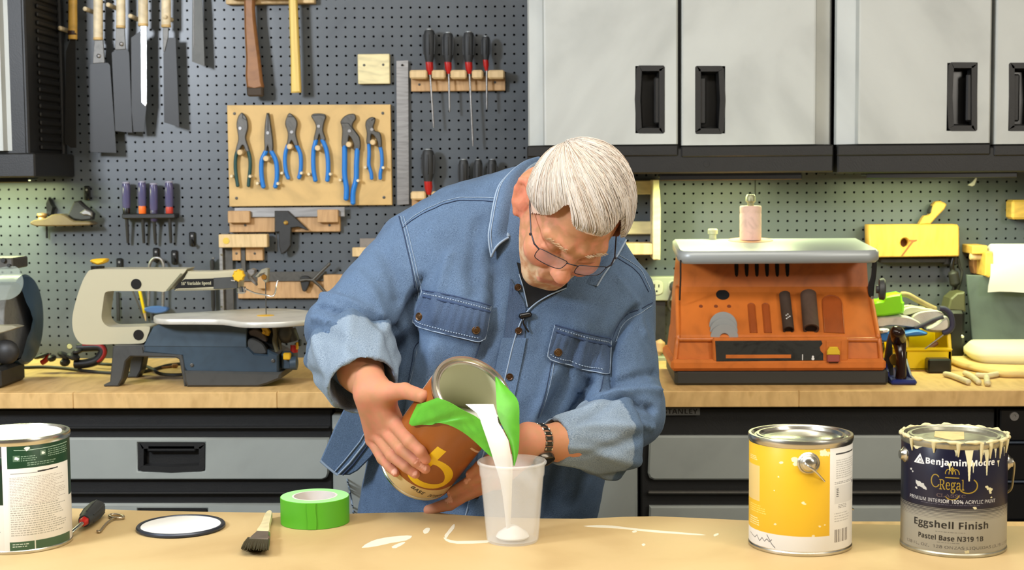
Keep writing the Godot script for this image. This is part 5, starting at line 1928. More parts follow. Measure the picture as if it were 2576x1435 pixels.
func bench_clutter() -> void:
	var s := 5.126
	var ox := 2180.0
	var oy := 720.0
	var z := -3.78
	# yellow bins
	for k in 2:
		var x0: float = [2272.0, 2200.0][k]
		var x1: float = [2396.0, 2290.0][k]
		var zz: float = [-3.70, -3.74][k]
		var o := thing("storage_bin", ["open yellow plastic bin with small tools right of the block plane", "yellow plastic bin behind the block plane, mostly hidden"][k], "bin", pz((x0 + x1) / 2, 905, zz), "yellow bins on the bench")
		var b := B.new()
		var l := pz(x0 + 2, 908, zz)
		var r := pz(x1 - 2, 908, zz)
		var y0 := BENCH + 0.001
		var y1 := pz(x0, 880, zz).y
		var yt := pz(x0, 842, zz).y
		var w := 0.005
		box(b, Vector3((l.x + r.x) / 2, (y0 + y1) / 2, zz - w / 2), Vector3(r.x - l.x, y1 - y0, w), 0.002)
		box(b, Vector3((l.x + r.x) / 2, y0 + w / 2, zz - 0.07), Vector3(r.x - l.x, w, 0.14), 0.001)
		box(b, Vector3((l.x + r.x) / 2, (y0 + yt) / 2, zz - 0.14), Vector3(r.x - l.x, yt - y0, w), 0.001)
		put(b, "tray", M.bright_yellow, o)
		for sd in 2:
			b = B.new()
			var xx: float = l.x + w if sd == 0 else r.x - w
			var pl := PackedVector2Array([Vector2(-zz, y0), Vector2(-zz, y1 + 0.006), Vector2(-zz + 0.012, yt), Vector2(-zz + 0.14, yt), Vector2(-zz + 0.14, y0)])
			b.t = Transform3D(Basis(Vector3(0, 0, -1), Vector3.UP, Vector3(1, 0, 0)), Vector3.ZERO)
			ext(b, pl, xx - w, xx + w, 0.002)
			put(b, "side", M.bright_yellow, o)
		b = B.new()
		box(b, Vector3((l.x + r.x) / 2, y1, zz), Vector3(r.x - l.x + 0.002, 0.010, 0.012), 0.004)
		put(b, "front_lip", M.bright_yellow, o)
		if k == 0:
			b = B.new()
			tube(b, p3([745, 820, 830, 750, 990, 630], zz + 0.004, ox, oy, s), 0.0018, 6)
			one(b, "metal_rod", M.steel, "thin metal rod sticking out of the yellow bin", "rod")
			b = B.new()
			pill(b, p3([810, 800, 900, 740], zz - 0.05, ox, oy, s), 0.006, 8)
			one(b, "small_tool", M.hickory, "small brown tool lying inside the open yellow bin", "tool")
	# pile of cloths, blue bag, green tool
	z = -3.74
	var cloth := relief(tri_tex(mat(Color(0.80, 0.79, 0.75), 0.85), M.mottle, Vector3(9, 9, 9)), M.fine, 0.04)
	var b := B.new()
	ext(b, curve2(pp([150, 405, 300, 395, 420, 385, 560, 400, 700, 470, 690, 520, 600, 545, 480, 530, 300, 520, 170, 540, 110, 500], z + 0.03, ox, oy, s), 3), z - 0.07, z + 0.03, 0.012, true)
	one(b, "work_glove", cloth, "off-white cloth glove under the lime green tool", "glove")
	b = B.new()
	ext(b, curve2(pp([600, 400, 700, 340, 880, 320, 980, 340, 1000, 390, 900, 450, 760, 490, 640, 520, 640, 460], z + 0.02, ox, oy, s), 3), z - 0.08, z + 0.02, 0.012, true)
	one(b, "work_glove", cloth, "light grey cloth glove folded atop the pile beside the sander", "glove")
	var o := thing("work_glove", "grey glove with a dark blue edge hanging over the yellow bin", "glove", pz(2380, 835, z))
	b = B.new()
	ext(b, curve2(pp([780, 540, 900, 480, 1010, 400, 1060, 410, 1085, 480, 1070, 560, 1000, 600, 900, 605, 800, 590], z + 0.035, ox, oy, s), 3), z - 0.06, z + 0.035, 0.012, true)
	put(b, "palm", cloth, o)
	b = B.new()
	tube(b, curve(p3([940, 290, 1010, 300, 1070, 350, 1100, 430, 1105, 520, 1060, 580, 980, 610], z + 0.03, ox, oy, s), 4), 0.007, 8)
	put(b, "cuff_edge", mat(Color(0.17, 0.17, 0.27), 0.7), o)
	b = B.new()
	tube(b, curve(p3([620, 545, 740, 500, 860, 440, 990, 400], z + 0.036, ox, oy, s), 4), 0.005, 8)
	put(b, "seam", mat(Color(0.24, 0.24, 0.30), 0.8), o)
	b = B.new()
	ext(b, curve2(pp([180, 600, 300, 590, 500, 590, 650, 565, 760, 590, 795, 610, 770, 640, 640, 655, 500, 665, 300, 720, 180, 715], z + 0.05, ox, oy, s), 3), z - 0.04, z + 0.05, 0.008, true)
	one(b, "blue_case", mat(Color(0.16, 0.44, 0.74), 0.4), "bright blue plastic strip sticking out below the gloves", "plastic case")
	b = B.new()
	ext(b, curve2(pp([180, 560, 290, 560, 300, 590, 240, 610, 180, 612], z + 0.06, ox, oy, s), 3), z + 0.01, z + 0.06, 0.008, true)
	one(b, "paper_pad", M.white, "white scrap of packaging between the sander and the block plane", "packaging")
	o = thing("spray_gun", "bright lime green plastic tool with a tan lever on the glove pile", "plastic tool", pz(2240, 795, z))
	b = B.new()
	ext(b, curve2(pp([85, 215, 210, 190, 225, 160, 260, 130, 430, 100, 455, 110, 470, 200, 490, 215, 485, 330, 460, 355, 340, 375, 120, 395, 90, 330], z + 0.03, ox, oy, s), 2), z - 0.04, z + 0.03, 0.005, true)
	put(b, "body", M.lime, o)
	b = B.new()
	pill(b, curve(p3([455, 110, 530, 115, 650, 180, 780, 250, 880, 295], z - 0.02, ox, oy, s), 4), 0.0075, 10)
	put(b, "lever", tri_tex(mat(Color(0.60, 0.53, 0.36), 0.5), M.mottle, Vector3(6, 6, 6)), o)
	b = B.new()
	ext(b, curve2(pp([490, 300, 600, 270, 740, 290, 880, 310, 700, 330, 560, 370, 470, 370], z + 0.005, ox, oy, s), 3), z - 0.06, z + 0.005, 0.005, true)
	one(b, "paper_sheet", mat(Color(0.80, 0.80, 0.70), 0.8), "pale crumpled paper right of the lime green tool", "paper")
	# block plane
	var pb := ph(2278, 970, BENCH)
	z = pb.z
	o = thing("bench_plane", "blue-bodied bench plane with a glossy dark brown handle seen end-on", "hand plane", pb)
	b = B.new()
	var e0 := ph(2246, 972, BENCH)
	var e1 := ph(2311, 972, BENCH)
	box(b, Vector3((e0.x + e1.x) / 2, BENCH + 0.006, z - 0.115), Vector3(e1.x - e0.x, 0.012, 0.23), 0.004)
	for k in 2:
		var xx := e0.x + 0.004 if k == 0 else e1.x - 0.004
		var pl := PackedVector2Array([Vector2(-z + 0.005, BENCH + 0.01), Vector2(-z + 0.05, BENCH + 0.018), Vector2(-z + 0.10, BENCH + 0.05), Vector2(-z + 0.15, BENCH + 0.05), Vector2(-z + 0.22, BENCH + 0.01)])
		var keep := b.t
		b.t = Transform3D(Basis(Vector3(0, 0, -1), Vector3.UP, Vector3(1, 0, 0)), Vector3.ZERO)
		ext(b, pl, xx - 0.003, xx + 0.003, 0.001)
		b.t = keep
	put(b, "body", mat(Color(0.06, 0.13, 0.40), 0.35), o)
	b = B.new()
	var gl := mat(Color(0.13, 0.055, 0.03), 0.18)
	tube(b, curve([ph(2266, 955, BENCH + 0.01), pz(2267, 930, z - 0.03), pz(2266, 890, z - 0.035), pz(2262, 860, z - 0.05), pz(2258, 838, z - 0.02), pz(2262, 826, z - 0.01)], 5), [0.013, 0.013, 0.013, 0.0125, 0.012, 0.012, 0.012, 0.012, 0.012, 0.012, 0.012, 0.013, 0.014, 0.015, 0.016, 0.017, 0.018, 0.018, 0.018, 0.017, 0.017, 0.017, 0.016, 0.014, 0.011, 0.006], 14)
	put(b, "handle", gl, o)
	b = B.new()
	turned(b, Vector3(pb.x - 0.028, BENCH + 0.014, z - 0.19), Vector3.UP, [Vector2(0.012, 0), Vector2(0.010, 0.02), Vector2(0.020, 0.05), Vector2(0.018, 0.066), Vector2(0, 0.07)], 18)
	put(b, "front_knob", gl, o)
	b = B.new()
	ext(b, pp([2218, 960, 2232, 860, 2240, 832, 2256, 830, 2244, 860, 2248, 960], z - 0.09), z - 0.10, z - 0.085, 0.002)
	put(b, "iron", M.iron, o)
	b = B.new()
	turned(b, pz(2252, 905, z - 0.07), Vector3.BACK, [Vector2(0, 0), Vector2(0.014, 0), Vector2(0.015, 0.003), Vector2(0.014, 0.007), Vector2(0, 0.008)], 18)
	put(b, "adjusting_wheel", mat(Color(0.55, 0.45, 0.20), 0.35, 0.8), o)
	# small black box
	b = B.new()
	var kb := ph(2364, 940, BENCH)
	rb(b, 2335, 904, 2394, 940, kb.z, 0.04, 0.004)
	one(b, "small_box", M.black_gloss, "small black box lying on the bench before the yellow bin", "box")
	b = B.new()
	kb = ph(2300, 922, BENCH + 0.004)
	box(b, kb, Vector3(0.045, 0.008, 0.03), 0.002)
	one(b, "small_vial", M.top_grey, "small grey metal piece on the bench behind the block plane's toe", "metal piece")
	# foam pad on a tan cloth
	b = B.new()
	var fz := -3.60
	var y0 := pz(2500, 930, fz).y
	var c := []
	var rows := []
	for q in [[2395, 905], [2440, 893], [2500, 888], [2640, 886]]:
		pass
	var pl := PackedVector2Array()
	for q in [[2384, 902], [2400, 893], [2435, 889], [2500, 888], [2640, 888], [2640, 936], [2560, 940], [2510, 938], [2450, 925], [2410, 915]]:
		var p := ph(q[0], q[1], BENCH + 0.012)
		pl.append(Vector2(p.x, -p.z))
	b.t = Transform3D(Basis(Vector3.RIGHT, Vector3.FORWARD, Vector3.UP), Vector3.ZERO)
	ext(b, curve2(pl, 3), BENCH + 0.001, BENCH + 0.016, 0.006, true)
	one(b, "folded_cloth", relief(tri_tex(mat(Color(0.86, 0.76, 0.52), 0.85), M.mottle, Vector3(5, 5, 5)), M.fine, 0.03), "tan folded leather cloth on the bench under the white pad", "cloth")
	b = B.new()
	pl = PackedVector2Array()
	for q in [[2424, 886], [2436, 877], [2480, 872], [2640, 872], [2640, 902], [2500, 903], [2450, 898]]:
		var p := ph(q[0], q[1], BENCH + 0.03)
		pl.append(Vector2(p.x, -p.z))
	b.t = Transform3D(Basis(Vector3.RIGHT, Vector3.FORWARD, Vector3.UP), Vector3.ZERO)
	ext(b, curve2(pl, 4), BENCH + 0.0165, BENCH + 0.055, 0.014, true)
	one(b, "foam_pad", mat(Color(0.92, 0.90, 0.78), 0.8), "thick cream-white pad on the tan cloth at the right edge", "pad")
	# pale pegs
	var i := 0
	for q in [[2378, 942, 2396, 946, 2436, 962], [2428, 940, 2445, 948, 2462, 962], [2458, 945, 2485, 946, 2508, 942], [2482, 950, 2483, 958, 2484, 965]]:
		b = B.new()
		pill(b, curve([ph(q[0], q[1], BENCH + 0.0075), ph(q[2], q[3], BENCH + 0.0078), ph(q[4], q[5], BENCH + 0.0075)], 3), 0.007, 10)
		one(b, "wooden_peg", tri_tex(mat(Color(0.87, 0.83, 0.68), 0.6), M.mottle, Vector3(9, 9, 9)), ["pale wooden peg on the bench, leftmost of four near the black box", "pale wooden peg on the bench, second from the black box", "pale wooden peg lying crosswise, farthest right of four", "pale stubby wooden peg pointing forward, frontmost of four"][i], "peg", "loose pale pegs on the bench")
		i += 1
	# scrap of paper stuck under the cabinet
	b = B.new()
	ext(b, pp([2434, 466, 2446, 458, 2456, 446, 2458, 450, 2452, 466, 2446, 469], WALL + 0.006), WALL + 0.003, WALL + 0.006, 0.001)
	one(b, "paper_tag", M.white, "tiny white paper scrap on the pegboard under the right cabinet", "paper")
	b = B.new()
	tube(b, p3([1900, 448, 1900, 492], WALL + 0.004), 0.0012, 6)
	one(b, "hanging_wire", M.cord, "short thin dark wire hanging below the cabinet above the sander", "wire")

# ---------------------------------------------------------------- print on labels
func irect(im: Image, x0: float, y0: float, x1: float, y1: float, c: Color) -> void:
	im.fill_rect(Rect2i(int(x0), int(y0), maxi(1, int(x1 - x0)), maxi(1, int(y1 - y0))), c)
func itri(im: Image, a: Vector2, b: Vector2, c: Vector2, col: Color) -> void:
	var w := im.get_width()
	var h := im.get_height()
	var x0 := maxi(0, int(minf(a.x, minf(b.x, c.x))))
	var x1 := mini(w - 1, int(maxf(a.x, maxf(b.x, c.x))) + 1)
	var y0 := maxi(0, int(minf(a.y, minf(b.y, c.y))))
	var y1 := mini(h - 1, int(maxf(a.y, maxf(b.y, c.y))) + 1)
	var ar := (b - a).cross(c - a)
	if absf(ar) < 1e-6:
		return
	var s := signf(ar)
	for y in range(y0, y1 + 1):
		for x in range(x0, x1 + 1):
			var p := Vector2(x + 0.5, y + 0.5)
			if (b - a).cross(p - a) * s >= -0.3 and (c - b).cross(p - b) * s >= -0.3 and (a - c).cross(p - c) * s >= -0.3:
				im.set_pixel(x, y, col)
func ipoly(im: Image, n: Array, c: Color) -> void:
	var o := PackedVector2Array()
	for i in range(0, n.size(), 2):
		o.append(Vector2(n[i], n[i + 1]))
	var ix := Geometry2D.triangulate_polygon(o)
	for i in range(0, ix.size(), 3):
		itri(im, o[ix[i]], o[ix[i + 1]], o[ix[i + 2]], c)
func iline(im: Image, n: Array, wd: float, c: Color) -> void:
	for i in range(0, n.size() - 3, 2):
		var p := Vector2(n[i], n[i + 1])
		var q := Vector2(n[i + 2], n[i + 3])
		var d := (q - p).normalized().orthogonal() * wd / 2
		var e := (q - p).normalized() * wd * 0.3
		itri(im, p + d - e, q + d + e, q - d + e, c)
		itri(im, p + d - e, q - d + e, p - d - e, c)
func itext(im: Image, text: String, x: float, y: float, w: float, h: float, c: Color, bold := false, serif := false, turn := 0.0) -> void:
	var b := B.new()
	letters(b, text, Vector3.ZERO, Vector3.RIGHT, Vector3.UP, h, w, bold, serif)
	for i in range(0, b.v.size(), 3):
		var q := []
		for k in 3:
			q.append(Vector2(x, y + h) + Vector2(b.v[i + k].x, -b.v[i + k].y).rotated(turn))
		itri(im, q[0], q[1], q[2], c)
func ifine(im: Image, x0: float, y0: float, x1: float, y1: float, step: float, c: Color, g: RandomNumberGenerator) -> void:
	# print too small to read: broken lines of short dashes
	var y := y0
	while y < y1:
		var x := x0
		var e := x1 - g.randf() * (x1 - x0) * 0.3
		while x < e:
			var l := 4.0 + g.randf() * 14.0
			irect(im, x, y, minf(x + l, x1), y + step * 0.42, c)
			x += l + 3.0
		y += step
func ibars(im: Image, x0: float, y0: float, x1: float, y1: float, c: Color, g: RandomNumberGenerator) -> void:
	var x := x0
	while x < x1:
		var l := 1.5 + g.randf() * 5.0
		irect(im, x, y0, x + l, y1, c)
		x += l + 2.0 + g.randf() * 4.0
func ispot(im: Image, x: float, y: float, r: float, c: Color, g: RandomNumberGenerator) -> void:
	var n := []
	for k in 11:
		var a := TAU * k / 11
		var rr := r * (0.6 + g.randf() * 0.7)
		n.append_array([x + cos(a) * rr, y + sin(a) * rr * 0.8])
	ipoly(im, n, c)
func label_mat(im: Image, rough := 0.4) -> StandardMaterial3D:
	var m := mat(Color.WHITE, rough)
	m.albedo_texture = ImageTexture.create_from_image(im)
	return m

const LW := 1536
const LH := 560
func lx(s: float) -> float:       # place across a can, -1 at its left edge to 1 at its right, on the label picture
	return LW * (0.75 + asin(clampf(s, -1, 1)) / TAU)

func can(o: Node3D, r: float, h: float, t: Transform3D, label: Material, lid: bool, tin: Material, lid_m: Material, lo := 0.008, hi := 0.013) -> void:
	var b := B.new()
	b.t = t
	var prof := [Vector2(0, 0.003), Vector2(r - 0.004, 0.003), Vector2(r - 0.003, 0), Vector2(r, 0), Vector2(r + 0.0014, 0.002), Vector2(r + 0.0014, 0.005), Vector2(r, 0.007), Vector2(r, h - 0.012), Vector2(r + 0.002, h - 0.009), Vector2(r + 0.0026, h - 0.004), Vector2(r + 0.0014, h), Vector2(r - 0.003, h), Vector2(r - 0.005, h - 0.004), Vector2(r - 0.007, h - 0.006), Vector2(r - 0.009, h - 0.003), Vector2(r - 0.011, h - 0.003)]
	if not lid:
		prof.append_array([Vector2(r - 0.0125, h - 0.006), Vector2(r - 0.008, h - 0.012)])
	lathe(b, prof, 56)
	var body := put(b, "can_body", tin, o)
	b = B.new()
	b.t = t
	lathe(b, [Vector2(r + 0.0003, lo), Vector2(r + 0.0005, lo + 0.0004), Vector2(r + 0.0005, h - hi - 0.0004), Vector2(r + 0.0003, h - hi)], 72)
	put(b, "label", label, body)
	if lid:
		b = B.new()
		b.t = t
		lathe(b, [Vector2(r - 0.0105, h - 0.004), Vector2(r - 0.012, h - 0.0012), Vector2(r - 0.016, h - 0.0012), Vector2(r - 0.018, h - 0.006), Vector2(r - 0.024, h - 0.0075), Vector2(r - 0.036, h - 0.007), Vector2(r - 0.038, h - 0.0062), Vector2(0, h - 0.0062)], 56)
		put(b, "lid", lid_m, o)
	else:
		b = B.new()
		b.t = t
		lathe(b, [Vector2(0, 0.004), Vector2(r - 0.002, 0.004), Vector2(r - 0.0015, 0.006), Vector2(r - 0.0015, h - 0.012), Vector2(r - 0.008, h - 0.0115)], 48)
		put(b, "inner_coat", lid_m, o)

func on_can(x: float, y: float, c: Vector3, ax: Vector3, r: float) -> Vector3:
	# where the line of sight through a pixel first meets a can's side
	var d := ray(x, y)
	var dp := d - ax * d.dot(ax)
	var e := eye - c
	var ep := e - ax * e.dot(ax)
	var A := dp.dot(dp)
	var Bq := 2.0 * dp.dot(ep)
	var C := ep.dot(ep) - r * r
	var disc_ := maxf(Bq * Bq - 4 * A * C, 0.0)
	return eye + d * ((-Bq - sqrt(disc_)) / (2 * A))
func resample(p: Array, n: int) -> Array:
	var ln := [0.0]
	for i in range(1, p.size()):
		ln.append(ln[i - 1] + p[i].distance_to(p[i - 1]))
	var r := []
	for k in n:
		var t: float = ln[ln.size() - 1] * k / (n - 1)
		var i := 1
		while i < p.size() - 1 and ln[i] < t:
			i += 1
		r.append(p[i - 1].lerp(p[i], clampf((t - ln[i - 1]) / maxf(ln[i] - ln[i - 1], 1e-6), 0, 1)))
	return r
func flat_shape(b: B, n: Array, y0: float, y1: float, bev: float, smooth_n := 3) -> void:
	# an outline given in pixels of the level y1, laid flat
	var pl := PackedVector2Array()
	for i in range(0, n.size(), 2):
		var p := ph(n[i], n[i + 1], y1)
		pl.append(Vector2(p.x, -p.z))
	var keep := b.t
	b.t = Transform3D(Basis(Vector3.RIGHT, Vector3.FORWARD, Vector3.UP), Vector3.ZERO)
	ext(b, curve2(pl, smooth_n) if smooth_n > 1 else pl, y0, y1, bev, true)
	b.t = keep

func table_things() -> void:
	var g := RandomNumberGenerator.new()
	g.seed = 11
	# table and the brown paper on it
	var o := thing("work_table", "front work table covered by brown paper, running along the bottom", "table", Vector3(-0.1, 0, -2.25))
	var b := B.new()
	box(b, Vector3(-0.1, TABLE - 0.022, -2.16), Vector3(3.4, 0.04, 0.90), 0.003)
	put(b, "top", M.block, o)
	for x in [-1.7, 1.5]:
		for zz in [-2.5, -1.8]:
			b = B.new()
			box(b, Vector3(x, (TABLE - 0.043) / 2, zz), Vector3(0.08, TABLE - 0.043, 0.08), 0.003)
			put(b, "leg", M.block, o)
	o = thing("brown_paper", "wide sheet of brown kraft paper with dried paint smears covering the front table", "paper", Vector3(-0.1, TABLE - 0.002, -2.25))
	var pl := PackedVector2Array()
	for q in [[-300, 1274], [172, 1279], [352, 1285], [500, 1288], [640, 1290], [880, 1293], [1000, 1290], [1083, 1289], [1164, 1297], [1260, 1302], [1358, 1305], [1463, 1306], [1568, 1301], [1649, 1299.5], [1760, 1304], [1880, 1310], [2142, 1319], [2300, 1322], [2525, 1324], [2900, 1330]]:
		var p := ph(q[0], q[1], TABLE)
		pl.append(Vector2(p.x, -p.z))
	pl.append(Vector2(1.55, 1.72))
	pl.append(Vector2(-1.75, 1.72))
	b = B.new()
	b.t = Transform3D(Basis(Vector3.RIGHT, Vector3.FORWARD, Vector3.UP), Vector3.ZERO)
	ext(b, pl, TABLE - 0.0018, TABLE, 0.0006)
	var paper := put(b, "sheet", M.kraft, o)
	for n in [[910, 1378, 935, 1362, 965, 1354, 1005, 1349, 1037, 1349, 1022, 1360, 985, 1366, 950, 1374], [985, 1376, 1010, 1365, 1020, 1366, 996, 1379], [1118, 1348, 1124, 1340, 1138, 1322, 1144, 1320, 1143, 1330, 1130, 1345, 1122, 1356], [1116, 1352, 1124, 1356, 1150, 1362, 1225, 1360, 1225, 1366, 1150, 1368, 1122, 1361], [1064, 1336, 1072, 1329, 1082, 1330, 1078, 1340, 1068, 1343], [1468, 1324, 1500, 1322, 1540, 1323, 1580, 1328, 1640, 1334, 1760, 1344, 1762, 1347, 1640, 1339, 1570, 1331, 1500, 1327], [1590, 1337, 1600, 1335, 1602, 1339, 1592, 1340], [1614, 1370, 1620, 1368, 1624, 1371, 1618, 1374], [1795, 1346, 1806, 1342, 1808, 1346, 1798, 1350]]:
		b = B.new()
		flat_shape(b, n, TABLE - 0.0004, TABLE + 0.0004, 0.0002, 2)
		put(b, "paint_smear", M.smear, paper)

	# --- yellow can
	var h := 0.1885
	var r := 0.0842
	var rim := pz(2014, 1091, -2.437)
	var base := Vector3(rim.x, TABLE, rim.z)
	var im := Image.create(LW, LH, false, Image.FORMAT_RGB8)
	im.fill(Color(0.90, 0.90, 0.89))
	var ye := Color(0.89, 0.71, 0.16)
	irect(im, 60, 0, lx(0.42), LH * 0.85, ye)
	irect(im, lx(-1) - 60, LH * 0.21, lx(-0.86), LH * 0.56, Color(0.86, 0.75, 0.48))
	ifine(im, lx(-0.99), LH * 0.12, lx(-0.88), LH * 0.16, 9, Color(0.95, 0.9, 0.75), g)
	ifine(im, lx(-0.99), LH * 0.60, lx(-0.75), LH * 0.68, 12, Color(0.94, 0.82, 0.4), g)
	ifine(im, lx(-0.99), LH * 0.73, lx(-0.86), LH * 0.80, 12, Color(0.95, 0.9, 0.7), g)
	for q in [[-0.18, 0.13, 26], [-0.25, 0.10, 18], [-0.5, 0.14, 10], [0.28, 0.03, 22], [0.36, 0.05, 16], [-0.1, 0.52, 9], [-0.06, 0.53, 6], [-0.6, 0.75, 7], [0.1, 0.84, 8], [0.22, 0.75, 7], [0.32, 0.74, 5], [-0.55, 0.28, 5], [-0.62, 0.42, 4]]:
		ispot(im, lx(q[0]), LH * q[1], q[2], Color(0.92, 0.88, 0.72), g)
	irect(im, lx(0.54), LH * 0.055, lx(0.96), LH * 0.07, Color(0.25, 0.25, 0.25))
	ifine(im, lx(0.55), LH * 0.12, lx(0.96), LH * 0.30, 12, Color(0.70, 0.70, 0.69), g)
	ifine(im, lx(0.52), LH * 0.335, lx(0.95), LH * 0.36, 8, Color(0.45, 0.45, 0.45), g)
	irect(im, lx(0.52), LH * 0.37, lx(0.95), LH * 0.55, Color(0.84, 0.84, 0.83))
	ifine(im, lx(0.56), LH * 0.40, lx(0.62), LH * 0.48, 10, Color(0.2, 0.2, 0.2), g)
	ispot(im, lx(0.94), LH * 0.37, 12, Color(0.28, 0.29, 0.36), g)
	ifine(im, lx(0.60), LH * 0.56, lx(0.80), LH * 0.60, 8, Color(0.45, 0.45, 0.45), g)
	ifine(im, lx(0.52), LH * 0.64, lx(0.85), LH * 0.72, 14, Color(0.72, 0.72, 0.71), g)
	ibars(im, lx(0.53), LH * 0.80, lx(0.80), LH * 0.925, Color(0.32, 0.29, 0.29), g)
	iline(im, [lx(-0.99), LH * 0.90, lx(-0.93), LH * 0.93, lx(-0.90), LH * 0.90, lx(-0.86), LH * 0.95, lx(-0.82), LH * 0.91, lx(-0.78), LH * 0.94, lx(-0.74), LH * 0.91, lx(-0.70), LH * 0.935, lx(-0.66), LH * 0.91], 4, Color(0.42, 0.42, 0.44))
	iline(im, [lx(-0.74), LH * 0.87, lx(-0.66), LH * 0.95, lx(-0.60), LH * 0.985], 4, Color(0.42, 0.42, 0.44))
	o = thing("paint_can", "closed paint can with a bright yellow and white label, wire bail in front", "paint can", base, "gallon paint cans on the front table")
	can(o, r, h, Transform3D(Basis(), base), label_mat(im), true, M.tin, M.tin)
	var e := on_can(2034, 1166, base, Vector3.UP, r)
	var nn := (e - Vector3(base.x, e.y, base.z)).normalized()
	b = B.new()
	turned(b, e - nn * 0.002, nn, [Vector2(0.0185, 0), Vector2(0.018, 0.003), Vector2(0.0155, 0.0055), Vector2(0.0145, 0.005), Vector2(0.0125, 0.007), Vector2(0.0115, 0.0085), Vector2(0.0085, 0.0115), Vector2(0.0045, 0.0125), Vector2(0, 0.0125)], 28)
	put(b, "ear", M.tin, o)
	b = B.new()
	var w0 := e + nn * 0.0125 + Vector3(-0.004, -0.003, 0)
	tube(b, curve([w0 + Vector3(-0.004, 0.006, -0.004), w0 + Vector3(0.0, 0.001, 0.001), pz(2056, 1192, w0.z - 0.006), pz(2098, 1239, base.z + r * 0.72), pz(2126, 1267, base.z + r * 0.45), pz(2141, 1279, base.z + r * 0.2), pz(2146, 1282, base.z - 0.01)], 5), 0.0019, 8)
	put(b, "bail", M.chrome, o)

	# --- dark blue can
	rim = pz(2401, 1085, -2.43)
	base = Vector3(rim.x, TABLE, rim.z)
	im = Image.create(LW, LH, false, Image.FORMAT_RGB8)
	im.fill(Color(0.60, 0.59, 0.54))
	irect(im, 0, 0, LW, LH * 0.565, Color(0.055, 0.055, 0.15))
	for i in 9:
		irect(im, 0, LH * (0.565 + i * 0.014), LW, LH * (0.565 + i * 0.014 + 0.0115 - i * 0.0011), Color(0.10, 0.10, 0.14).lerp(Color(0.45, 0.45, 0.43), i / 10.0))
	var wh := Color(0.90, 0.90, 0.88)
	itext(im, "Benjamin Moore", lx(-0.715), LH * 0.092, lx(0.54) - lx(-0.715), LH * 0.082, wh, true)
	ipoly(im, [lx(-0.885), LH * 0.165, lx(-0.80), LH * 0.065, lx(-0.735), LH * 0.165], wh)
	iline(im, [lx(-0.85), LH * 0.155, lx(-0.80), LH * 0.10, lx(-0.765), LH * 0.155], 3, Color(0.12, 0.12, 0.2))
	iline(im, [lx(-0.81), LH * 0.155, lx(-0.80), LH * 0.135, lx(-0.785), LH * 0.155], 3, Color(0.12, 0.12, 0.2))
	var go := Color(0.60, 0.50, 0.16)
	itext(im, "Regal", lx(-0.50), LH * 0.285, lx(-0.06) - lx(-0.50), LH * 0.135, go, false, true)
	# swashes before and after the name, and the crown above it
	iline(im, arc_pts(lx(-0.56), LH * 0.31, 20, 34, 0.6, 5.6, 16), 5, go)
	iline(im, arc_pts(lx(0.01), LH * 0.345, 44, 40, 2.4, -0.9, 16), 6, go)
	iline(im, arc_pts(lx(-0.28), LH * 0.44, 30, 24, 2.8, 0.0, 12), 5, go)
	for k in 3:
		iline(im, arc_pts(lx(-0.28) + (k - 1) * 16, LH * 0.235, 15, 26, 3.14, 6.28, 10), 4, go)
	iline(im, [lx(-0.28) - 30, LH * 0.27, lx(-0.28) + 30, LH * 0.27], 5, go)
	iline(im, [lx(-0.28), LH * 0.165, lx(-0.28), LH * 0.205], 4, go)
	iline(im, [lx(-0.28) - 7, LH * 0.18, lx(-0.28) + 7, LH * 0.18], 4, go)
	itext(im, "CLASSIC", lx(-0.54), LH * 0.430, lx(-0.04) - lx(-0.54), LH * 0.032, Color(0.36, 0.30, 0.30), false, true)
	itext(im, "PREMIUM INTERIOR 100% ACRYLIC PAINT", lx(-0.93), LH * 0.485, lx(0.57) - lx(-0.93), LH * 0.035, Color(0.78, 0.78, 0.77), false)
	ifine(im, lx(-0.78), LH * 0.535, lx(0.45), LH * 0.545, 6, Color(0.42, 0.42, 0.48), g)
	var bk := Color(0.10, 0.10, 0.11)
	itext(im, "Eggshell Finish", lx(-0.87), LH * 0.695, lx(0.42) - lx(-0.87), LH * 0.095, bk, true)
	ifine(im, lx(-0.55), LH * 0.80, lx(-0.03), LH * 0.81, 7, Color(0.25, 0.25, 0.25), g)
	itext(im, "Pastel Base N319 1B", lx(-0.81), LH * 0.835, lx(0.32) - lx(-0.81), LH * 0.052, bk, true)
	ifine(im, lx(-0.52), LH * 0.905, lx(-0.02), LH * 0.912, 7, Color(0.3, 0.3, 0.3), g)
	itext(im, "128 FL. OZ.  128 ONZAS LIQUIDAS (3.79 LITROS)", lx(-0.96), LH * 0.935, lx(0.95) - lx(-0.96), LH * 0.034, Color(0.34, 0.33, 0.32), false)
	var cr := Color(0.83, 0.80, 0.64)
	for q in [[0.02, 0.0, 0.30, 20], [0.37, 0.0, 0.25, 16], [0.10, 0.12, 0.22, 7], [-0.33, 0.13, 0.20, 9], [0.56, 0.0, 0.09, 9], [0.70, 0.0, 0.06, 9], [-0.22, 0.0, 0.06, 8], [0.30, 0.0, 0.05, 8], [0.78, 0.0, 0.09, 7], [0.63, 0.12, 0.18, 9], [-0.86, 0.0, 0.03, 40]]:
		var cx := lx(q[0])
		ipoly(im, [cx - q[3], LH * q[1], cx + q[3], LH * q[1], cx + q[3] * 0.45, LH * (q[1] + (q[2] - q[1]) * 0.5), cx + q[3] * 0.25, LH * q[2], cx - q[3] * 0.1, LH * q[2], cx - q[3] * 0.3, LH * (q[1] + (q[2] - q[1]) * 0.5)], cr)
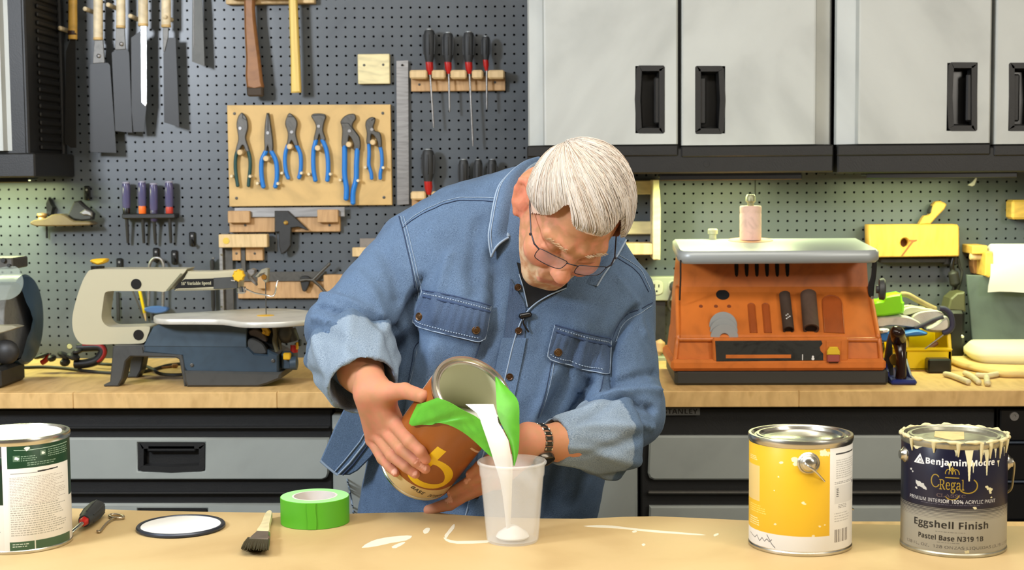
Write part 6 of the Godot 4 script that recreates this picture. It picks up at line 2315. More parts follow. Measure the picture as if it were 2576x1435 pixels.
	for q in [[0.38, 0.36, 10], [0.41, 0.38, 8], [0.46, 0.39, 15], [0.46, 0.42, 8], [0.15, 0.56, 8], [0.13, 0.555, 6], [-0.92, 0.24, 8], [-0.90, 0.26, 6], [-0.82, 0.36, 22], [-0.76, 0.38, 16], [-0.72, 0.40, 10], [-0.85, 0.41, 8], [0.48, 0.47, 6], [-0.0, 0.985, 12]]:
		ispot(im, lx(q[0]), LH * q[1], q[2], Color(0.74, 0.74, 0.72) if q[0] < -0.7 else cr, g)
	o = thing("paint_can", "paint can with a navy blue and silver label, cream paint dripped over its rim", "paint can", base, "gallon paint cans on the front table")
	can(o, r, h, Transform3D(Basis(), base), label_mat(im, 0.32), true, tri_tex(mat(Color(0.72, 0.71, 0.64), 0.32, 0.85), M.mottle, Vector3(14, 14, 14)), tri_tex(mat(Color(0.58, 0.57, 0.50), 0.42, 0.6), M.mottle, Vector3(14, 14, 14)))
	b = B.new()          # cream paint crusted on the rim
	var ring := []
	var rr := []
	for k in 96:
		var a := TAU * k / 96
		var jit := 0.0012 * sin(a * 13.0 + 1.0) + 0.0009 * sin(a * 29.0)
		ring.append(base + Vector3(cos(a) * (r + 0.0012 + jit * 0.6), h - 0.001 + jit * 0.6, sin(a) * (r + 0.0012 + jit * 0.6)))
		rr.append(0.0026 + 0.0012 * sin(a * 17.0 + 2.0) + 0.0006 * sin(a * 41.0))
	tube(b, ring, rr, 8, true)
	for q in [[1.32, 0.022], [1.12, 0.016], [1.75, 0.012], [0.85, 0.018], [2.2, 0.008], [0.6, 0.012], [2.7, 0.010]]:
		var d := Vector3(cos(q[0]), 0, sin(q[0])) * (r + 0.0022)
		tube(b, [base + d + Vector3(0, h - 0.002, 0), base + d + Vector3(0, h - 0.010, 0), base + d * 0.985 + Vector3(0, h - 0.012 - q[1], 0)], [0.004, 0.003, 0.001], 8)
	put(b, "paint_crust", M.cream_paint, o)
	b = B.new()
	flat_shape(b, [2350, 1098, 2352, 1085, 2425, 1087, 2426, 1105, 2395, 1107], TABLE + h - 0.0062, TABLE + h - 0.0050, 0.0003, 1)
	put(b, "paint_patch", tri_tex(mat(Color(0.84, 0.74, 0.50), 0.5), M.mottle, Vector3(9, 9, 9)), o)
	for k in 2:
		var ex: float = [2529.0, 2270.0][k]
		var sg: float = [1.0, -1.0][k]
		var ec := Vector3(base.x + sg * r * 0.985, pz(ex, [1160.0, 1140.0][k], base.z).y, base.z + 0.012)
		b = B.new()
		turned(b, ec - Vector3(sg * 0.004, 0, 0), Vector3(sg, 0, 0.15), [Vector2(0.0135, 0), Vector2(0.013, 0.006), Vector2(0.008, 0.010), Vector2(0.007, 0.013), Vector2(0, 0.014)], 20)
		put(b, "ear", M.tin, o)
		if k == 0:
			b = B.new()
			tube(b, curve([ec + Vector3(0.006, 0.004, 0.004), ec + Vector3(0.012, -0.003, 0.0), pz(2549, 1200, base.z), pz(2544, 1230, base.z - 0.02), pz(2530, 1242, base.z - 0.04)], 5), 0.0019, 8)
			put(b, "bail", mat(Color(0.62, 0.59, 0.48), 0.4, 0.6), o)

	# --- green and white can at the left edge, cut by the frame
	rim = pz(43, 1041, -2.44)
	base = Vector3(rim.x, TABLE, rim.z)
	h = 0.192
	im = Image.create(LW, LH, false, Image.FORMAT_RGB8)
	im.fill(Color(0.88, 0.87, 0.84))
	var gn := Color(0.06, 0.17, 0.10)
	irect(im, 0, 0, lx(0.045), LH * 0.56, gn)
	irect(im, lx(-1) - 300, 0, lx(0.045), LH * 0.105, Color(0.22, 0.23, 0.21))
	irect(im, lx(-1) - 300, LH * 0.105, lx(0.045), LH * 0.109, Color(0.55, 0.57, 0.54))
	ispot(im, lx(-0.25), LH * 0.19, 62, Color(0.03, 0.04, 0.03), g)
	ispot(im, lx(-0.45), LH * 0.18, 20, Color(0.75, 0.75, 0.7), g)
	for k in 3:
		ifine(im, lx(-0.35), LH * (0.34 + 0.045 * k), lx(-0.05), LH * (0.355 + 0.045 * k), 12, Color(0.70, 0.74, 0.70), g)
	for k in 6:
		irect(im, lx(-0.75 + k * 0.13), LH * 0.60, lx(-0.75 + k * 0.13) + 3, LH * 0.84, Color(0.72, 0.69, 0.65))
		ispot(im, lx(-0.70 + k * 0.13), LH * 0.815, 5, Color(0.25, 0.22, 0.2), g)
	ibars(im, lx(-0.5), LH * 0.875, lx(-0.08), LH * 0.965, Color(0.35, 0.34, 0.33), g)
	irect(im, lx(0.15), 0, lx(1.0) + 90, LH * 0.215, Color(0.07, 0.22, 0.12))
	for q in [[0.32, 0.12, 16], [0.75, 0.085, 14]]:
		irect(im, lx(q[0]) - q[2], LH * q[1] - q[2], lx(q[0]) + q[2], LH * q[1] + q[2], Color(0.35, 0.45, 0.36))
		ispot(im, lx(q[0]), LH * q[1], q[2] * 0.7, Color(0.85, 0.88, 0.84), g)
	ifine(im, lx(0.40), LH * 0.10, lx(0.66), LH * 0.145, 11, Color(0.55, 0.64, 0.56), g)
	ifine(im, lx(0.82), LH * 0.06, lx(1.0), LH * 0.12, 11, Color(0.55, 0.64, 0.56), g)
	ifine(im, lx(0.50), LH * 0.165, lx(0.95), LH * 0.195, 11, Color(0.55, 0.64, 0.56), g)
	iline(im, [lx(0.28), LH * 0.04, lx(0.5), LH * 0.045, lx(1.0), LH * 0.035], 4, Color(0.6, 0.68, 0.6))
	ispot(im, lx(0.50), LH * 0.03, 14, Color(0.86, 0.87, 0.82), g)
	ipoly(im, [lx(0.66), LH * 0.25, lx(0.93), LH * 0.245, lx(0.93), LH * 0.255, lx(0.66), LH * 0.265], Color(0.08, 0.08, 0.08))
	irect(im, lx(0.2), LH * 0.262, lx(0.66), LH * 0.268, Color(0.45, 0.45, 0.44))
	ifine(im, lx(0.18), LH * 0.30, lx(0.99), LH * 0.56, 8.5, Color(0.66, 0.63, 0.60), g)
	ifine(im, lx(0.18), LH * 0.57, lx(0.99), LH * 0.87, 12, Color(0.64, 0.64, 0.61), g)
	irect(im, lx(0.15), LH * 0.915, lx(1.0) + 90, LH, Color(0.22, 0.36, 0.27))
	ifine(im, lx(0.2), LH * 0.935, lx(0.5), LH * 0.965, 12, Color(0.8, 0.84, 0.8), g)
	irect(im, lx(0.58), LH * 0.86, lx(0.60), LH, Color(0.86, 0.87, 0.84))
	irect(im, lx(0.05), 0, lx(0.15), LH, Color(0.90, 0.89, 0.87))
	o = thing("paint_can", "open-topped white paint can with a green and white label, cut by the left edge", "paint can", base, "gallon paint cans on the front table")
	can(o, 0.0835, h, Transform3D(Basis(), base), label_mat(im, 0.4), true, M.tin, M.paint, 0.006, 0.011)

	# --- screwdriver lying on the paper
	o = thing("screwdriver", "dark-handled screwdriver with a red collar lying on the brown paper", "screwdriver", ph(205, 1320, TABLE))
	var hr := 0.0165
	var a0 := ph(262, 1262, TABLE + hr)
	var a1 := ph(212, 1312, TABLE + hr)
	a0 = a1 + (a0 - a1).normalized() * 0.112
	var ax := (a0 - a1).normalized()
	b = B.new()
	turned(b, a1, ax, [Vector2(0, 0), Vector2(0.0105, 0.0), Vector2(0.0115, 0.004), Vector2(0.0145, 0.030), Vector2(0.0162, 0.065), Vector2(0.0162, 0.095), Vector2(0.0135, 0.107), Vector2(0.007, 0.112), Vector2(0, 0.112)], 18)
	for k in 6:
		var an := TAU * k / 6
		var sd := frame(ax).x * cos(an) + frame(ax).z * sin(an)
		tube(b, [a1 + ax * 0.02 + sd * 0.0125, a1 + ax * 0.06 + sd * 0.0155, a1 + ax * 0.10 + sd * 0.0145], 0.0022, 6)
	put(b, "handle", M.rubber, o)
	b = B.new()
	turned(b, a1 - ax * 0.016, ax, [Vector2(0, 0), Vector2(0.0055, 0), Vector2(0.0065, 0.003), Vector2(0.0085, 0.008), Vector2(0.0088, 0.018), Vector2(0, 0.018)], 6)
	put(b, "collar", M.red, o)
	var tip := ph(143, 1374, TABLE + 0.002)
	var sh := ph(168, 1352, TABLE + 0.006)
	b = B.new()
	tube(b, [a1 - ax * 0.012, a1 - ax * 0.02, sh], 0.0037, 10)
	put(b, "shaft", M.chrome, o)
	b = B.new()
	var fw := (tip - sh).normalized()
	var sd2 := fw.cross(Vector3.UP).normalized()
	var rows := []
	for q in [[0.0, 0.0037, 0.0037], [0.3, 0.0055, 0.003], [0.75, 0.006, 0.0016], [1.0, 0.0045, 0.0008]]:
		var c: Vector3 = sh.lerp(tip, q[0])
		var row := []
		for k in 9:
			var an := TAU * k / 8
			row.append(c + sd2 * cos(an) * q[1] + Vector3.UP * sin(an) * q[2])
		rows.append(row)
	sheet(b, rows, 0.0002)
	put(b, "blade", M.chrome, o)

	# --- can opener key
	o = thing("can_opener", "small metal paint can opener lying beside the screwdriver", "can opener", ph(265, 1320, TABLE))
	b = B.new()
	var kz := TABLE + 0.003
	tube(b, curve([ph(245, 1337, kz), ph(249, 1339, kz), ph(254, 1335, kz), ph(268, 1318, kz), ph(283, 1306, kz + 0.002), ph(292, 1302, kz + 0.003)], 4), 0.0022, 8)
	put(b, "stem", mat(Color(0.66, 0.60, 0.50), 0.3, 0.8), o)
	b = B.new()
	var lp := []
	for k in 20:
		var an := TAU * k / 20
		lp.append(ph(293 + 18 * cos(an), 1300 + 4.5 * sin(an) + 1.5 * cos(an), TABLE + 0.004))
	tube(b, lp, 0.0026, 8, true)
	put(b, "loop", mat(Color(0.72, 0.66, 0.56), 0.25, 0.8), o)

	# --- lid, paint side up
	var lc := ph(455, 1324, TABLE + 0.004)
	o = thing("can_lid", "round paint can lid with a dark rim, covered in white paint", "lid", Vector3(lc.x, TABLE, lc.z))
	b = B.new()
	var lr := 112.0 * absf(lc.z) / FPX * 1.01
	b.t = Transform3D(Basis(), Vector3(lc.x, TABLE, lc.z))
	lathe(b, [Vector2(0, 0.0005), Vector2(lr - 0.002, 0.0005), Vector2(lr, 0.002), Vector2(lr, 0.005), Vector2(lr - 0.002, 0.0075), Vector2(lr - 0.006, 0.0075), Vector2(lr - 0.008, 0.005)], 56)
	put(b, "rim", mat(Color(0.20, 0.22, 0.26), 0.35, 0.5), o)
	b = B.new()
	b.t = Transform3D(Basis(), Vector3(lc.x, TABLE, lc.z))
	lathe(b, [Vector2(lr - 0.0072, 0.004), Vector2(lr - 0.0085, 0.0062), Vector2(0, 0.0064)], 56)
	put(b, "paint_film", M.paint, o)

	# --- brush
	o = thing("paint_brush", "flat paint brush with a cream handle and dark wet bristles on the paper", "brush", ph(650, 1345, TABLE))
	b = B.new()
	flat_shape(b, [676, 1284, 683, 1285, 685, 1292, 679, 1318, 676, 1337, 645, 1336, 655, 1318, 666, 1292], TABLE + 0.004, TABLE + 0.016, 0.004, 3)
	put(b, "handle", tri_tex(mat(Color(0.84, 0.79, 0.62), 0.45), M.mottle, Vector3(6, 6, 6)), o)
	b = B.new()
	flat_shape(b, [644, 1335, 679, 1336, 680, 1341, 677, 1357, 623, 1355, 630, 1347], TABLE + 0.002, TABLE + 0.018, 0.003, 1)
	put(b, "ferrule", tri_tex(mat(Color(0.62, 0.57, 0.52), 0.3, 0.8), M.mottle, Vector3(9, 9, 9)), o)
	b = B.new()
	var br := [622, 1355, 677, 1357]
	for k in 46:
		var f := k / 45.0
		for layer in 4:
			var p := ph(lerpf(624, 676, f), 1354 + f * 2 + g.randf(), TABLE + 0.005 + 0.0035 * layer)
			var q := ph(lerpf(608, 673, f) + g.randf_range(-2, 2), lerpf(1381, 1384, f) + g.randf_range(-3, 3), TABLE + 0.002 + 0.0035 * layer + g.randf() * 0.001)
			tube(b, [p, p.lerp(q, 0.55) + Vector3(0, 0.0012, 0), q], [0.0017, 0.0018, 0.0007], 4)
	var bs := put(b, "bristles", mat(Color(0.20, 0.175, 0.10), 0.4), o)
	bs.set_meta("kind", "stuff")

	# --- roll of green tape
	var tc := ph(793, 1314, TABLE)
	o = thing("tape_roll", "roll of bright green masking tape standing on the brown paper", "tape", tc)
	var tr_ := 87.5 * absf(tc.z) / FPX * 1.003
	b = B.new()
	b.t = Transform3D(Basis(), tc)
	lathe(b, [Vector2(0.040, 0.0), Vector2(tr_ - 0.0008, 0), Vector2(tr_, 0.0008), Vector2(tr_, 0.0472), Vector2(tr_ - 0.0008, 0.048)], 64)
	put(b, "tape", mat(Color(0.30, 0.62, 0.10), 0.5), o)
	b = B.new()
	b.t = Transform3D(Basis(), tc)
	lathe(b, [Vector2(tr_ - 0.0008, 0.048), Vector2(0.0395, 0.048)], 64)
	put(b, "tape_side", M.tape_side, o)
	b = B.new()
	b.t = Transform3D(Basis(), tc)
	lathe(b, [Vector2(0.0385, 0.0), Vector2(0.0405, 0.0), Vector2(0.0405, 0.0482), Vector2(0.0372, 0.0482), Vector2(0.0372, 0.0), Vector2(0.0385, 0.0)], 48)
	put(b, "core", mat(Color(0.80, 0.78, 0.76), 0.7), o)
	b = B.new()
	rows = []
	for j in 7:
		var row := []
		for k in 6:
			var an := 1.62 - 0.05 * k + 0.012 * sin(j * 1.1)
			row.append(tc + Vector3(cos(an) * (tr_ + 0.0006), 0.0476 - 0.0078 * j, sin(an) * (tr_ + 0.0006)))
		rows.append(row)
	rows.reverse()
	sheet(b, rows, 0.0009)
	put(b, "loose_end", mat(Color(0.30, 0.62, 0.10), 0.5), o)

	pouring()

func arc_pts(x: float, y: float, rx: float, ry: float, a0: float, a1: float, n: int) -> Array:
	var r := []
	for k in n + 1:
		var a := lerpf(a0, a1, float(k) / n)
		r.append_array([x + cos(a) * rx, y + sin(a) * ry])
	return r

var pour_c: Vector3
var pour_t: Vector3
var pour_r := 0.073

func pouring() -> void:
	# --- the cup
	var cb := ph(1287, 1377, TABLE)
	var rb_ := 0.0440
	var rt := 0.0585
	var cc := Vector3(cb.x, TABLE, cb.z - rb_)
	var ch := pz(1287, 1159, cc.z).y - TABLE
	var o := thing("plastic_cup", "translucent white plastic tub receiving the poured paint", "cup", cc)
	var b := B.new()
	b.t = Transform3D(Basis(), cc)
	var pm := mat(Color(0.93, 0.93, 0.92, 0.27), 0.32)
	pm.transparency = BaseMaterial3D.TRANSPARENCY_ALPHA
	var k0 := 0.90
	lathe(b, [Vector2(0, 0.002), Vector2(rb_ - 0.004, 0.0015), Vector2(rb_ - 0.002, 0), Vector2(rb_, 0.003), Vector2(lerpf(rb_, 0.0548, 0.86), ch * 0.80), Vector2(0.0548, ch * 0.825), Vector2(0.0556, ch * 0.93), Vector2(0.0560, ch * 0.955), Vector2(rt, ch * 0.965), Vector2(rt + 0.0005, ch * 0.985), Vector2(rt - 0.001, ch), Vector2(rt - 0.003, ch), Vector2(0.0545, ch * 0.96), Vector2(0.0535, ch * 0.83), Vector2(lerpf(rb_, 0.0548, 0.86) - 0.0014, ch * 0.80), Vector2(rb_ - 0.0014, 0.004), Vector2(0, 0.004)], 56)
	put(b, "wall", pm, o)
	b = B.new()
	b.t = Transform3D(Basis(), cc)
	lathe(b, [Vector2(0, 0.005), Vector2(0.026, 0.005), Vector2(0.0285, 0.008), Vector2(0.025, 0.014), Vector2(0.015, 0.021), Vector2(0.007, 0.026), Vector2(0, 0.027)], 36)
	var pl := one(b, "paint_puddle", M.paint, "small mound of white paint at the bottom of the plastic tub", "paint")
	# --- the can held by the man
	pour_c = pz(1049, 1172, -2.665)
	pour_t = pz(1190, 986, -2.512)
	var ax := (pour_t - pour_c).normalized()
	var h := pour_c.distance_to(pour_t)
	var r := pour_r
	var fr := frame(ax)
	var t := Transform3D(fr, pour_c)
	var im := Image.create(1024, 512, false, Image.FORMAT_RGB8)
	im.fill(Color(0.57, 0.31, 0.09))
	irect(im, 0, 512 * 0.87, 1024, 512, Color(0.84, 0.74, 0.54))
	# where things sit on the label, found by sight
	var uvp := func(x: float, y: float) -> Vector2:
		var q := on_can(x, y, pour_c, ax, r)
		var l := fr.inverse() * (q - pour_c)
		var a := atan2(l.z, l.x)
		if a < 0:
			a += TAU
		return Vector2((1.0 - a / TAU) * 1024.0, (1.0 - (l.y - 0.008) / (h - 0.021)) * 512.0)
	var ye := Color(0.91, 0.75, 0.02)
	var ring := []
	for k in 33:
		var a := TAU * k / 32.0
		ring.append(uvp.call(1081 + cos(a) * 48 - sin(a) * 4, 1192 + sin(a) * 31 + cos(a) * 8))
	for k in 32:
		iline(im, [ring[k].x, ring[k].y, ring[k + 1].x, ring[k + 1].y], 34, ye)
	var s0: Vector2 = uvp.call(1060, 1180)
	var s1: Vector2 = uvp.call(1108, 1134)
	iline(im, [s0.x, s0.y, s1.x, s1.y], 40, ye)
	var t0: Vector2 = uvp.call(1036, 1222)
	var t1: Vector2 = uvp.call(1108, 1246)
	itext(im, "BASE", t0.x, t0.y - 6, (t1.x - t0.x) * 0.42, 20, Color(0.20, 0.16, 0.10), true, false, (t1 - t0).angle())
	itext(im, "INTERIOR", t0.x + (t1.x - t0.x) * 0.55, t0.y - 6 + (t1.y - t0.y) * 0.55, (t1.x - t0.x) * 0.5, 20, Color(0.20, 0.16, 0.10), true, false, (t1 - t0).angle())
	var w0: Vector2 = uvp.call(1066, 960)
	irect(im, w0.x - 90, 0, w0.x + 14, 512 * 0.87, Color(0.90, 0.90, 0.88))
	var m0: Vector2 = uvp.call(1185, 1128)
	var m1: Vector2 = uvp.call(1208, 1138)
	iline(im, [m0.x, m0.y, m1.x, m1.y], 9, Color(0.80, 0.66, 0.55))
	o = thing("paint_can", "brown-labelled paint can tilted in the man's hands, pouring white paint", "paint can", pour_c)
	can(o, r, h, t, label_mat(im, 0.35), false, M.tin, mat(Color(0.80, 0.80, 0.66), 0.45))
	# paint inside, level with the lip
	var dn := -(Vector3.UP - ax * ax.y).normalized()
	var lip := pour_t + dn * (r - 0.009)
	b = B.new()
	var poly := []
	for k in 40:
		var a := TAU * k / 40
		var e := (fr.x * cos(a) + fr.z * sin(a)) * (r - 0.004)
		var tt := clampf((lip.y - pour_c.y - e.y) / ax.y, 0.006, h - 0.006)
		poly.append(pour_c + e + ax * tt)
	var mid := Vector3.ZERO
	for q in poly:
		mid += q / poly.size()
	for k in poly.size():
		b.tri(mid, poly[(k + 1) % poly.size()], poly[k])
	b.smooth()
	put(b, "paint_inside", M.paint, o)
	# the stream
	b = B.new()
	var st := [[1206, 1018, 36, -2.490, 0.05], [1224, 1040, 25, -2.455, 0.15], [1232, 1064, 22, -2.434, 0.3], [1242, 1085, 25, -2.430, 0.35], [1252, 1108, 27, -2.430, 0.4], [1259, 1135, 25, -2.442, 0.45], [1265, 1160, 23.5, -2.442, 0.5], [1269, 1180, 21, -2.443, 0.6], [1273, 1208, 16, -2.444, 0.8], [1276, 1250, 11.5, -2.445, 1], [1278, 1300, 7.5, -2.446, 1], [1279, 1340, 5, -2.447, 1], [1279, 1356, 4.5, -2.447, 1]]
	var cz := cc.z + 0.002
	var rings := []
	for i in st.size():
		var q: Array = st[i]
		var zz: float = q[3] if i < 5 else lerpf(-2.431, cz, (i - 5) / 7.0)
		var c := pz(q[0], q[1], zz)
		var w: float = q[2] * px_m(zz)
		var row := []
		for k in 17:
			var a := -TAU * k / 16
			row.append(c + Vector3(cos(a) * w, 0, 0) + Vector3(0, 0.35, 0.9) * sin(a) * w * q[4])
		rings.append(row)
	rings.reverse()
	sheet(b, rings, 0.0001)
	one(b, "paint_stream", M.paint, "ribbon of white paint falling from the can into the plastic tub", "paint")
	# masking tape folded round the lip as a spout
	o = thing("tape_spout", "green masking tape wrapped round the pouring can's lip as a spout", "tape", lip)
	var n := 26
	var inner := resample(curve(pq([1100, 1001, -2.460, 1130, 1012, -2.444, 1165, 1032, -2.438, 1195, 1047, -2.437, 1210, 1060, -2.437, 1222, 1088, -2.438, 1232, 1120, -2.440, 1241, 1151, -2.441]), 5), n)
	var outer := resample(curve(pq([1050, 1018, -2.522, 1029, 1068, -2.525, 1062, 1069, -2.500, 1086, 1070, -2.482, 1098, 1064, -2.472, 1130, 1070, -2.459, 1165, 1088, -2.451, 1195, 1112, -2.446, 1222, 1138, -2.442, 1240, 1153, -2.440]), 5), n)
	var rows := []
	for k in 7:
		var f := k / 6.0
		var row := []
		for i in n:
			var p: Vector3 = inner[i].lerp(outer[i], f)
			var crease := 0.002 * sin(i * 1.1) * (1.0 - i / float(n)) * sin(f * PI)
			row.append(p + Vector3(0, 0, 0.008 * sin(f * PI) * (1.0 - i / float(n - 1)) + crease))
		rows.append(row)
	b = B.new()
	rows.reverse()
	sheet(b, rows, 0.0005)
	put(b, "front_strip", M.tape, o)
	b = B.new()
	inner = resample(curve(pq([1246, 949, -2.530, 1248, 985, -2.505, 1250, 1030, -2.480, 1256, 1056, -2.466, 1270, 1086, -2.455, 1281, 1110, -2.450, 1288, 1140, -2.446, 1292, 1171, -2.442]), 5), n)
	outer = resample(curve(pq([1248, 948, -2.530, 1275, 976, -2.515, 1303, 1010, -2.500, 1306, 1060, -2.485, 1306, 1100, -2.470, 1303, 1140, -2.455, 1294, 1172, -2.441]), 5), n)
	rows = []
	for k in 7:
		var f := k / 6.0
		var row := []
		for i in n:
			var p: Vector3 = inner[i].lerp(outer[i], f)
			row.append(p + Vector3(0, 0, 0.006 * sin(f * PI)))
		rows.append(row)
	sheet(b, rows, 0.0005)
	put(b, "rear_strip", M.tape, o)

# ---------------------------------------------------------------- bodies: blended distance fields meshed as surface nets
class Field:
	var kind := PackedInt32Array()      # 0 capsule, 1 ellipsoid; +2 carved away
	var a := PackedVector3Array()
	var d := PackedVector3Array()
	var il := PackedFloat32Array()
	var r0 := PackedFloat32Array()
	var r1 := PackedFloat32Array()
	var k := PackedFloat32Array()
	var inv: Array[Basis] = []
	func cap(p: Vector3, q: Vector3, ra: float, rb: float, kk := 0.01, cut := false) -> void:
		kind.append(2 if cut else 0)
		a.append(p)
		d.append(q - p)
		il.append(1.0 / maxf((q - p).length_squared(), 1e-9))
		r0.append(ra)
		r1.append(rb - ra)
		k.append(kk)
		inv.append(Basis())
	func ell(c: Vector3, r: Vector3, b: Basis, kk := 0.01, cut := false) -> void:
		kind.append(3 if cut else 1)
		a.append(c)
		d.append(Vector3.ZERO)
		il.append(0)
		r0.append(minf(r.x, minf(r.y, r.z)))
		r1.append(0)
		k.append(kk)
		inv.append(Basis.from_scale(Vector3(1 / r.x, 1 / r.y, 1 / r.z)) * b.transposed())
	func at(p: Vector3) -> float:
		var m := 1e3
		for i in kind.size():
			var q: float
			var e := p - a[i]
			if kind[i] % 2 == 0:
				var t := clampf(e.dot(d[i]) * il[i], 0.0, 1.0)
				q = (e - d[i] * t).length() - r0[i] - r1[i] * t
			else:
				q = ((inv[i] * e).length() - 1.0) * r0[i]
			var kk := k[i]
			if kind[i] < 2:
				var h := kk - absf(m - q)
				m = minf(m, q)
				if h > 0:
					m -= h * h / (4.0 * kk)
			else:
				var h := kk - absf(m + q)
				m = maxf(m, -q)
				if h > 0:
					m += h * h / (4.0 * kk)
		return m

class Hull:
	var v := PackedVector3Array()
	var n := PackedVector3Array()
	var ix := PackedInt32Array()
	var c := PackedColorArray()

func skin_of(f, lo: Vector3, hi: Vector3, cell: float) -> Hull:
	var s := Hull.new()
	var K := 5
	var nb := Vector3i(((hi - lo) / (cell * K)).ceil())
	var N := nb * K + Vector3i.ONE
	var sy := N.x
	var sz := N.x * N.y
	var g := PackedFloat32Array()
	g.resize(sz * N.z)
	g.fill(1e3)
	var live: Array[Vector3i] = []
	var half := cell * K * 0.5
	var reach := half * 1.7321 + cell * 1.5
	for bz in nb.z:
		for by in nb.y:
			for bx in nb.x:
				var c := lo + Vector3(bx, by, bz) * cell * K + Vector3.ONE * half
				var q: float = f.at(c)
				var near := absf(q) <= reach
				if near:
					live.append(Vector3i(bx, by, bz))
				else:
					for z in range(bz * K, bz * K + K + 1):
						for y in range(by * K, by * K + K + 1):
							var o := bx * K + y * sy + z * sz
							for x in K + 1:
								if g[o + x] == 1e3:
									g[o + x] = q
	for b in live:
		for z in range(b.z * K, b.z * K + K + 1):
			for y in range(b.y * K, b.y * K + K + 1):
				var o := b.x * K + y * sy + z * sz
				for x in K + 1:
					g[o + x] = f.at(lo + Vector3(b.x * K + x, y, z) * cell)
	var of := PackedInt32Array()
	of.resize(sz * N.z)
	of.fill(-1)
	var cs := [0, 1, sy, sy + 1, sz, sz + 1, sz + sy, sz + sy + 1]
	var ed := [0, 1, 2, 3, 4, 5, 6, 7, 0, 2, 1, 3, 4, 6, 5, 7, 0, 4, 1, 5, 2, 6, 3, 7]
	var cells := PackedInt32Array()
	for b in live:
		for z in range(b.z * K, b.z * K + K):
			for y in range(b.y * K, b.y * K + K):
				for x in range(b.x * K, b.x * K + K):
					var o := x + y * sy + z * sz
					var neg := 0
					for j in 8:
						if g[o + cs[j]] < 0:
							neg += 1
					if neg == 0 or neg == 8:
						continue
					var p := Vector3.ZERO
					var m := 0
					for e in range(0, 24, 2):
						var i0: int = ed[e]
						var i1: int = ed[e + 1]
						var v0 := g[o + cs[i0]]
						var v1 := g[o + cs[i1]]
						if (v0 < 0) != (v1 < 0):
							var t := v0 / (v0 - v1)
							p += Vector3(i0 & 1, (i0 >> 1) & 1, i0 >> 2).lerp(Vector3(i1 & 1, (i1 >> 1) & 1, i1 >> 2), t)
							m += 1
					of[o] = s.v.size()
					cells.append(o)
					s.v.append(lo + (Vector3(x, y, z) + p / m) * cell)
					var gr := Vector3(g[o + 1] - g[o] + g[o + sy + 1] - g[o + sy] + g[o + sz + 1] - g[o + sz] + g[o + sz + sy + 1] - g[o + sz + sy], g[o + sy] - g[o] + g[o + sy + 1] - g[o + 1] + g[o + sz + sy] - g[o + sz] + g[o + sz + sy + 1] - g[o + sz + 1], g[o + sz] - g[o] + g[o + sz + 1] - g[o + 1] + g[o + sz + sy] - g[o + sy] + g[o + sz + sy + 1] - g[o + sy + 1])
					s.n.append(gr.normalized())
	for o in cells:
		for ax in 3:
			var st: int = [1, sy, sz][ax]
			var u: int = [sy, sz, 1][ax]
			var w: int = [sz, 1, sy][ax]
			if (g[o] < 0) == (g[o + st] < 0) or o - u - w < 0:
				continue
			var p := of[o]
			var q := of[o - u]
			var r := of[o - u - w]
			var t := of[o - w]
			if q < 0 or r < 0 or t < 0:
				continue
			if g[o] < 0:
				s.ix.append_array([p, r, q, p, t, r])
			else:
				s.ix.append_array([p, q, r, p, r, t])
	return s

func renormal(s: Hull) -> void:
	var n := PackedVector3Array()
	n.resize(s.v.size())
	for i in range(0, s.ix.size(), 3):
		var c := (s.v[s.ix[i + 2]] - s.v[s.ix[i]]).cross(s.v[s.ix[i + 1]] - s.v[s.ix[i]])
		for k in 3:
			n[s.ix[i + k]] += c
	for i in n.size():
		n[i] = n[i].normalized()
	s.n = n

func put_skins(list: Array, called: String, m: Material, parent: Node3D) -> MeshInstance3D:
	var off := Vector3.ZERO
	var nd: Node = parent
	while nd != self:
		off += nd.position
		nd = nd.get_parent()
	var v := PackedVector3Array()
	var n := PackedVector3Array()
	var c := PackedColorArray()
	var ix := PackedInt32Array()
	for s in list:
		var f := v.size()
		for p in s.v:
			v.append(p - off)
		n.append_array(s.n)
		c.append_array(s.c)
		for i in s.ix:
			ix.append(i + f)
	var ar := []
	ar.resize(Mesh.ARRAY_MAX)
	ar[Mesh.ARRAY_VERTEX] = v
	ar[Mesh.ARRAY_NORMAL] = n
	ar[Mesh.ARRAY_COLOR] = c
	ar[Mesh.ARRAY_INDEX] = ix
	var me := ArrayMesh.new()
	me.add_surface_from_arrays(Mesh.PRIMITIVE_TRIANGLES, ar)
	var o := MeshInstance3D.new()
	o.name = called
	o.mesh = me
	o.material_override = m
	parent.add_child(o, true)
	return o

func lin(r: float, g: float, b: float) -> Color:
	return Color(r, g, b).srgb_to_linear()
func paint_skin(s: Hull, c: Color) -> void:
	for i in s.v.size():
		s.c.append(c)

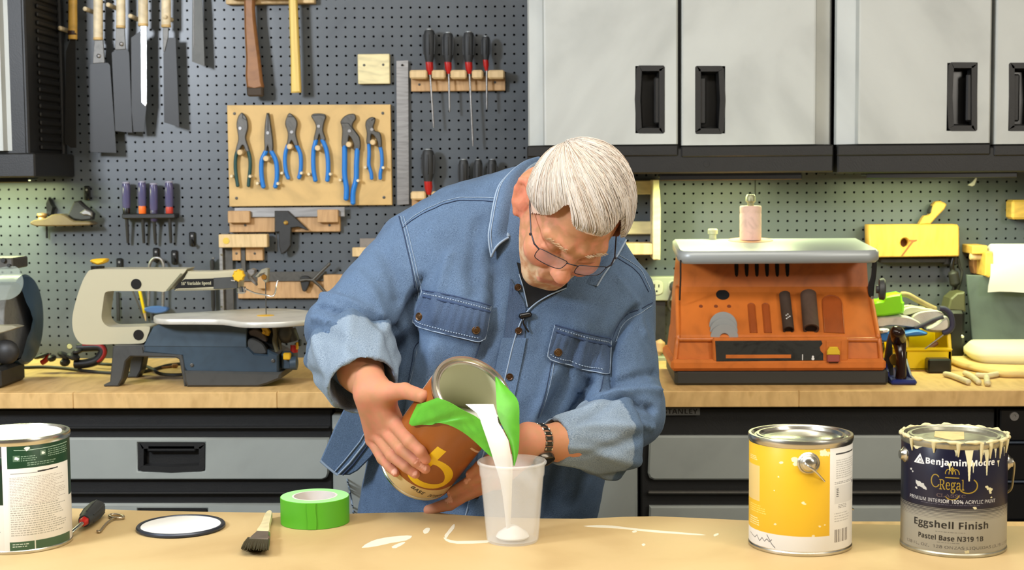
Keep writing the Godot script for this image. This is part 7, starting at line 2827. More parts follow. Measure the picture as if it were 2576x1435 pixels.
# ---------------------------------------------------------------- the man
var cloth: Field
var fold_lines := []
var crumple: FastNoiseLite
func fold_at(p: Vector3) -> float:      # how far the cloth stands off its smooth form
	var dsp := crumple.get_noise_3d(p.x, p.y * 0.7, p.z) * 0.0055
	for l in fold_lines:
		var wd: float = l[1]
		if p.distance_to(l[0][0]) > 0.30:
			continue
		var best := 1e9
		for q in l[0].size() - 1:
			var a: Vector3 = l[0][q]
			var e: Vector3 = l[0][q + 1] - a
			var t := clampf((p - a).dot(e) / maxf(e.length_squared(), 1e-9), 0, 1)
			best = minf(best, (p - a - e * t).length_squared())
		if best < wd * wd * 9:
			dsp += 1.7 * l[2] * exp(-best / (wd * wd))
	return dsp
func on_cloth(x: float, y: float) -> Vector3:
	var h := to_cloth(x, y)
	return h + cloth_n(h) * fold_at(h) if cloth.at(h) < 0.01 else h
func to_cloth(x: float, y: float) -> Vector3:
	var d := ray(x, y).normalized()
	var t := 2.3
	for i in 60:
		var q := cloth.at(eye + d * t)
		if q < 0.0004:
			break
		t += maxf(q * 0.9, 0.0006)
		if t > 3.4:
			break
	return eye + d * t
func cloth_n(p: Vector3) -> Vector3:
	var e := 0.004
	return Vector3(cloth.at(p + Vector3(e, 0, 0)) - cloth.at(p - Vector3(e, 0, 0)), cloth.at(p + Vector3(0, e, 0)) - cloth.at(p - Vector3(0, e, 0)), cloth.at(p + Vector3(0, 0, e)) - cloth.at(p - Vector3(0, 0, e))).normalized()
func on_line(n: Array, lift: float, sub := 6) -> Array:      # a seam: pixels laid on the shirt
	var q := []
	for i in range(0, n.size(), 2):
		q.append(Vector2(n[i], n[i + 1]))
	var r := []
	for p in curve(q, sub):
		var h := on_cloth(p.x, p.y)
		r.append(h + cloth_n(h) * lift)
	return r
func on_patch(b: B, topl: Array, botl: Array, nx: int, ny: int, lift: float, th: float, puff := 0.0) -> void:
	var t := []
	var q := []
	for i in range(0, topl.size(), 2):
		t.append(Vector3(topl[i], topl[i + 1], 0))
	for i in range(0, botl.size(), 2):
		q.append(Vector3(botl[i], botl[i + 1], 0))
	t = resample(t, nx)
	q = resample(q, nx)
	var rows := []
	for j in ny:
		var row := []
		for i in nx:
			var f := float(j) / (ny - 1)
			var p: Vector3 = t[i].lerp(q[i], f)
			var h := on_cloth(p.x, p.y)
			row.append(h + cloth_n(h) * (lift + puff * (sin(i * 1.9 + f) * 0.5 + 0.5) * sin(f * PI)))
		rows.append(row)
	rows.reverse()
	sheet(b, rows, th)

func person() -> void:
	var o := thing("person", "man in a faded denim shirt and glasses, bent over and pouring paint from a can", "person", Vector3(pz(1200, 1290, -2.9).x, 0, -2.9))
	# ------------ cloth: torso and sleeves
	var f := Field.new()
	var P := func(x: float, y: float, z: float) -> Vector3: return pz(x, y, z)
	f.cap(P.call(1330, 620, -2.85), P.call(1175, 1440, -2.92), 0.135, 0.15, 0.03)
	f.cap(P.call(1150, 655, -2.86), P.call(1040, 1440, -2.92), 0.115, 0.13, 0.07)
	f.cap(P.call(1480, 775, -2.86), P.call(1298, 1440, -2.92), 0.115, 0.13, 0.07)
	f.cap(P.call(1180, 780, -2.78), P.call(1130, 1050, -2.83), 0.07, 0.10, 0.07)
	f.cap(P.call(1420, 830, -2.78), P.call(1300, 1080, -2.83), 0.06, 0.09, 0.07)
	f.cap(P.call(1085, 625, -2.87), P.call(1320, 548, -2.86), 0.078, 0.092, 0.05)
	f.cap(P.call(1150, 585, -2.88), P.call(1290, 550, -2.88), 0.088, 0.09, 0.03)
	f.cap(P.call(1545, 738, -2.86), P.call(1440, 605, -2.85), 0.062, 0.082, 0.05)
	# right arm (at left in the picture)
	f.cap(P.call(1040, 640, -2.87), P.call(872, 832, -2.745), 0.078, 0.072, 0.035)
	f.cap(P.call(872, 832, -2.745), P.call(890, 905, -2.69), 0.070, 0.054, 0.03)
	f.cap(P.call(985, 790, -2.77), P.call(1035, 720, -2.80), 0.035, 0.05, 0.03)
	# left arm
	f.cap(P.call(1562, 750, -2.87), P.call(1585, 1040, -2.755), 0.058, 0.062, 0.035)
	f.cap(P.call(1585, 1040, -2.755), P.call(1500, 1105, -2.69), 0.062, 0.056, 0.03)
	f.cap(P.call(1540, 1000, -2.755), P.call(1560, 900, -2.79), 0.05, 0.05, 0.03)
	cloth = f
	var s := skin_of(f, Vector3(-0.62, 0.70, -3.12), Vector3(0.24, 1.52, -2.58), 0.0068)
	# folds: ridges and hollows across the cloth, and a fine crumple
	var folds := [[[800, 770, 860, 790, 940, 820, 1000, 835], 9.0, -0.007], [[790, 800, 850, 815, 930, 835], 8.0, 0.006], [[810, 745, 880, 760, 960, 800], 10.0, 0.005], [[1045, 740, 1020, 800, 985, 850], 10.0, -0.010], [[1060, 700, 1035, 780, 1040, 860], 9.0, -0.008], [[1640, 1030, 1560, 1010, 1470, 1050], 10.0, -0.010], [[1655, 985, 1570, 985, 1490, 1010], 10.0, 0.007], [[1650, 940, 1590, 950, 1520, 975], 9.0, -0.006], [[1600, 780, 1560, 830, 1535, 880, 1530, 960], 11.0, -0.012], [[1640, 1075, 1570, 1060, 1500, 1065], 9.0, 0.006],
		[[1130, 640, 1110, 720, 1100, 800], 14.0, 0.005], [[1200, 560, 1185, 660, 1190, 740], 16.0, -0.005], [[1240, 640, 1245, 760, 1230, 860, 1215, 900], 14.0, -0.006], [[1090, 880, 1080, 980, 1060, 1100], 18.0, 0.006], [[1040, 850, 1020, 960, 1000, 1080], 12.0, -0.008], [[1450, 860, 1420, 960, 1370, 1050], 14.0, -0.007], [[1390, 940, 1360, 1020, 1330, 1080], 12.0, 0.006], [[1480, 960, 1440, 1040, 1400, 1090], 10.0, -0.010], [[950, 1100, 930, 1200, 920, 1300], 16.0, 0.006], [[1000, 1230, 1060, 1270, 1180, 1280], 12.0, -0.005], [[1400, 1180, 1390, 1240, 1380, 1300], 16.0, -0.006], [[900, 690, 940, 740, 960, 790], 18.0, 0.004], [[960, 630, 990, 690, 1000, 750], 16.0, -0.004], [[1560, 700, 1600, 760, 1620, 840], 12.0, 0.004]]
	crumple = FastNoiseLite.new()
	crumple.seed = 4
	crumple.frequency = 11.0
	crumple.fractal_octaves = 3
	for q in folds:
		var pts := []
		for i in range(0, q[0].size(), 2):
			pts.append(to_cloth(q[0][i], q[0][i + 1]))
		fold_lines.append([curve(pts, 3), q[1] * 0.00078, q[2]])
	var nz := crumple
	for i in s.v.size():
		var p := s.v[i]
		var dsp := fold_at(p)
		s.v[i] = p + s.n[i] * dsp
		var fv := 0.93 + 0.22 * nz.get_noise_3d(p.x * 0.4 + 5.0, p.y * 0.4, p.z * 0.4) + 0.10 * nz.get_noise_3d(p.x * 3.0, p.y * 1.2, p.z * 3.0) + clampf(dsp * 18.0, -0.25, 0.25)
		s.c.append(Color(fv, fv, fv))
	renormal(s)
	var weave := noise_tex(0.30, 3, [0.0, Color(0.42, 0.48, 0.56), 0.38, Color(0.74, 0.78, 0.83), 0.62, Color(0.97, 0.98, 1.0), 1.0, Color(1, 1, 1)], 17, 1.0, 0.4)
	var denim := func(c: Color) -> StandardMaterial3D:
		var m := relief(tri_tex(mat(c, 0.85), weave, Vector3(11, 11, 11)), weave, 0.025)
		m.rim_enabled = true
		m.rim = 0.15
		m.rim_tint = 0.5
		return m
	M.denim = denim.call(Color(0.375, 0.465, 0.57))
	M.denim_pale = denim.call(Color(0.57, 0.63, 0.68))
	M.denim_dark = denim.call(Color(0.21, 0.29, 0.42))
	M.denim_flap = denim.call(Color(0.30, 0.375, 0.48))
	M.thread = mat(Color(0.55, 0.62, 0.70), 0.85)
	M.seam_dark = mat(Color(0.13, 0.19, 0.30), 0.85)
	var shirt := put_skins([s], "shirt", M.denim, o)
	shirt_details(shirt)
	# ------------ jeans and shoes below the table
	var jf := Field.new()
	for sd in [-1.0, 1.0]:
		var hx: float = o.position.x + sd * 0.10
		jf.cap(Vector3(hx, 0.85, -2.93), Vector3(hx + sd * 0.02, 0.47, -2.90), 0.105, 0.075, 0.05)
		jf.cap(Vector3(hx + sd * 0.02, 0.47, -2.90), Vector3(hx + sd * 0.03, 0.10, -2.95), 0.075, 0.06, 0.02)
	var js := skin_of(jf, o.position + Vector3(-0.30, 0.02, -0.22), o.position + Vector3(0.30, 0.99, 0.22), 0.016)
	paint_skin(js, Color.WHITE)
	put_skins([js], "jeans", M.denim_dark, o)
	for sd in [-1.0, 1.0]:
		var b := B.new()
		var hx: float = o.position.x + sd * 0.135
		blob(b, Vector3(hx, 0.05, -2.88), Vector3(0.048, 0.05, 0.13), Basis(), 16)
		put(b, "shoe", M.hickory, o)
	head_and_hands(o)

func tubes_on(parent: Node3D, called: String, list: Array, m: Material, r: float, lift: float) -> void:
	for n in list:
		var b := B.new()
		tube(b, on_line(n, lift), r, 6)
		put(b, called, m, parent)

func stitches(b: B, n: Array, lift: float, step := 6.0) -> void:
	var q := []
	for i in range(0, n.size(), 2):
		q.append(Vector3(n[i], n[i + 1], 0))
	var ln := 0.0
	for i in range(1, q.size()):
		ln += q[i].distance_to(q[i - 1])
	var pts := resample(q, maxi(2, int(ln / step)))
	for i in pts.size() - 1:
		var p: Vector3 = pts[i]
		var e: Vector3 = pts[i].lerp(pts[i + 1], 0.55)
		var h0 := on_cloth(p.x, p.y)
		var h1 := on_cloth(e.x, e.y)
		var nn := cloth_n(h0) * lift
		tube(b, [h0 + nn, h1 + nn], 0.0011, 5)

func button(parent: Node3D, x: float, y: float, lift: float, c := Color(0.34, 0.24, 0.13), r := 0.0080) -> void:
	var h := on_cloth(x, y)
	var n := cloth_n(h)
	var b := B.new()
	turned(b, h + n * lift, n, [Vector2(0, 0), Vector2(r, 0), Vector2(r, 0.0018), Vector2(r * 0.85, 0.003), Vector2(r * 0.6, 0.0022), Vector2(r * 0.5, 0.003), Vector2(0, 0.0034)], 18)
	put(b, "button", tri_tex(mat(c, 0.35, 0.5), M.mottle, Vector3(20, 20, 20)), parent)

func shirt_details(sh: Node3D) -> void:
	# pocket flaps
	var fl := [[[1062, 730, 1150, 748, 1235.5, 770], [1039, 806, 1042, 815, 1060, 824, 1120, 840, 1180, 854, 1202, 859, 1216, 854, 1222, 846], [1059, 797], [1197, 829]],
		[[1397, 818, 1470, 838, 1541, 853], [1379, 888, 1382, 900, 1391, 907, 1440, 921, 1500, 937, 1518, 941, 1529, 934, 1531, 928], [1404, 886], [1404, 886]]]
	for q in fl:
		var b := B.new()
		on_patch(b, q[0], q[1], 34, 9, 0.004, 0.0016, 0.003)
		var flap := put(b, "pocket_flap", M.denim_flap, sh)
		var t: Array = q[0]
		var u: Array = q[1]
		b = B.new()
		tube(b, on_line([t[0], t[1]] + u + [t[4], t[5]], 0.0052, 3), 0.0012, 6)
		put(b, "flap_edge", M.thread, flap)
		b = B.new()
		tube(b, on_line(t, 0.0055, 6), 0.0016, 6)
		put(b, "flap_seam", M.denim_dark, flap)
		b = B.new()
		var low := []
		for i in range(2, u.size() - 4, 2):
			low.append_array([u[i] + 3, u[i + 1] - 9])
		stitches(b, low, 0.0068)
		var up := []
		for i in range(0, t.size(), 2):
			up.append_array([t[i] + (6 if i == 0 else -2), t[i + 1] + 9])
		stitches(b, up, 0.0062)
		var stt := put(b, "stitching", M.thread, flap)
		stt.set_meta("kind", "stuff")
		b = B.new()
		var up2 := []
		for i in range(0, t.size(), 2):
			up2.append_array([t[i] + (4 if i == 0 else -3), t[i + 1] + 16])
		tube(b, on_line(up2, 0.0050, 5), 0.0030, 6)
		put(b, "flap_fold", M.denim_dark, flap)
		button(flap, q[2][0], q[2][1], 0.006)
		if q[3] != q[2]:
			button(flap, q[3][0], q[3][1], 0.006)
	# pocket edges below the flaps
	tubes_on(sh, "pocket_seam", [[1044, 822, 1030, 880, 1020, 940, 1012, 1000], [1210, 862, 1196, 900], [1388, 912, 1372, 980, 1352, 1050], [1518, 945, 1508, 985]], M.seam_dark, 0.0008, 0.0004)
	tubes_on(sh, "pocket_seam", [[1050, 824, 1036, 880, 1026, 940, 1018, 1000], [1394, 914, 1378, 980, 1358, 1050]], M.thread, 0.0006, 0.0006)
	# yokes, armholes, side seams
	tubes_on(sh, "yoke_seam", [[1013, 573, 1045, 552, 1090, 527, 1140, 510, 1180, 505, 1245, 509], [1538, 640, 1580, 662, 1610, 690, 1632, 735]], M.seam_dark, 0.0009, 0.0004)
	tubes_on(sh, "yoke_seam", [[1016, 566, 1048, 544, 1092, 519, 1140, 503, 1180, 498, 1246, 500], [1543, 632, 1584, 654, 1615, 682, 1637, 730]], M.thread, 0.0006, 0.0008)
	tubes_on(sh, "armhole_seam", [[1004, 545, 1016, 590, 1028, 640, 1040, 700, 1048, 760], [1642, 762, 1600, 785, 1565, 815, 1543, 852]], M.seam_dark, 0.0009, 0.0004)
	tubes_on(sh, "armhole_seam", [[1009, 545, 1021, 590, 1033, 640, 1045, 700, 1053, 758], [1016, 545, 1028, 590, 1040, 640, 1052, 700, 1060, 745], [1640, 770, 1604, 792, 1572, 820, 1551, 856]], M.thread, 0.0006, 0.0008)
	# placket
	var b := B.new()
	on_patch(b, [1283, 700, 1318, 760, 1322, 778], [1268, 850, 1300, 850, 1320, 850], 7, 14, 0.0012, 0.0012)
	put(b, "under_placket", M.denim_flap, sh)
	b = B.new()
	on_patch(b, [1262, 850, 1292, 850, 1325, 850], [1152, 1400, 1180, 1400, 1215, 1400], 7, 30, 0.0016, 0.0016)
	put(b, "placket", M.denim, sh)
	b = B.new()
	tube(b, on_line([1424, 726, 1385, 742, 1348, 764, 1322, 790, 1304, 825, 1290, 870, 1276, 930, 1262, 990, 1236, 1080, 1195, 1210, 1165, 1320], 0.0030), 0.0014, 8)
	put(b, "front_edge", M.thread, sh)
	b = B.new()
	tube(b, on_line([1306, 690, 1318, 730, 1327, 772], 0.002), 0.0012, 8)
	put(b, "front_edge", M.thread, sh)
	tubes_on(sh, "placket_seam", [[1288, 712, 1291, 780, 1284, 850, 1268, 930, 1252, 1000]], M.seam_dark, 0.0011, 0.0014)
	for q in [[1303, 723], [1305, 832], [1283, 948], [1198, 1245]]:
		button(sh, q[0], q[1], 0.003, Color(0.30, 0.20, 0.11), 0.0068)
	b = B.new()
	var mic := on_cloth(1322, 795) + Vector3(0, 0, 0.008)
	pill(b, [mic + Vector3(-0.008, 0, 0), mic + Vector3(0.008, 0.003, 0)], 0.0055, 10)
	tube(b, curve([mic, mic + Vector3(-0.004, -0.012, 0.002), mic + Vector3(0.006, -0.03, -0.002)], 4), 0.0018, 6)
	put(b, "clip_microphone", M.black_gloss, sh)
	# the dark undershirt in the open neck
	b = B.new()
	on_patch(b, [1300, 660, 1360, 680, 1430, 700], [1326, 774, 1340, 770, 1424, 728], 12, 10, 0.0010, 0.001)
	put(b, "undershirt", mat(Color(0.03, 0.03, 0.035), 0.9), sh)
	# collar: the fold stands round the neck, the leaf lies on the shoulder
	var fold := curve(pq([1372, 408, -2.885, 1345, 414, -2.85, 1318, 440, -2.80, 1300, 490, -2.765, 1287, 540, -2.742, 1279, 585, -2.728, 1279, 598, -2.72]), 6)
	var tipl := [1352, 406, 1318, 420, 1284, 445, 1258, 478, 1245, 520, 1238, 560, 1233, 600, 1236, 645]
	var leaf := []
	for i in range(0, tipl.size(), 2):
		var h := on_cloth(tipl[i], tipl[i + 1])
		if h.z < -2.95 or cloth.at(h) > 0.01:
			h = pz(tipl[i], tipl[i + 1], -2.88)
		leaf.append(h + cloth_n(h) * 0.007)
	leaf[leaf.size() - 1] += Vector3(0, 0, 0.004)
	var n := 30
	var r0 := resample(fold, n)
	var r1 := resample(curve(leaf, 5), n)
	var rows := []
	for k in 8:
		var ff := k / 7.0
		var row := []
		for i in n:
			row.append(r0[i].lerp(r1[i], ff) + Vector3(-0.3, 0.3, 0.9) * 0.012 * sin(ff * PI))
		rows.append(row)
	rows.reverse()
	b = B.new()
	sheet(b, rows, 0.0022)
	var col := put(b, "collar", M.denim, sh)
	b = B.new()
	tube(b, resample(fold, 24), 0.0045, 8)
	put(b, "collar_fold", M.denim_pale, col)
	b = B.new()
	var edge := []
	for i in n:
		edge.append(rows[0][i] + Vector3(0, 0, 0.003))
	tube(b, edge, 0.0020, 6)
	for i in n:
		edge[i] = rows[1][i].lerp(rows[2][i], 0.3) + Vector3(-0.001, 0.001, 0.0032)
	tube(b, edge, 0.0011, 6)
	var low := []
	for k in 8:
		low.append(rows[k][n - 1] + Vector3(0, 0, 0.002))
	tube(b, low, 0.0024, 6)
	put(b, "collar_edge", M.thread, col)
	# collar stand inside
	b = B.new()
	var st0 := resample(curve(pq([1392, 420, -2.90, 1340, 440, -2.85, 1312, 500, -2.79, 1296, 560, -2.76, 1288, 600, -2.745, 1290, 640, -2.735, 1298, 655, -2.73]), 5), 20)
	var st1 := resample(curve(pq([1400, 470, -2.86, 1370, 500, -2.82, 1340, 560, -2.79, 1320, 610, -2.775, 1312, 650, -2.76, 1308, 680, -2.75, 1310, 690, -2.745]), 5), 20)
	sheet(b, [st1, st0], 0.002)
	put(b, "collar_stand", mat(Color(0.16, 0.11, 0.09), 0.9), col)
	# the other leaf, mostly hidden by the head
	b = B.new()
	var ri := resample(curve(pq([1560, 590, -2.83, 1530, 630, -2.79, 1490, 672, -2.765, 1440, 712, -2.755]), 5), 14)
	var ro := resample(curve(pq([1575, 604, -2.82, 1552, 645, -2.78, 1520, 690, -2.75, 1502, 720, -2.742]), 5), 14)
	var mid := []
	for i in 14:
		mid.append(ri[i].lerp(ro[i], 0.5) + Vector3(0.2, 0.3, 0.9) * 0.008)
	sheet(b, [ro, mid, ri], 0.0022)
	var c2 := put(b, "collar", M.denim, sh)
	b = B.new()
	tube(b, ro, 0.002, 6)
	put(b, "collar_edge", M.thread, c2)
	# rolled cuffs, turned inside out: a hollow cone with a thick lip
	cuff(sh, [884, 882, -2.722], [889, 896, -2.71], [912, 972, -2.632], 0.080, 0.066, [pz(870, 850, -2.74), pz(925, 965, -2.60)])
	cuff(sh, [1545, 1098, -2.715], [1520, 1102, -2.70], [1392, 1110, -2.622], 0.070, 0.043, [pz(1560, 1095, -2.72), pz(1380, 1112, -2.60)])
	# shirt tail hanging at his right side
	b = B.new()
	var tz := -2.79
	ext(b, pp([880, 1000, 960, 1050, 975, 1100, 935, 1150, 900, 1185, 880, 1196, 850, 1196, 838, 1185, 806, 1165, 806, 1158, 840, 1080], tz), tz - 0.006, tz, 0.0025, true)
	var tail := put(b, "shirt_tail", M.denim, sh)
	b = B.new()
	tube(b, p3([806, 1160, 822, 1174, 838, 1187, 850, 1196], tz), 0.0028, 6)
	tube(b, p3([940, 1075, 915, 1120, 880, 1165, 852, 1194], tz + 0.0015), 0.0022, 6)
	tube(b, p3([930, 1068, 905, 1112, 868, 1158, 842, 1188], tz + 0.0015), 0.0014, 6)
	put(b, "tail_hem", M.thread, tail)
	b = B.new()
	tube(b, p3([946, 1080, 922, 1125, 888, 1170, 862, 1196], tz + 0.0012), 0.002, 6)
	put(b, "tail_seam", M.seam_dark, tail)
	tubes_on(sh, "hem", [[872, 1200, 880, 1235, 888, 1280, 890, 1310]], M.thread, 0.002, 0.0012)

func cuff(sh: Node3D, a0: Array, a1: Array, a2: Array, ra: float, rb: float, arm: Array) -> void:
	var p0 := pz(a0[0], a0[1], a0[2])
	var p1 := pz(a1[0], a1[1], a1[2])
	var p2 := pz(a2[0], a2[1], a2[2])
	var f := Field.new()
	f.cap(p0, p2, ra, rb, 0.01)
	f.cap(p0, p1, ra + 0.004, ra + 0.002, 0.012)
	var ax := (p2 - p0).normalized()
	# cut square at both ends, then bored out for the forearm
	f.ell(p2 + ax * 0.11, Vector3(0.3, 0.11, 0.3), frame(ax), 0.012, true)
	f.ell(p0 - ax * 0.12, Vector3(0.3, 0.11, 0.3), frame(ax), 0.012, true)
	f.cap(p2 - ax * 0.05, p2 + ax * 0.05, rb - 0.010, rb - 0.004, 0.006, true)
	var lo := p0.min(p2) - Vector3.ONE * (ra + 0.02)
	var hi := p0.max(p2) + Vector3.ONE * (ra + 0.02)
	var s := skin_of(f, lo, hi, 0.0042)
	var fr := frame(ax)
	var L := p0.distance_to(p2)
	for i in s.v.size():
		var l := fr.inverse() * (s.v[i] - p0)
		var an := atan2(l.z, l.x)
		var t := l.y / L
		# gathers that run along the sleeve, and the dark button band at its root
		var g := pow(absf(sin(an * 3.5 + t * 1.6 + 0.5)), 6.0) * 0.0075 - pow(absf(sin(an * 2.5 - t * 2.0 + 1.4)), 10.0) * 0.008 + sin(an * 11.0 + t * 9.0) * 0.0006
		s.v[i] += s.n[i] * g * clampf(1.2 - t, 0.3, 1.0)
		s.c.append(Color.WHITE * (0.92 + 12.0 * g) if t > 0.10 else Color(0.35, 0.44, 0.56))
	renormal(s)
	put_skins([s], "rolled_cuff", M.denim_pale, sh)

var head_at: Transform3D

func head_and_hands(o: Node3D) -> void:
	var hb := Basis(Vector3.BACK, deg_to_rad(-17.0)) * Basis(Vector3.UP, deg_to_rad(20.0)) * Basis(Vector3.RIGHT, deg_to_rad(50.0))
	var H := Transform3D(hb * Basis.from_scale(Vector3.ONE * 1.075), pz(1434, 541, -2.655))
	head_at = H
	var f := Field.new()       # in the head's own axes: x to his left, y up, z forward
	var I := Basis()
	f.ell(Vector3(0, 0.031, -0.014), Vector3(0.077, 0.086, 0.097), I, 0.01)
	f.ell(Vector3(0, -0.035, 0.032), Vector3(0.062, 0.075, 0.062), I, 0.03)
	f.cap(Vector3(-0.057, -0.035, -0.005), Vector3(-0.022, -0.096, 0.058), 0.017, 0.020, 0.02)
	f.cap(Vector3(0.057, -0.035, -0.005), Vector3(0.022, -0.096, 0.058), 0.017, 0.020, 0.02)
	f.cap(Vector3(-0.012, -0.103, 0.064), Vector3(0.012, -0.103, 0.064), 0.020, 0.020, 0.015)
	for sd in [-1.0, 1.0]:
		f.ell(Vector3(sd * 0.041, -0.030, 0.064), Vector3(0.026, 0.023, 0.022), I, 0.02)
		f.cap(Vector3(sd * 0.014, 0.024, 0.083), Vector3(sd * 0.048, 0.022, 0.068), 0.011, 0.010, 0.014)
		f.ell(Vector3(sd * 0.033, 0.004, 0.096), Vector3(0.019, 0.012, 0.016), I, 0.012, true)
		f.ell(Vector3(sd * 0.033, 0.003, 0.074), Vector3(0.0145, 0.0125, 0.0125), I, 0.004)
		f.cap(Vector3(sd * 0.019, -0.002, 0.086), Vector3(sd * 0.047, -0.001, 0.078), 0.0035, 0.003, 0.004)
	f.cap(Vector3(0, 0.014, 0.086), Vector3(0, -0.026, 0.104), 0.0085, 0.0110, 0.012)
	f.ell(Vector3(0, -0.031, 0.104), Vector3(0.0140, 0.0115, 0.0145), I, 0.010)
	for sd in [-1.0, 1.0]:
		f.ell(Vector3(sd * 0.0125, -0.036, 0.094), Vector3(0.0075, 0.0075, 0.0095), I, 0.006)
		f.ell(Vector3(sd * 0.007, -0.0465, 0.101), Vector3(0.0038, 0.004, 0.005), I, 0.003, true)
		f.cap(Vector3(sd * 0.022, -0.036, 0.092), Vector3(sd * 0.034, -0.066, 0.078), 0.002, 0.0025, 0.012, true)
	f.cap(Vector3(-0.020, -0.063, 0.089), Vector3(0.020, -0.063, 0.089), 0.0065, 0.0065, 0.010)
	f.cap(Vector3(-0.017, -0.076, 0.087), Vector3(0.017, -0.076, 0.087), 0.0075, 0.0075, 0.010)
	f.cap(Vector3(-0.026, -0.0695, 0.088), Vector3(0.026, -0.0695, 0.088), 0.0022, 0.0022, 0.004, true)
	f.cap(Vector3(0, -0.0695, 0.0965), Vector3(0, -0.0695, 0.0965), 0.002, 0.002, 0.004, true)
	for sd in [-1.0, 1.0]:
		f.ell(Vector3(sd * 0.083, -0.010, -0.015), Vector3(0.0085, 0.033, 0.021), Basis(Vector3.UP, -sd * 0.5), 0.006)
		var e := [Vector3(0.076, 0.016, 0.002), Vector3(0.083, 0.032, -0.010), Vector3(0.091, 0.034, -0.024), Vector3(0.095, 0.020, -0.034), Vector3(0.093, 0.0, -0.032), Vector3(0.086, -0.020, -0.020), Vector3(0.079, -0.032, -0.008)]
		for i in 6:
			f.cap(e[i] * Vector3(sd, 1, 1) - Vector3(0, 0.010, 0), e[i + 1] * Vector3(sd, 1, 1) - Vector3(0, 0.010, 0), 0.0055, 0.0055 if i < 4 else 0.0075, 0.004)
		f.ell(Vector3(sd * 0.0945, -0.006, -0.014), Vector3(0.008, 0.016, 0.009), Basis(Vector3.UP, -sd * 0.5), 0.005, true)
	f.cap(Vector3(0, -0.045, -0.045), Vector3(0, -0.10, -0.10), 0.055, 0.060, 0.03)
	var s := skin_of(f, Vector3(-0.115, -0.17, -0.17), Vector3(0.115, 0.14, 0.14), 0.0033)
	var nz := FastNoiseLite.new()
	nz.seed = 2
	nz.frequency = 45.0
	nz.fractal_octaves = 3
	var base := lin(0.70, 0.51, 0.37)
	for i in s.v.size():
		var p := s.v[i]
		var q := nz.get_noise_3d(p.x, p.y, p.z)
		var c := base.lerp(lin(0.84, 0.56, 0.46), clampf(0.3 + q * 1.8, 0, 1) * 0.7)
		var ax := absf(p.x)
		if ax > 0.074 and p.z < 0.005 and p.y < 0.045 and p.y > -0.05:
			c = c.lerp(lin(0.82, 0.45, 0.36), 0.5)
		var ck := exp(-pow(Vector3(ax - 0.042, p.y + 0.028, p.z - 0.08).length() / 0.026, 2))
		c = c.lerp(lin(0.84, 0.52, 0.42), ck * 0.6)
		c = c.lerp(lin(0.85, 0.56, 0.46), exp(-pow(Vector3(p.x, p.y + 0.03, p.z - 0.118).length() / 0.020, 2)) * 0.6)
		var jaw := clampf((-0.048 - p.y) / 0.02, 0, 1) * clampf((p.z - 0.0) / 0.03, 0, 1)
		c = c.lerp(lin(0.80, 0.70, 0.56), jaw * (0.50 + 0.9 * clampf(q * 2.0, -0.5, 0.5)))
		if p.z > 0.082 and ax < 0.024 and absf(p.y + 0.0695) < 0.011:
			c = c.lerp(lin(0.70, 0.42, 0.36), 0.75 * clampf(1.4 - absf(p.y + 0.0695) / 0.008, 0, 1))
		if p.y > 0.05:
			c = c.lerp(lin(0.76, 0.56, 0.42), 0.5)
		s.c.append(c)
		s.v[i] = H * (p + s.n[i] * (q * 0.0005))
		s.n[i] = (hb * s.n[i]).normalized()
	var parts := [s]
	# ------------ arms and hands
	var P := func(x: float, y: float, z: float) -> Vector3: return pz(x, y, z)
	var axc := (pour_t - pour_c).normalized()
	var onc := func(x: float, y: float, r: float) -> Vector3:
		var h := on_can(x, y, pour_c, axc, pour_r)
		return h - ray(x, y).normalized() * r * 0.9
	var wr: Vector3 = P.call(938, 984, -2.615)
	var af := Field.new()
	af.cap(P.call(880, 850, -2.74), P.call(905, 930, -2.665), 0.042, 0.040, 0.02)
	af.cap(P.call(905, 930, -2.665), wr, 0.039, 0.029, 0.02)
	var a := skin_of(af, P.call(870, 830, -2.74) - Vector3(0.07, 0.20, 0.07), P.call(940, 960, -2.60) + Vector3(0.09, 0.15, 0.06), 0.006)
	skin_tint(a, 30.0)
	parts.append(a)
	var hf := Field.new()
	var kn := [onc.call(989, 1062, 0.024), onc.call(966, 1080, 0.026), onc.call(948, 1094, 0.024), onc.call(936, 1108, 0.020)]
	hf.cap(P.call(925, 955, -2.635), wr, 0.032, 0.029, 0.01)
	for i in 4:
		hf.cap(wr + Vector3(0.006 - 0.005 * i, -0.006, 0.004), kn[i], 0.0215, 0.0150 - 0.001 * i, 0.016)
	hf.cap(wr, (kn[0] + kn[1]) * 0.5, 0.026, 0.018, 0.016)
	var fg := [[[1032, 1112, 0.0125], [1058, 1136, 0.0110], [1071, 1156, 0.0100], 0.0122], [[1010, 1130, 0.0130], [1046, 1160, 0.0112], [1070, 1180, 0.0100], 0.0122], [[987, 1147, 0.0122], [1022, 1175, 0.0105], [1045, 1193, 0.0094], 0.0115], [[962, 1154, 0.0108], [981, 1176, 0.0095], [995, 1190, 0.0085], 0.0105]]
	var tips := []
	for i in 4:
		var q: Array = fg[i]
		var j1: Vector3 = onc.call(q[0][0], q[0][1], q[0][2])
		var j2: Vector3 = onc.call(q[1][0], q[1][1], q[1][2])
		var j3: Vector3 = onc.call(q[2][0], q[2][1], q[2][2])
		hf.cap(kn[i], j1, 0.0135 - 0.0008 * i, q[3], 0.006)
		hf.cap(j1, j2, q[3], q[3] * 0.88, 0.003)
		hf.cap(j2, j3, q[3] * 0.88, q[3] * 0.76, 0.003)
		tips.append([j2, j3, q[3] * 0.76])
	var tb: Vector3 = P.call(968, 990, -2.592)
	var t1: Vector3 = onc.call(1018, 984, 0.014)
	var t2: Vector3 = onc.call(1064, 998, 0.0125)
	hf.cap(wr + Vector3(0.008, 0, 0.004), tb, 0.024, 0.019, 0.014)
	hf.cap(tb, t1, 0.0175, 0.0145, 0.012)
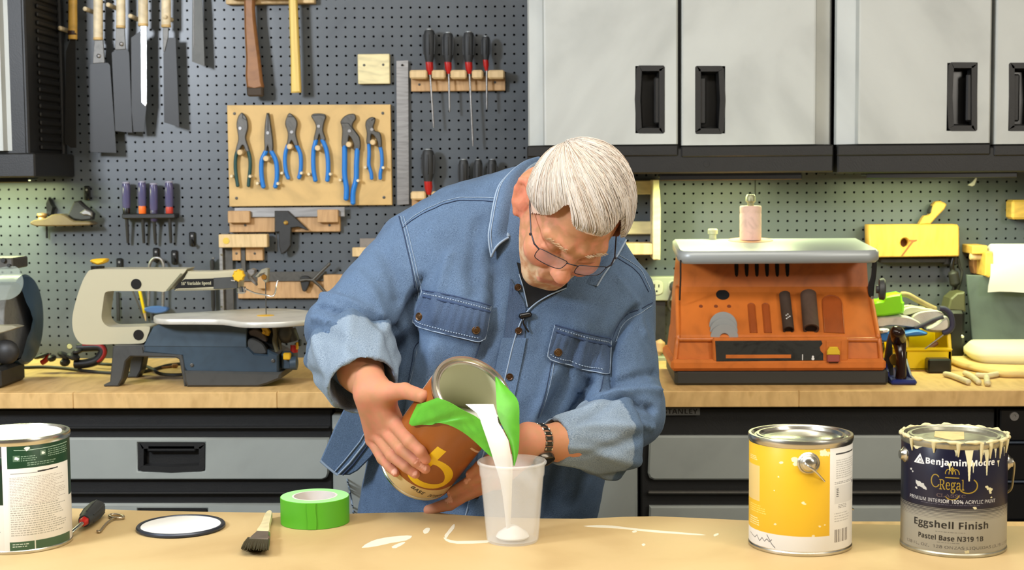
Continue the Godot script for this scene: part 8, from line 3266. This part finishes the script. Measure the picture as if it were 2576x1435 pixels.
	hf.cap(t1, t2, 0.0142, 0.0118, 0.004)
	hf.cap(tb, kn[0], 0.013, 0.012, 0.02)
	var lo := Vector3(1e9, 1e9, 1e9)
	var hi := -lo
	for i in hf.a.size():
		lo = lo.min(hf.a[i]).min(hf.a[i] + hf.d[i])
		hi = hi.max(hf.a[i]).max(hf.a[i] + hf.d[i])
	var hs := skin_of(hf, lo - Vector3.ONE * 0.04, hi + Vector3.ONE * 0.04, 0.0028)
	hand_tint(hs, kn, tips)
	parts.append(hs)
	# left forearm and hand, behind the tub
	var wl: Vector3 = P.call(1338, 1113, -2.58)
	af = Field.new()
	af.cap(P.call(1545, 1098, -2.715), P.call(1430, 1112, -2.64), 0.040, 0.037, 0.02)
	af.cap(P.call(1430, 1112, -2.64), wl, 0.037, 0.029, 0.02)
	a = skin_of(af, wl - Vector3(0.06, 0.08, 0.18), P.call(1545, 1090, -2.70) + Vector3(0.06, 0.08, 0.16), 0.006)
	skin_tint(a, 30.0)
	parts.append(a)
	hf = Field.new()
	var kl := [P.call(1262, 1150, -2.572), P.call(1256, 1172, -2.582), P.call(1252, 1195, -2.592), P.call(1250, 1212, -2.600)]
	hf.cap(wl + Vector3(0.012, 0, -0.006), wl, 0.030, 0.029, 0.01)
	for i in 4:
		hf.cap(wl + Vector3(-0.004, 0.008 - 0.006 * i, 0), kl[i], 0.022, 0.0155, 0.016)
	var fl := [[[1232, 1160, 0.012], [1208, 1174, 0.0105], [1184, 1194, 0.0095], 0.0118], [[1222, 1188, 0.012], [1182, 1212, 0.0108], [1136, 1240, 0.0098], 0.0118]]
	tips = []
	for i in 2:
		var q: Array = fl[i]
		var j1: Vector3 = onc.call(q[0][0], q[0][1], q[0][2])
		var j2: Vector3 = onc.call(q[1][0], q[1][1], q[1][2])
		var j3: Vector3 = onc.call(q[2][0], q[2][1], q[2][2])
		hf.cap(kl[i], j1, 0.0130, q[3], 0.008)
		hf.cap(j1, j2, q[3], q[3] * 0.9, 0.003)
		hf.cap(j2, j3, q[3] * 0.9, q[3] * 0.78, 0.003)
		tips.append([j2, j3, q[3] * 0.78])
	# the last two fingers and the thumb hold the can from below and behind
	hf.cap(kl[2], pour_c + Vector3(0.060, -0.070, 0.010), 0.0130, 0.0118, 0.006)
	hf.cap(pour_c + Vector3(0.060, -0.070, 0.010), pour_c + Vector3(0.020, -0.083, 0.0), 0.0115, 0.0095, 0.003)
	hf.cap(kl[3], pour_c + Vector3(0.060, -0.072, -0.015), 0.0120, 0.0108, 0.006)
	hf.cap(pour_c + Vector3(0.060, -0.072, -0.015), pour_c + Vector3(0.030, -0.083, -0.022), 0.0105, 0.0088, 0.003)
	hf.cap(wl + Vector3(-0.01, 0.012, -0.01), P.call(1268, 1105, -2.62), 0.020, 0.015, 0.012)
	hf.cap(P.call(1268, 1105, -2.62), P.call(1240, 1085, -2.66), 0.0145, 0.0115, 0.004)
	lo = Vector3(1e9, 1e9, 1e9)
	hi = -lo
	for i in hf.a.size():
		lo = lo.min(hf.a[i]).min(hf.a[i] + hf.d[i])
		hi = hi.max(hf.a[i]).max(hf.a[i] + hf.d[i])
	hs = skin_of(hf, lo - Vector3.ONE * 0.04, hi + Vector3.ONE * 0.04, 0.0030)
	hand_tint(hs, kl, tips)
	parts.append(hs)
	# trunk under the clothes, so that the body is whole
	var tf := Field.new()
	tf.cap(P.call(1395, 600, -2.82), P.call(1200, 1350, -2.93), 0.09, 0.11, 0.05)
	tf.cap(P.call(1110, 640, -2.87), P.call(1500, 730, -2.87), 0.055, 0.055, 0.05)
	tf.cap(P.call(1060, 650, -2.87), P.call(885, 840, -2.745), 0.048, 0.040, 0.03)
	tf.cap(P.call(1550, 750, -2.87), P.call(1580, 1050, -2.75), 0.045, 0.040, 0.03)
	tf.cap(P.call(1580, 1050, -2.75), P.call(1530, 1098, -2.71), 0.040, 0.038, 0.03)
	a = skin_of(tf, Vector3(-0.55, 0.70, -3.10), Vector3(0.24, 1.45, -2.62), 0.016)
	paint_skin(a, base)
	parts.append(a)
	var sm := mat(Color.WHITE, 0.6)
	sm.metallic_specular = 0.35
	sm.subsurf_scatter_enabled = true
	sm.subsurf_scatter_strength = 0.12
	var body := put_skins(parts, "body", sm, o)
	hair(o, H, hb)
	glasses(o, H)
	watch(o, wl, P.call(1430, 1112, -2.64))

func skin_tint(s: Hull, fr: float) -> void:
	var nz := FastNoiseLite.new()
	nz.seed = 6
	nz.frequency = fr
	nz.fractal_octaves = 3
	for p in s.v:
		var q := clampf(0.5 + nz.get_noise_3d(p.x, p.y, p.z), 0, 1)
		s.c.append(lin(0.70, 0.51, 0.37).lerp(lin(0.75, 0.51, 0.39), q))
func hand_tint(s: Hull, kn: Array, tips: Array) -> void:
	var nz := FastNoiseLite.new()
	nz.seed = 6
	nz.frequency = 40.0
	nz.fractal_octaves = 3
	for i in s.v.size():
		var p := s.v[i]
		var q := clampf(0.5 + nz.get_noise_3d(p.x, p.y, p.z), 0, 1)
		var c := lin(0.70, 0.51, 0.38).lerp(lin(0.76, 0.50, 0.40), q)
		for k in kn:
			c = c.lerp(lin(0.84, 0.50, 0.42), 0.5 * exp(-pow(p.distance_to(k) / 0.014, 2)))
		for t in tips:
			c = c.lerp(lin(0.88, 0.58, 0.50), 0.5 * exp(-pow(p.distance_to(t[1]) / 0.014, 2)))
			# creases at the last joint, and the nail
			var ax: Vector3 = (t[1] - t[0]).normalized()
			var al: float = (p - t[1]).dot(ax)
			if p.distance_to(t[1]) < 0.02 and al > -0.004 and s.n[i].dot(Vector3(-0.25, 0.45, 0.85).normalized()) > 0.72:
				c = c.lerp(lin(0.93, 0.72, 0.64), 0.8)
		s.c.append(c)

func hairline(z: float, x: float) -> float:
	var t := [Vector2(-0.14, -0.085), Vector2(-0.06, -0.075), Vector2(-0.03, -0.035), Vector2(0.0, -0.016), Vector2(0.018, -0.008), Vector2(0.035, 0.018), Vector2(0.055, 0.047), Vector2(0.08, 0.068), Vector2(0.14, 0.085)]
	var y := 0.1
	for i in t.size() - 1:
		if z >= t[i].x and z <= t[i + 1].x:
			y = lerpf(t[i].y, t[i + 1].y, (z - t[i].x) / (t[i + 1].x - t[i].x))
	if z > 0.01:
		y += 0.042 * exp(-pow((absf(x) - 0.047) / 0.012, 2))
	return y

func hair(o: Node3D, H: Transform3D, hb: Basis) -> void:
	var f := Field.new()
	f.ell(Vector3(0, 0.034, -0.016), Vector3(0.0825, 0.087, 0.1005), Basis(), 0.01)
	f.ell(Vector3(0, 0.044, 0.006), Vector3(0.068, 0.076, 0.078), Basis(), 0.03)
	var s := skin_of(f, Vector3(-0.11, -0.10, -0.15), Vector3(0.11, 0.17, 0.13), 0.0042)
	# keep only what lies behind the hairline
	var keep := PackedInt32Array()
	for i in range(0, s.ix.size(), 3):
		var c := (s.v[s.ix[i]] + s.v[s.ix[i + 1]] + s.v[s.ix[i + 2]]) / 3.0
		if c.y > hairline(c.z, c.x) + 0.004:
			keep.append_array([s.ix[i], s.ix[i + 1], s.ix[i + 2]])
	s.ix = keep
	for i in s.v.size():
		s.v[i] = H * s.v[i]
		s.n[i] = (hb * s.n[i]).normalized()
		s.c.append(lin(0.83, 0.71, 0.63))
	var hm := mat(Color.WHITE, 0.55)
	var cap := put_skins([s], "hair", hm, o)
	var b := B.new()
	var g := RandomNumberGenerator.new()
	g.seed = 5
	var c0 := Vector3(0, 0.038, -0.012)
	var pole := Vector3(-0.58, 0.58, -0.58).normalized()     # where the combed hair gathers at the back
	for k in 3600:
		var a := g.randf_range(-1.42, 1.42)
		# find the hairline along this lock's path
		var th := 0.1
		while th < 2.4:
			var root := dome(lock(a, th), 1.0, c0)
			if root.y > hairline(root.z, root.x) + 0.002:
				break
			th += 0.03
		if g.randf() < 0.55:
			th += g.randf() * 1.5
		var d0 := lock(a, th)
		var d1 := lock(a * 1.05, th + 0.75)
		var ang := d0.angle_to(pole)
		if ang < 0.25:
			continue
		var far := minf(0.97, g.randf_range(0.9, 1.9) / ang)
		var lift := g.randf_range(1.0, 1.05) * (1.0 + 0.02 * cos(a))
		var pts := []
		var rr := []
		var n := 10
		var clump := 0.03 * sin(a * 23.0)
		for i in n:
			var t := float(i) / (n - 1)
			var sf := t * far
			var q := d0.slerp(d1, minf(sf * 1.2, 1.0)).slerp(d0.slerp(pole, sf), smoothstep(0.0, 0.55, sf))
			q = q.rotated(Vector3.UP, clump * sin(t * 3.0)).normalized()
			var up := lerpf(1.0, lift, smoothstep(0.0, 0.25, t)) - 0.035 * smoothstep(0.75, 1.0, t)
			pts.append(H * dome(q, up, c0))
			rr.append((0.00075 if i > 0 else 0.0005) * (1.0 - 0.5 * t))
		var w := g.randf()
		b.col = lin(0.80, 0.77, 0.74).lerp(lin(0.74, 0.68, 0.60), w * w)
		if w > 0.9:
			b.col = lin(0.64, 0.56, 0.49)
		tube(b, pts, rr, 3)
	var st := put(b, "strands", hm, cap)
	st.set_meta("kind", "stuff")
	# eyebrows
	for sd in [-1.0, 1.0]:
		b = B.new()
		for k in 40:
			var x := g.randf_range(0.014, 0.052)
			var p := Vector3(sd * x, 0.022 + g.randf_range(-0.003, 0.004) + 0.004 * sin(x * 60), 0.094 - maxf(0, x - 0.02) * 0.55)
			b.col = lin(0.82, 0.72, 0.60)
			tube(b, [H * p, H * (p + Vector3(sd * 0.006, 0.002, 0.002))], [0.0008, 0.0003], 4)
		var br := put(b, "eyebrow", hm, o)
		br.set_meta("kind", "stuff")

func lock(a: float, th: float) -> Vector3:
	# a direction on the head: a across it, th from the brow over the crown
	var q := Vector3(sin(a), cos(a) * sin(th), cos(a) * cos(th))
	if absf(a) > 0.9:
		q.y -= 0.35 * (absf(a) - 0.9) * clampf(1.8 - th, 0, 1)
	return q.normalized()
func dome(q: Vector3, up: float, c0: Vector3) -> Vector3:
	return c0 + q * Vector3(0.090, 0.0885, 0.105) * up

func glasses(o: Node3D, H: Transform3D) -> void:
	var fm := mat(Color(0.22, 0.21, 0.24), 0.3, 0.6)
	var b := B.new()
	var rims := []
	for sd in [-1.0, 1.0]:
		var out := []
		for q in [[0.010, 0.006], [0.013, 0.0115], [0.036, 0.0130], [0.058, 0.0115], [0.061, 0.006], [0.060, -0.010], [0.054, -0.0155], [0.034, -0.0165], [0.016, -0.0145], [0.011, -0.006]]:
			out.append(Vector3(sd * q[0], q[1] + 0.004, 0.1075 - pow(q[0], 2) * 3.2))
		rims.append(out)
		var cl := curve(out + [out[0]], 3)
		var w := []
		for p in cl:
			w.append(H * p)
		w.pop_back()
		tube(b, w, 0.0008, 6, true)
		b.t = Transform3D()
		tube(b, [H * Vector3(sd * 0.060, 0.012, 0.096), H * Vector3(sd * 0.070, 0.013, 0.088), H * Vector3(sd * 0.0765, 0.014, 0.070), H * Vector3(sd * 0.080, 0.014, 0.020), H * Vector3(sd * 0.082, 0.018, -0.012)], [0.0014, 0.0016, 0.0013, 0.0013, 0.0013], 8)
	tube(b, curve([H * Vector3(-0.011, 0.011, 0.107), H * Vector3(0, 0.015, 0.110), H * Vector3(0.011, 0.011, 0.107)], 4), 0.0011, 6)
	var g := put(b, "eyeglasses", fm, o)
	for sd in 2:
		b = B.new()
		var c := Vector3.ZERO
		for p in rims[sd]:
			c += p / rims[sd].size()
		var n: int = rims[sd].size()
		for i in n:
			b.tri(H * c, H * rims[sd][i], H * rims[sd][(i + 1) % n])
		var lm := mat(Color(0.75, 0.78, 0.92, 0.14), 0.06)
		lm.transparency = BaseMaterial3D.TRANSPARENCY_ALPHA
		put(b, "lens", lm, g)
		b = B.new()
		var sg := -1.0 if sd == 0 else 1.0
		disc(b, H * Vector3(sg * 0.0765, 0.014, 0.072), H.basis * Vector3(sg, 0, 0.3), 0.0025, 0.003, 8)
		put(b, "hinge", fm, g)

func watch(o: Node3D, w: Vector3, e: Vector3) -> void:
	var ax := (e - w).normalized()
	var c := w.lerp(e, 0.14)
	var fr := frame(ax)
	var b := B.new()
	var g: MeshInstance3D
	var dial := Vector3(0.35, -0.80, 0.5)
	dial = (dial - ax * dial.dot(ax)).normalized()
	b.t = Transform3D(frame(dial), c + dial * 0.0315)
	lathe(b, [Vector2(0, 0), Vector2(0.019, 0), Vector2(0.020, 0.003), Vector2(0.0195, 0.009), Vector2(0.017, 0.0105), Vector2(0.0155, 0.0095), Vector2(0, 0.0095)], 28)
	var case_ := put(b, "wristwatch", tri_tex(mat(Color(0.30, 0.28, 0.25), 0.25, 0.8), M.mottle, Vector3(20, 20, 20)), o)
	b = B.new()
	disc(b, c + dial * 0.0410, dial, 0.0150, 0.0006, 24)
	put(b, "dial", M.black_gloss, case_)
	var lk := mat(Color(0.30, 0.29, 0.27), 0.3, 0.8)
	var sl := mat(Color(0.85, 0.82, 0.74), 0.2, 1.0)
	for i in 22:
		var a := TAU * i / 22
		var d := (fr.x * cos(a) + fr.z * sin(a)).normalized()
		if d.dot(dial) > 0.86:
			continue
		var t := d.cross(ax).normalized()
		b = B.new()
		b.t = Transform3D(Basis(t, d, ax if t.cross(d).dot(ax) > 0 else -ax), c + d * 0.0325)
		box(b, Vector3.ZERO, Vector3(0.0085, 0.0032, 0.0175), 0.001)
		var l := put(b, "link", lk, case_)
		for q in [-1.0, 1.0]:
			b = B.new()
			b.t = Transform3D(Basis(t, d, ax if t.cross(d).dot(ax) > 0 else -ax), c + d * 0.0330)
			box(b, Vector3(0, 0, q * 0.0072), Vector3(0.0052, 0.0034, 0.0026), 0.0008)
			put(b, "link", sl, case_)
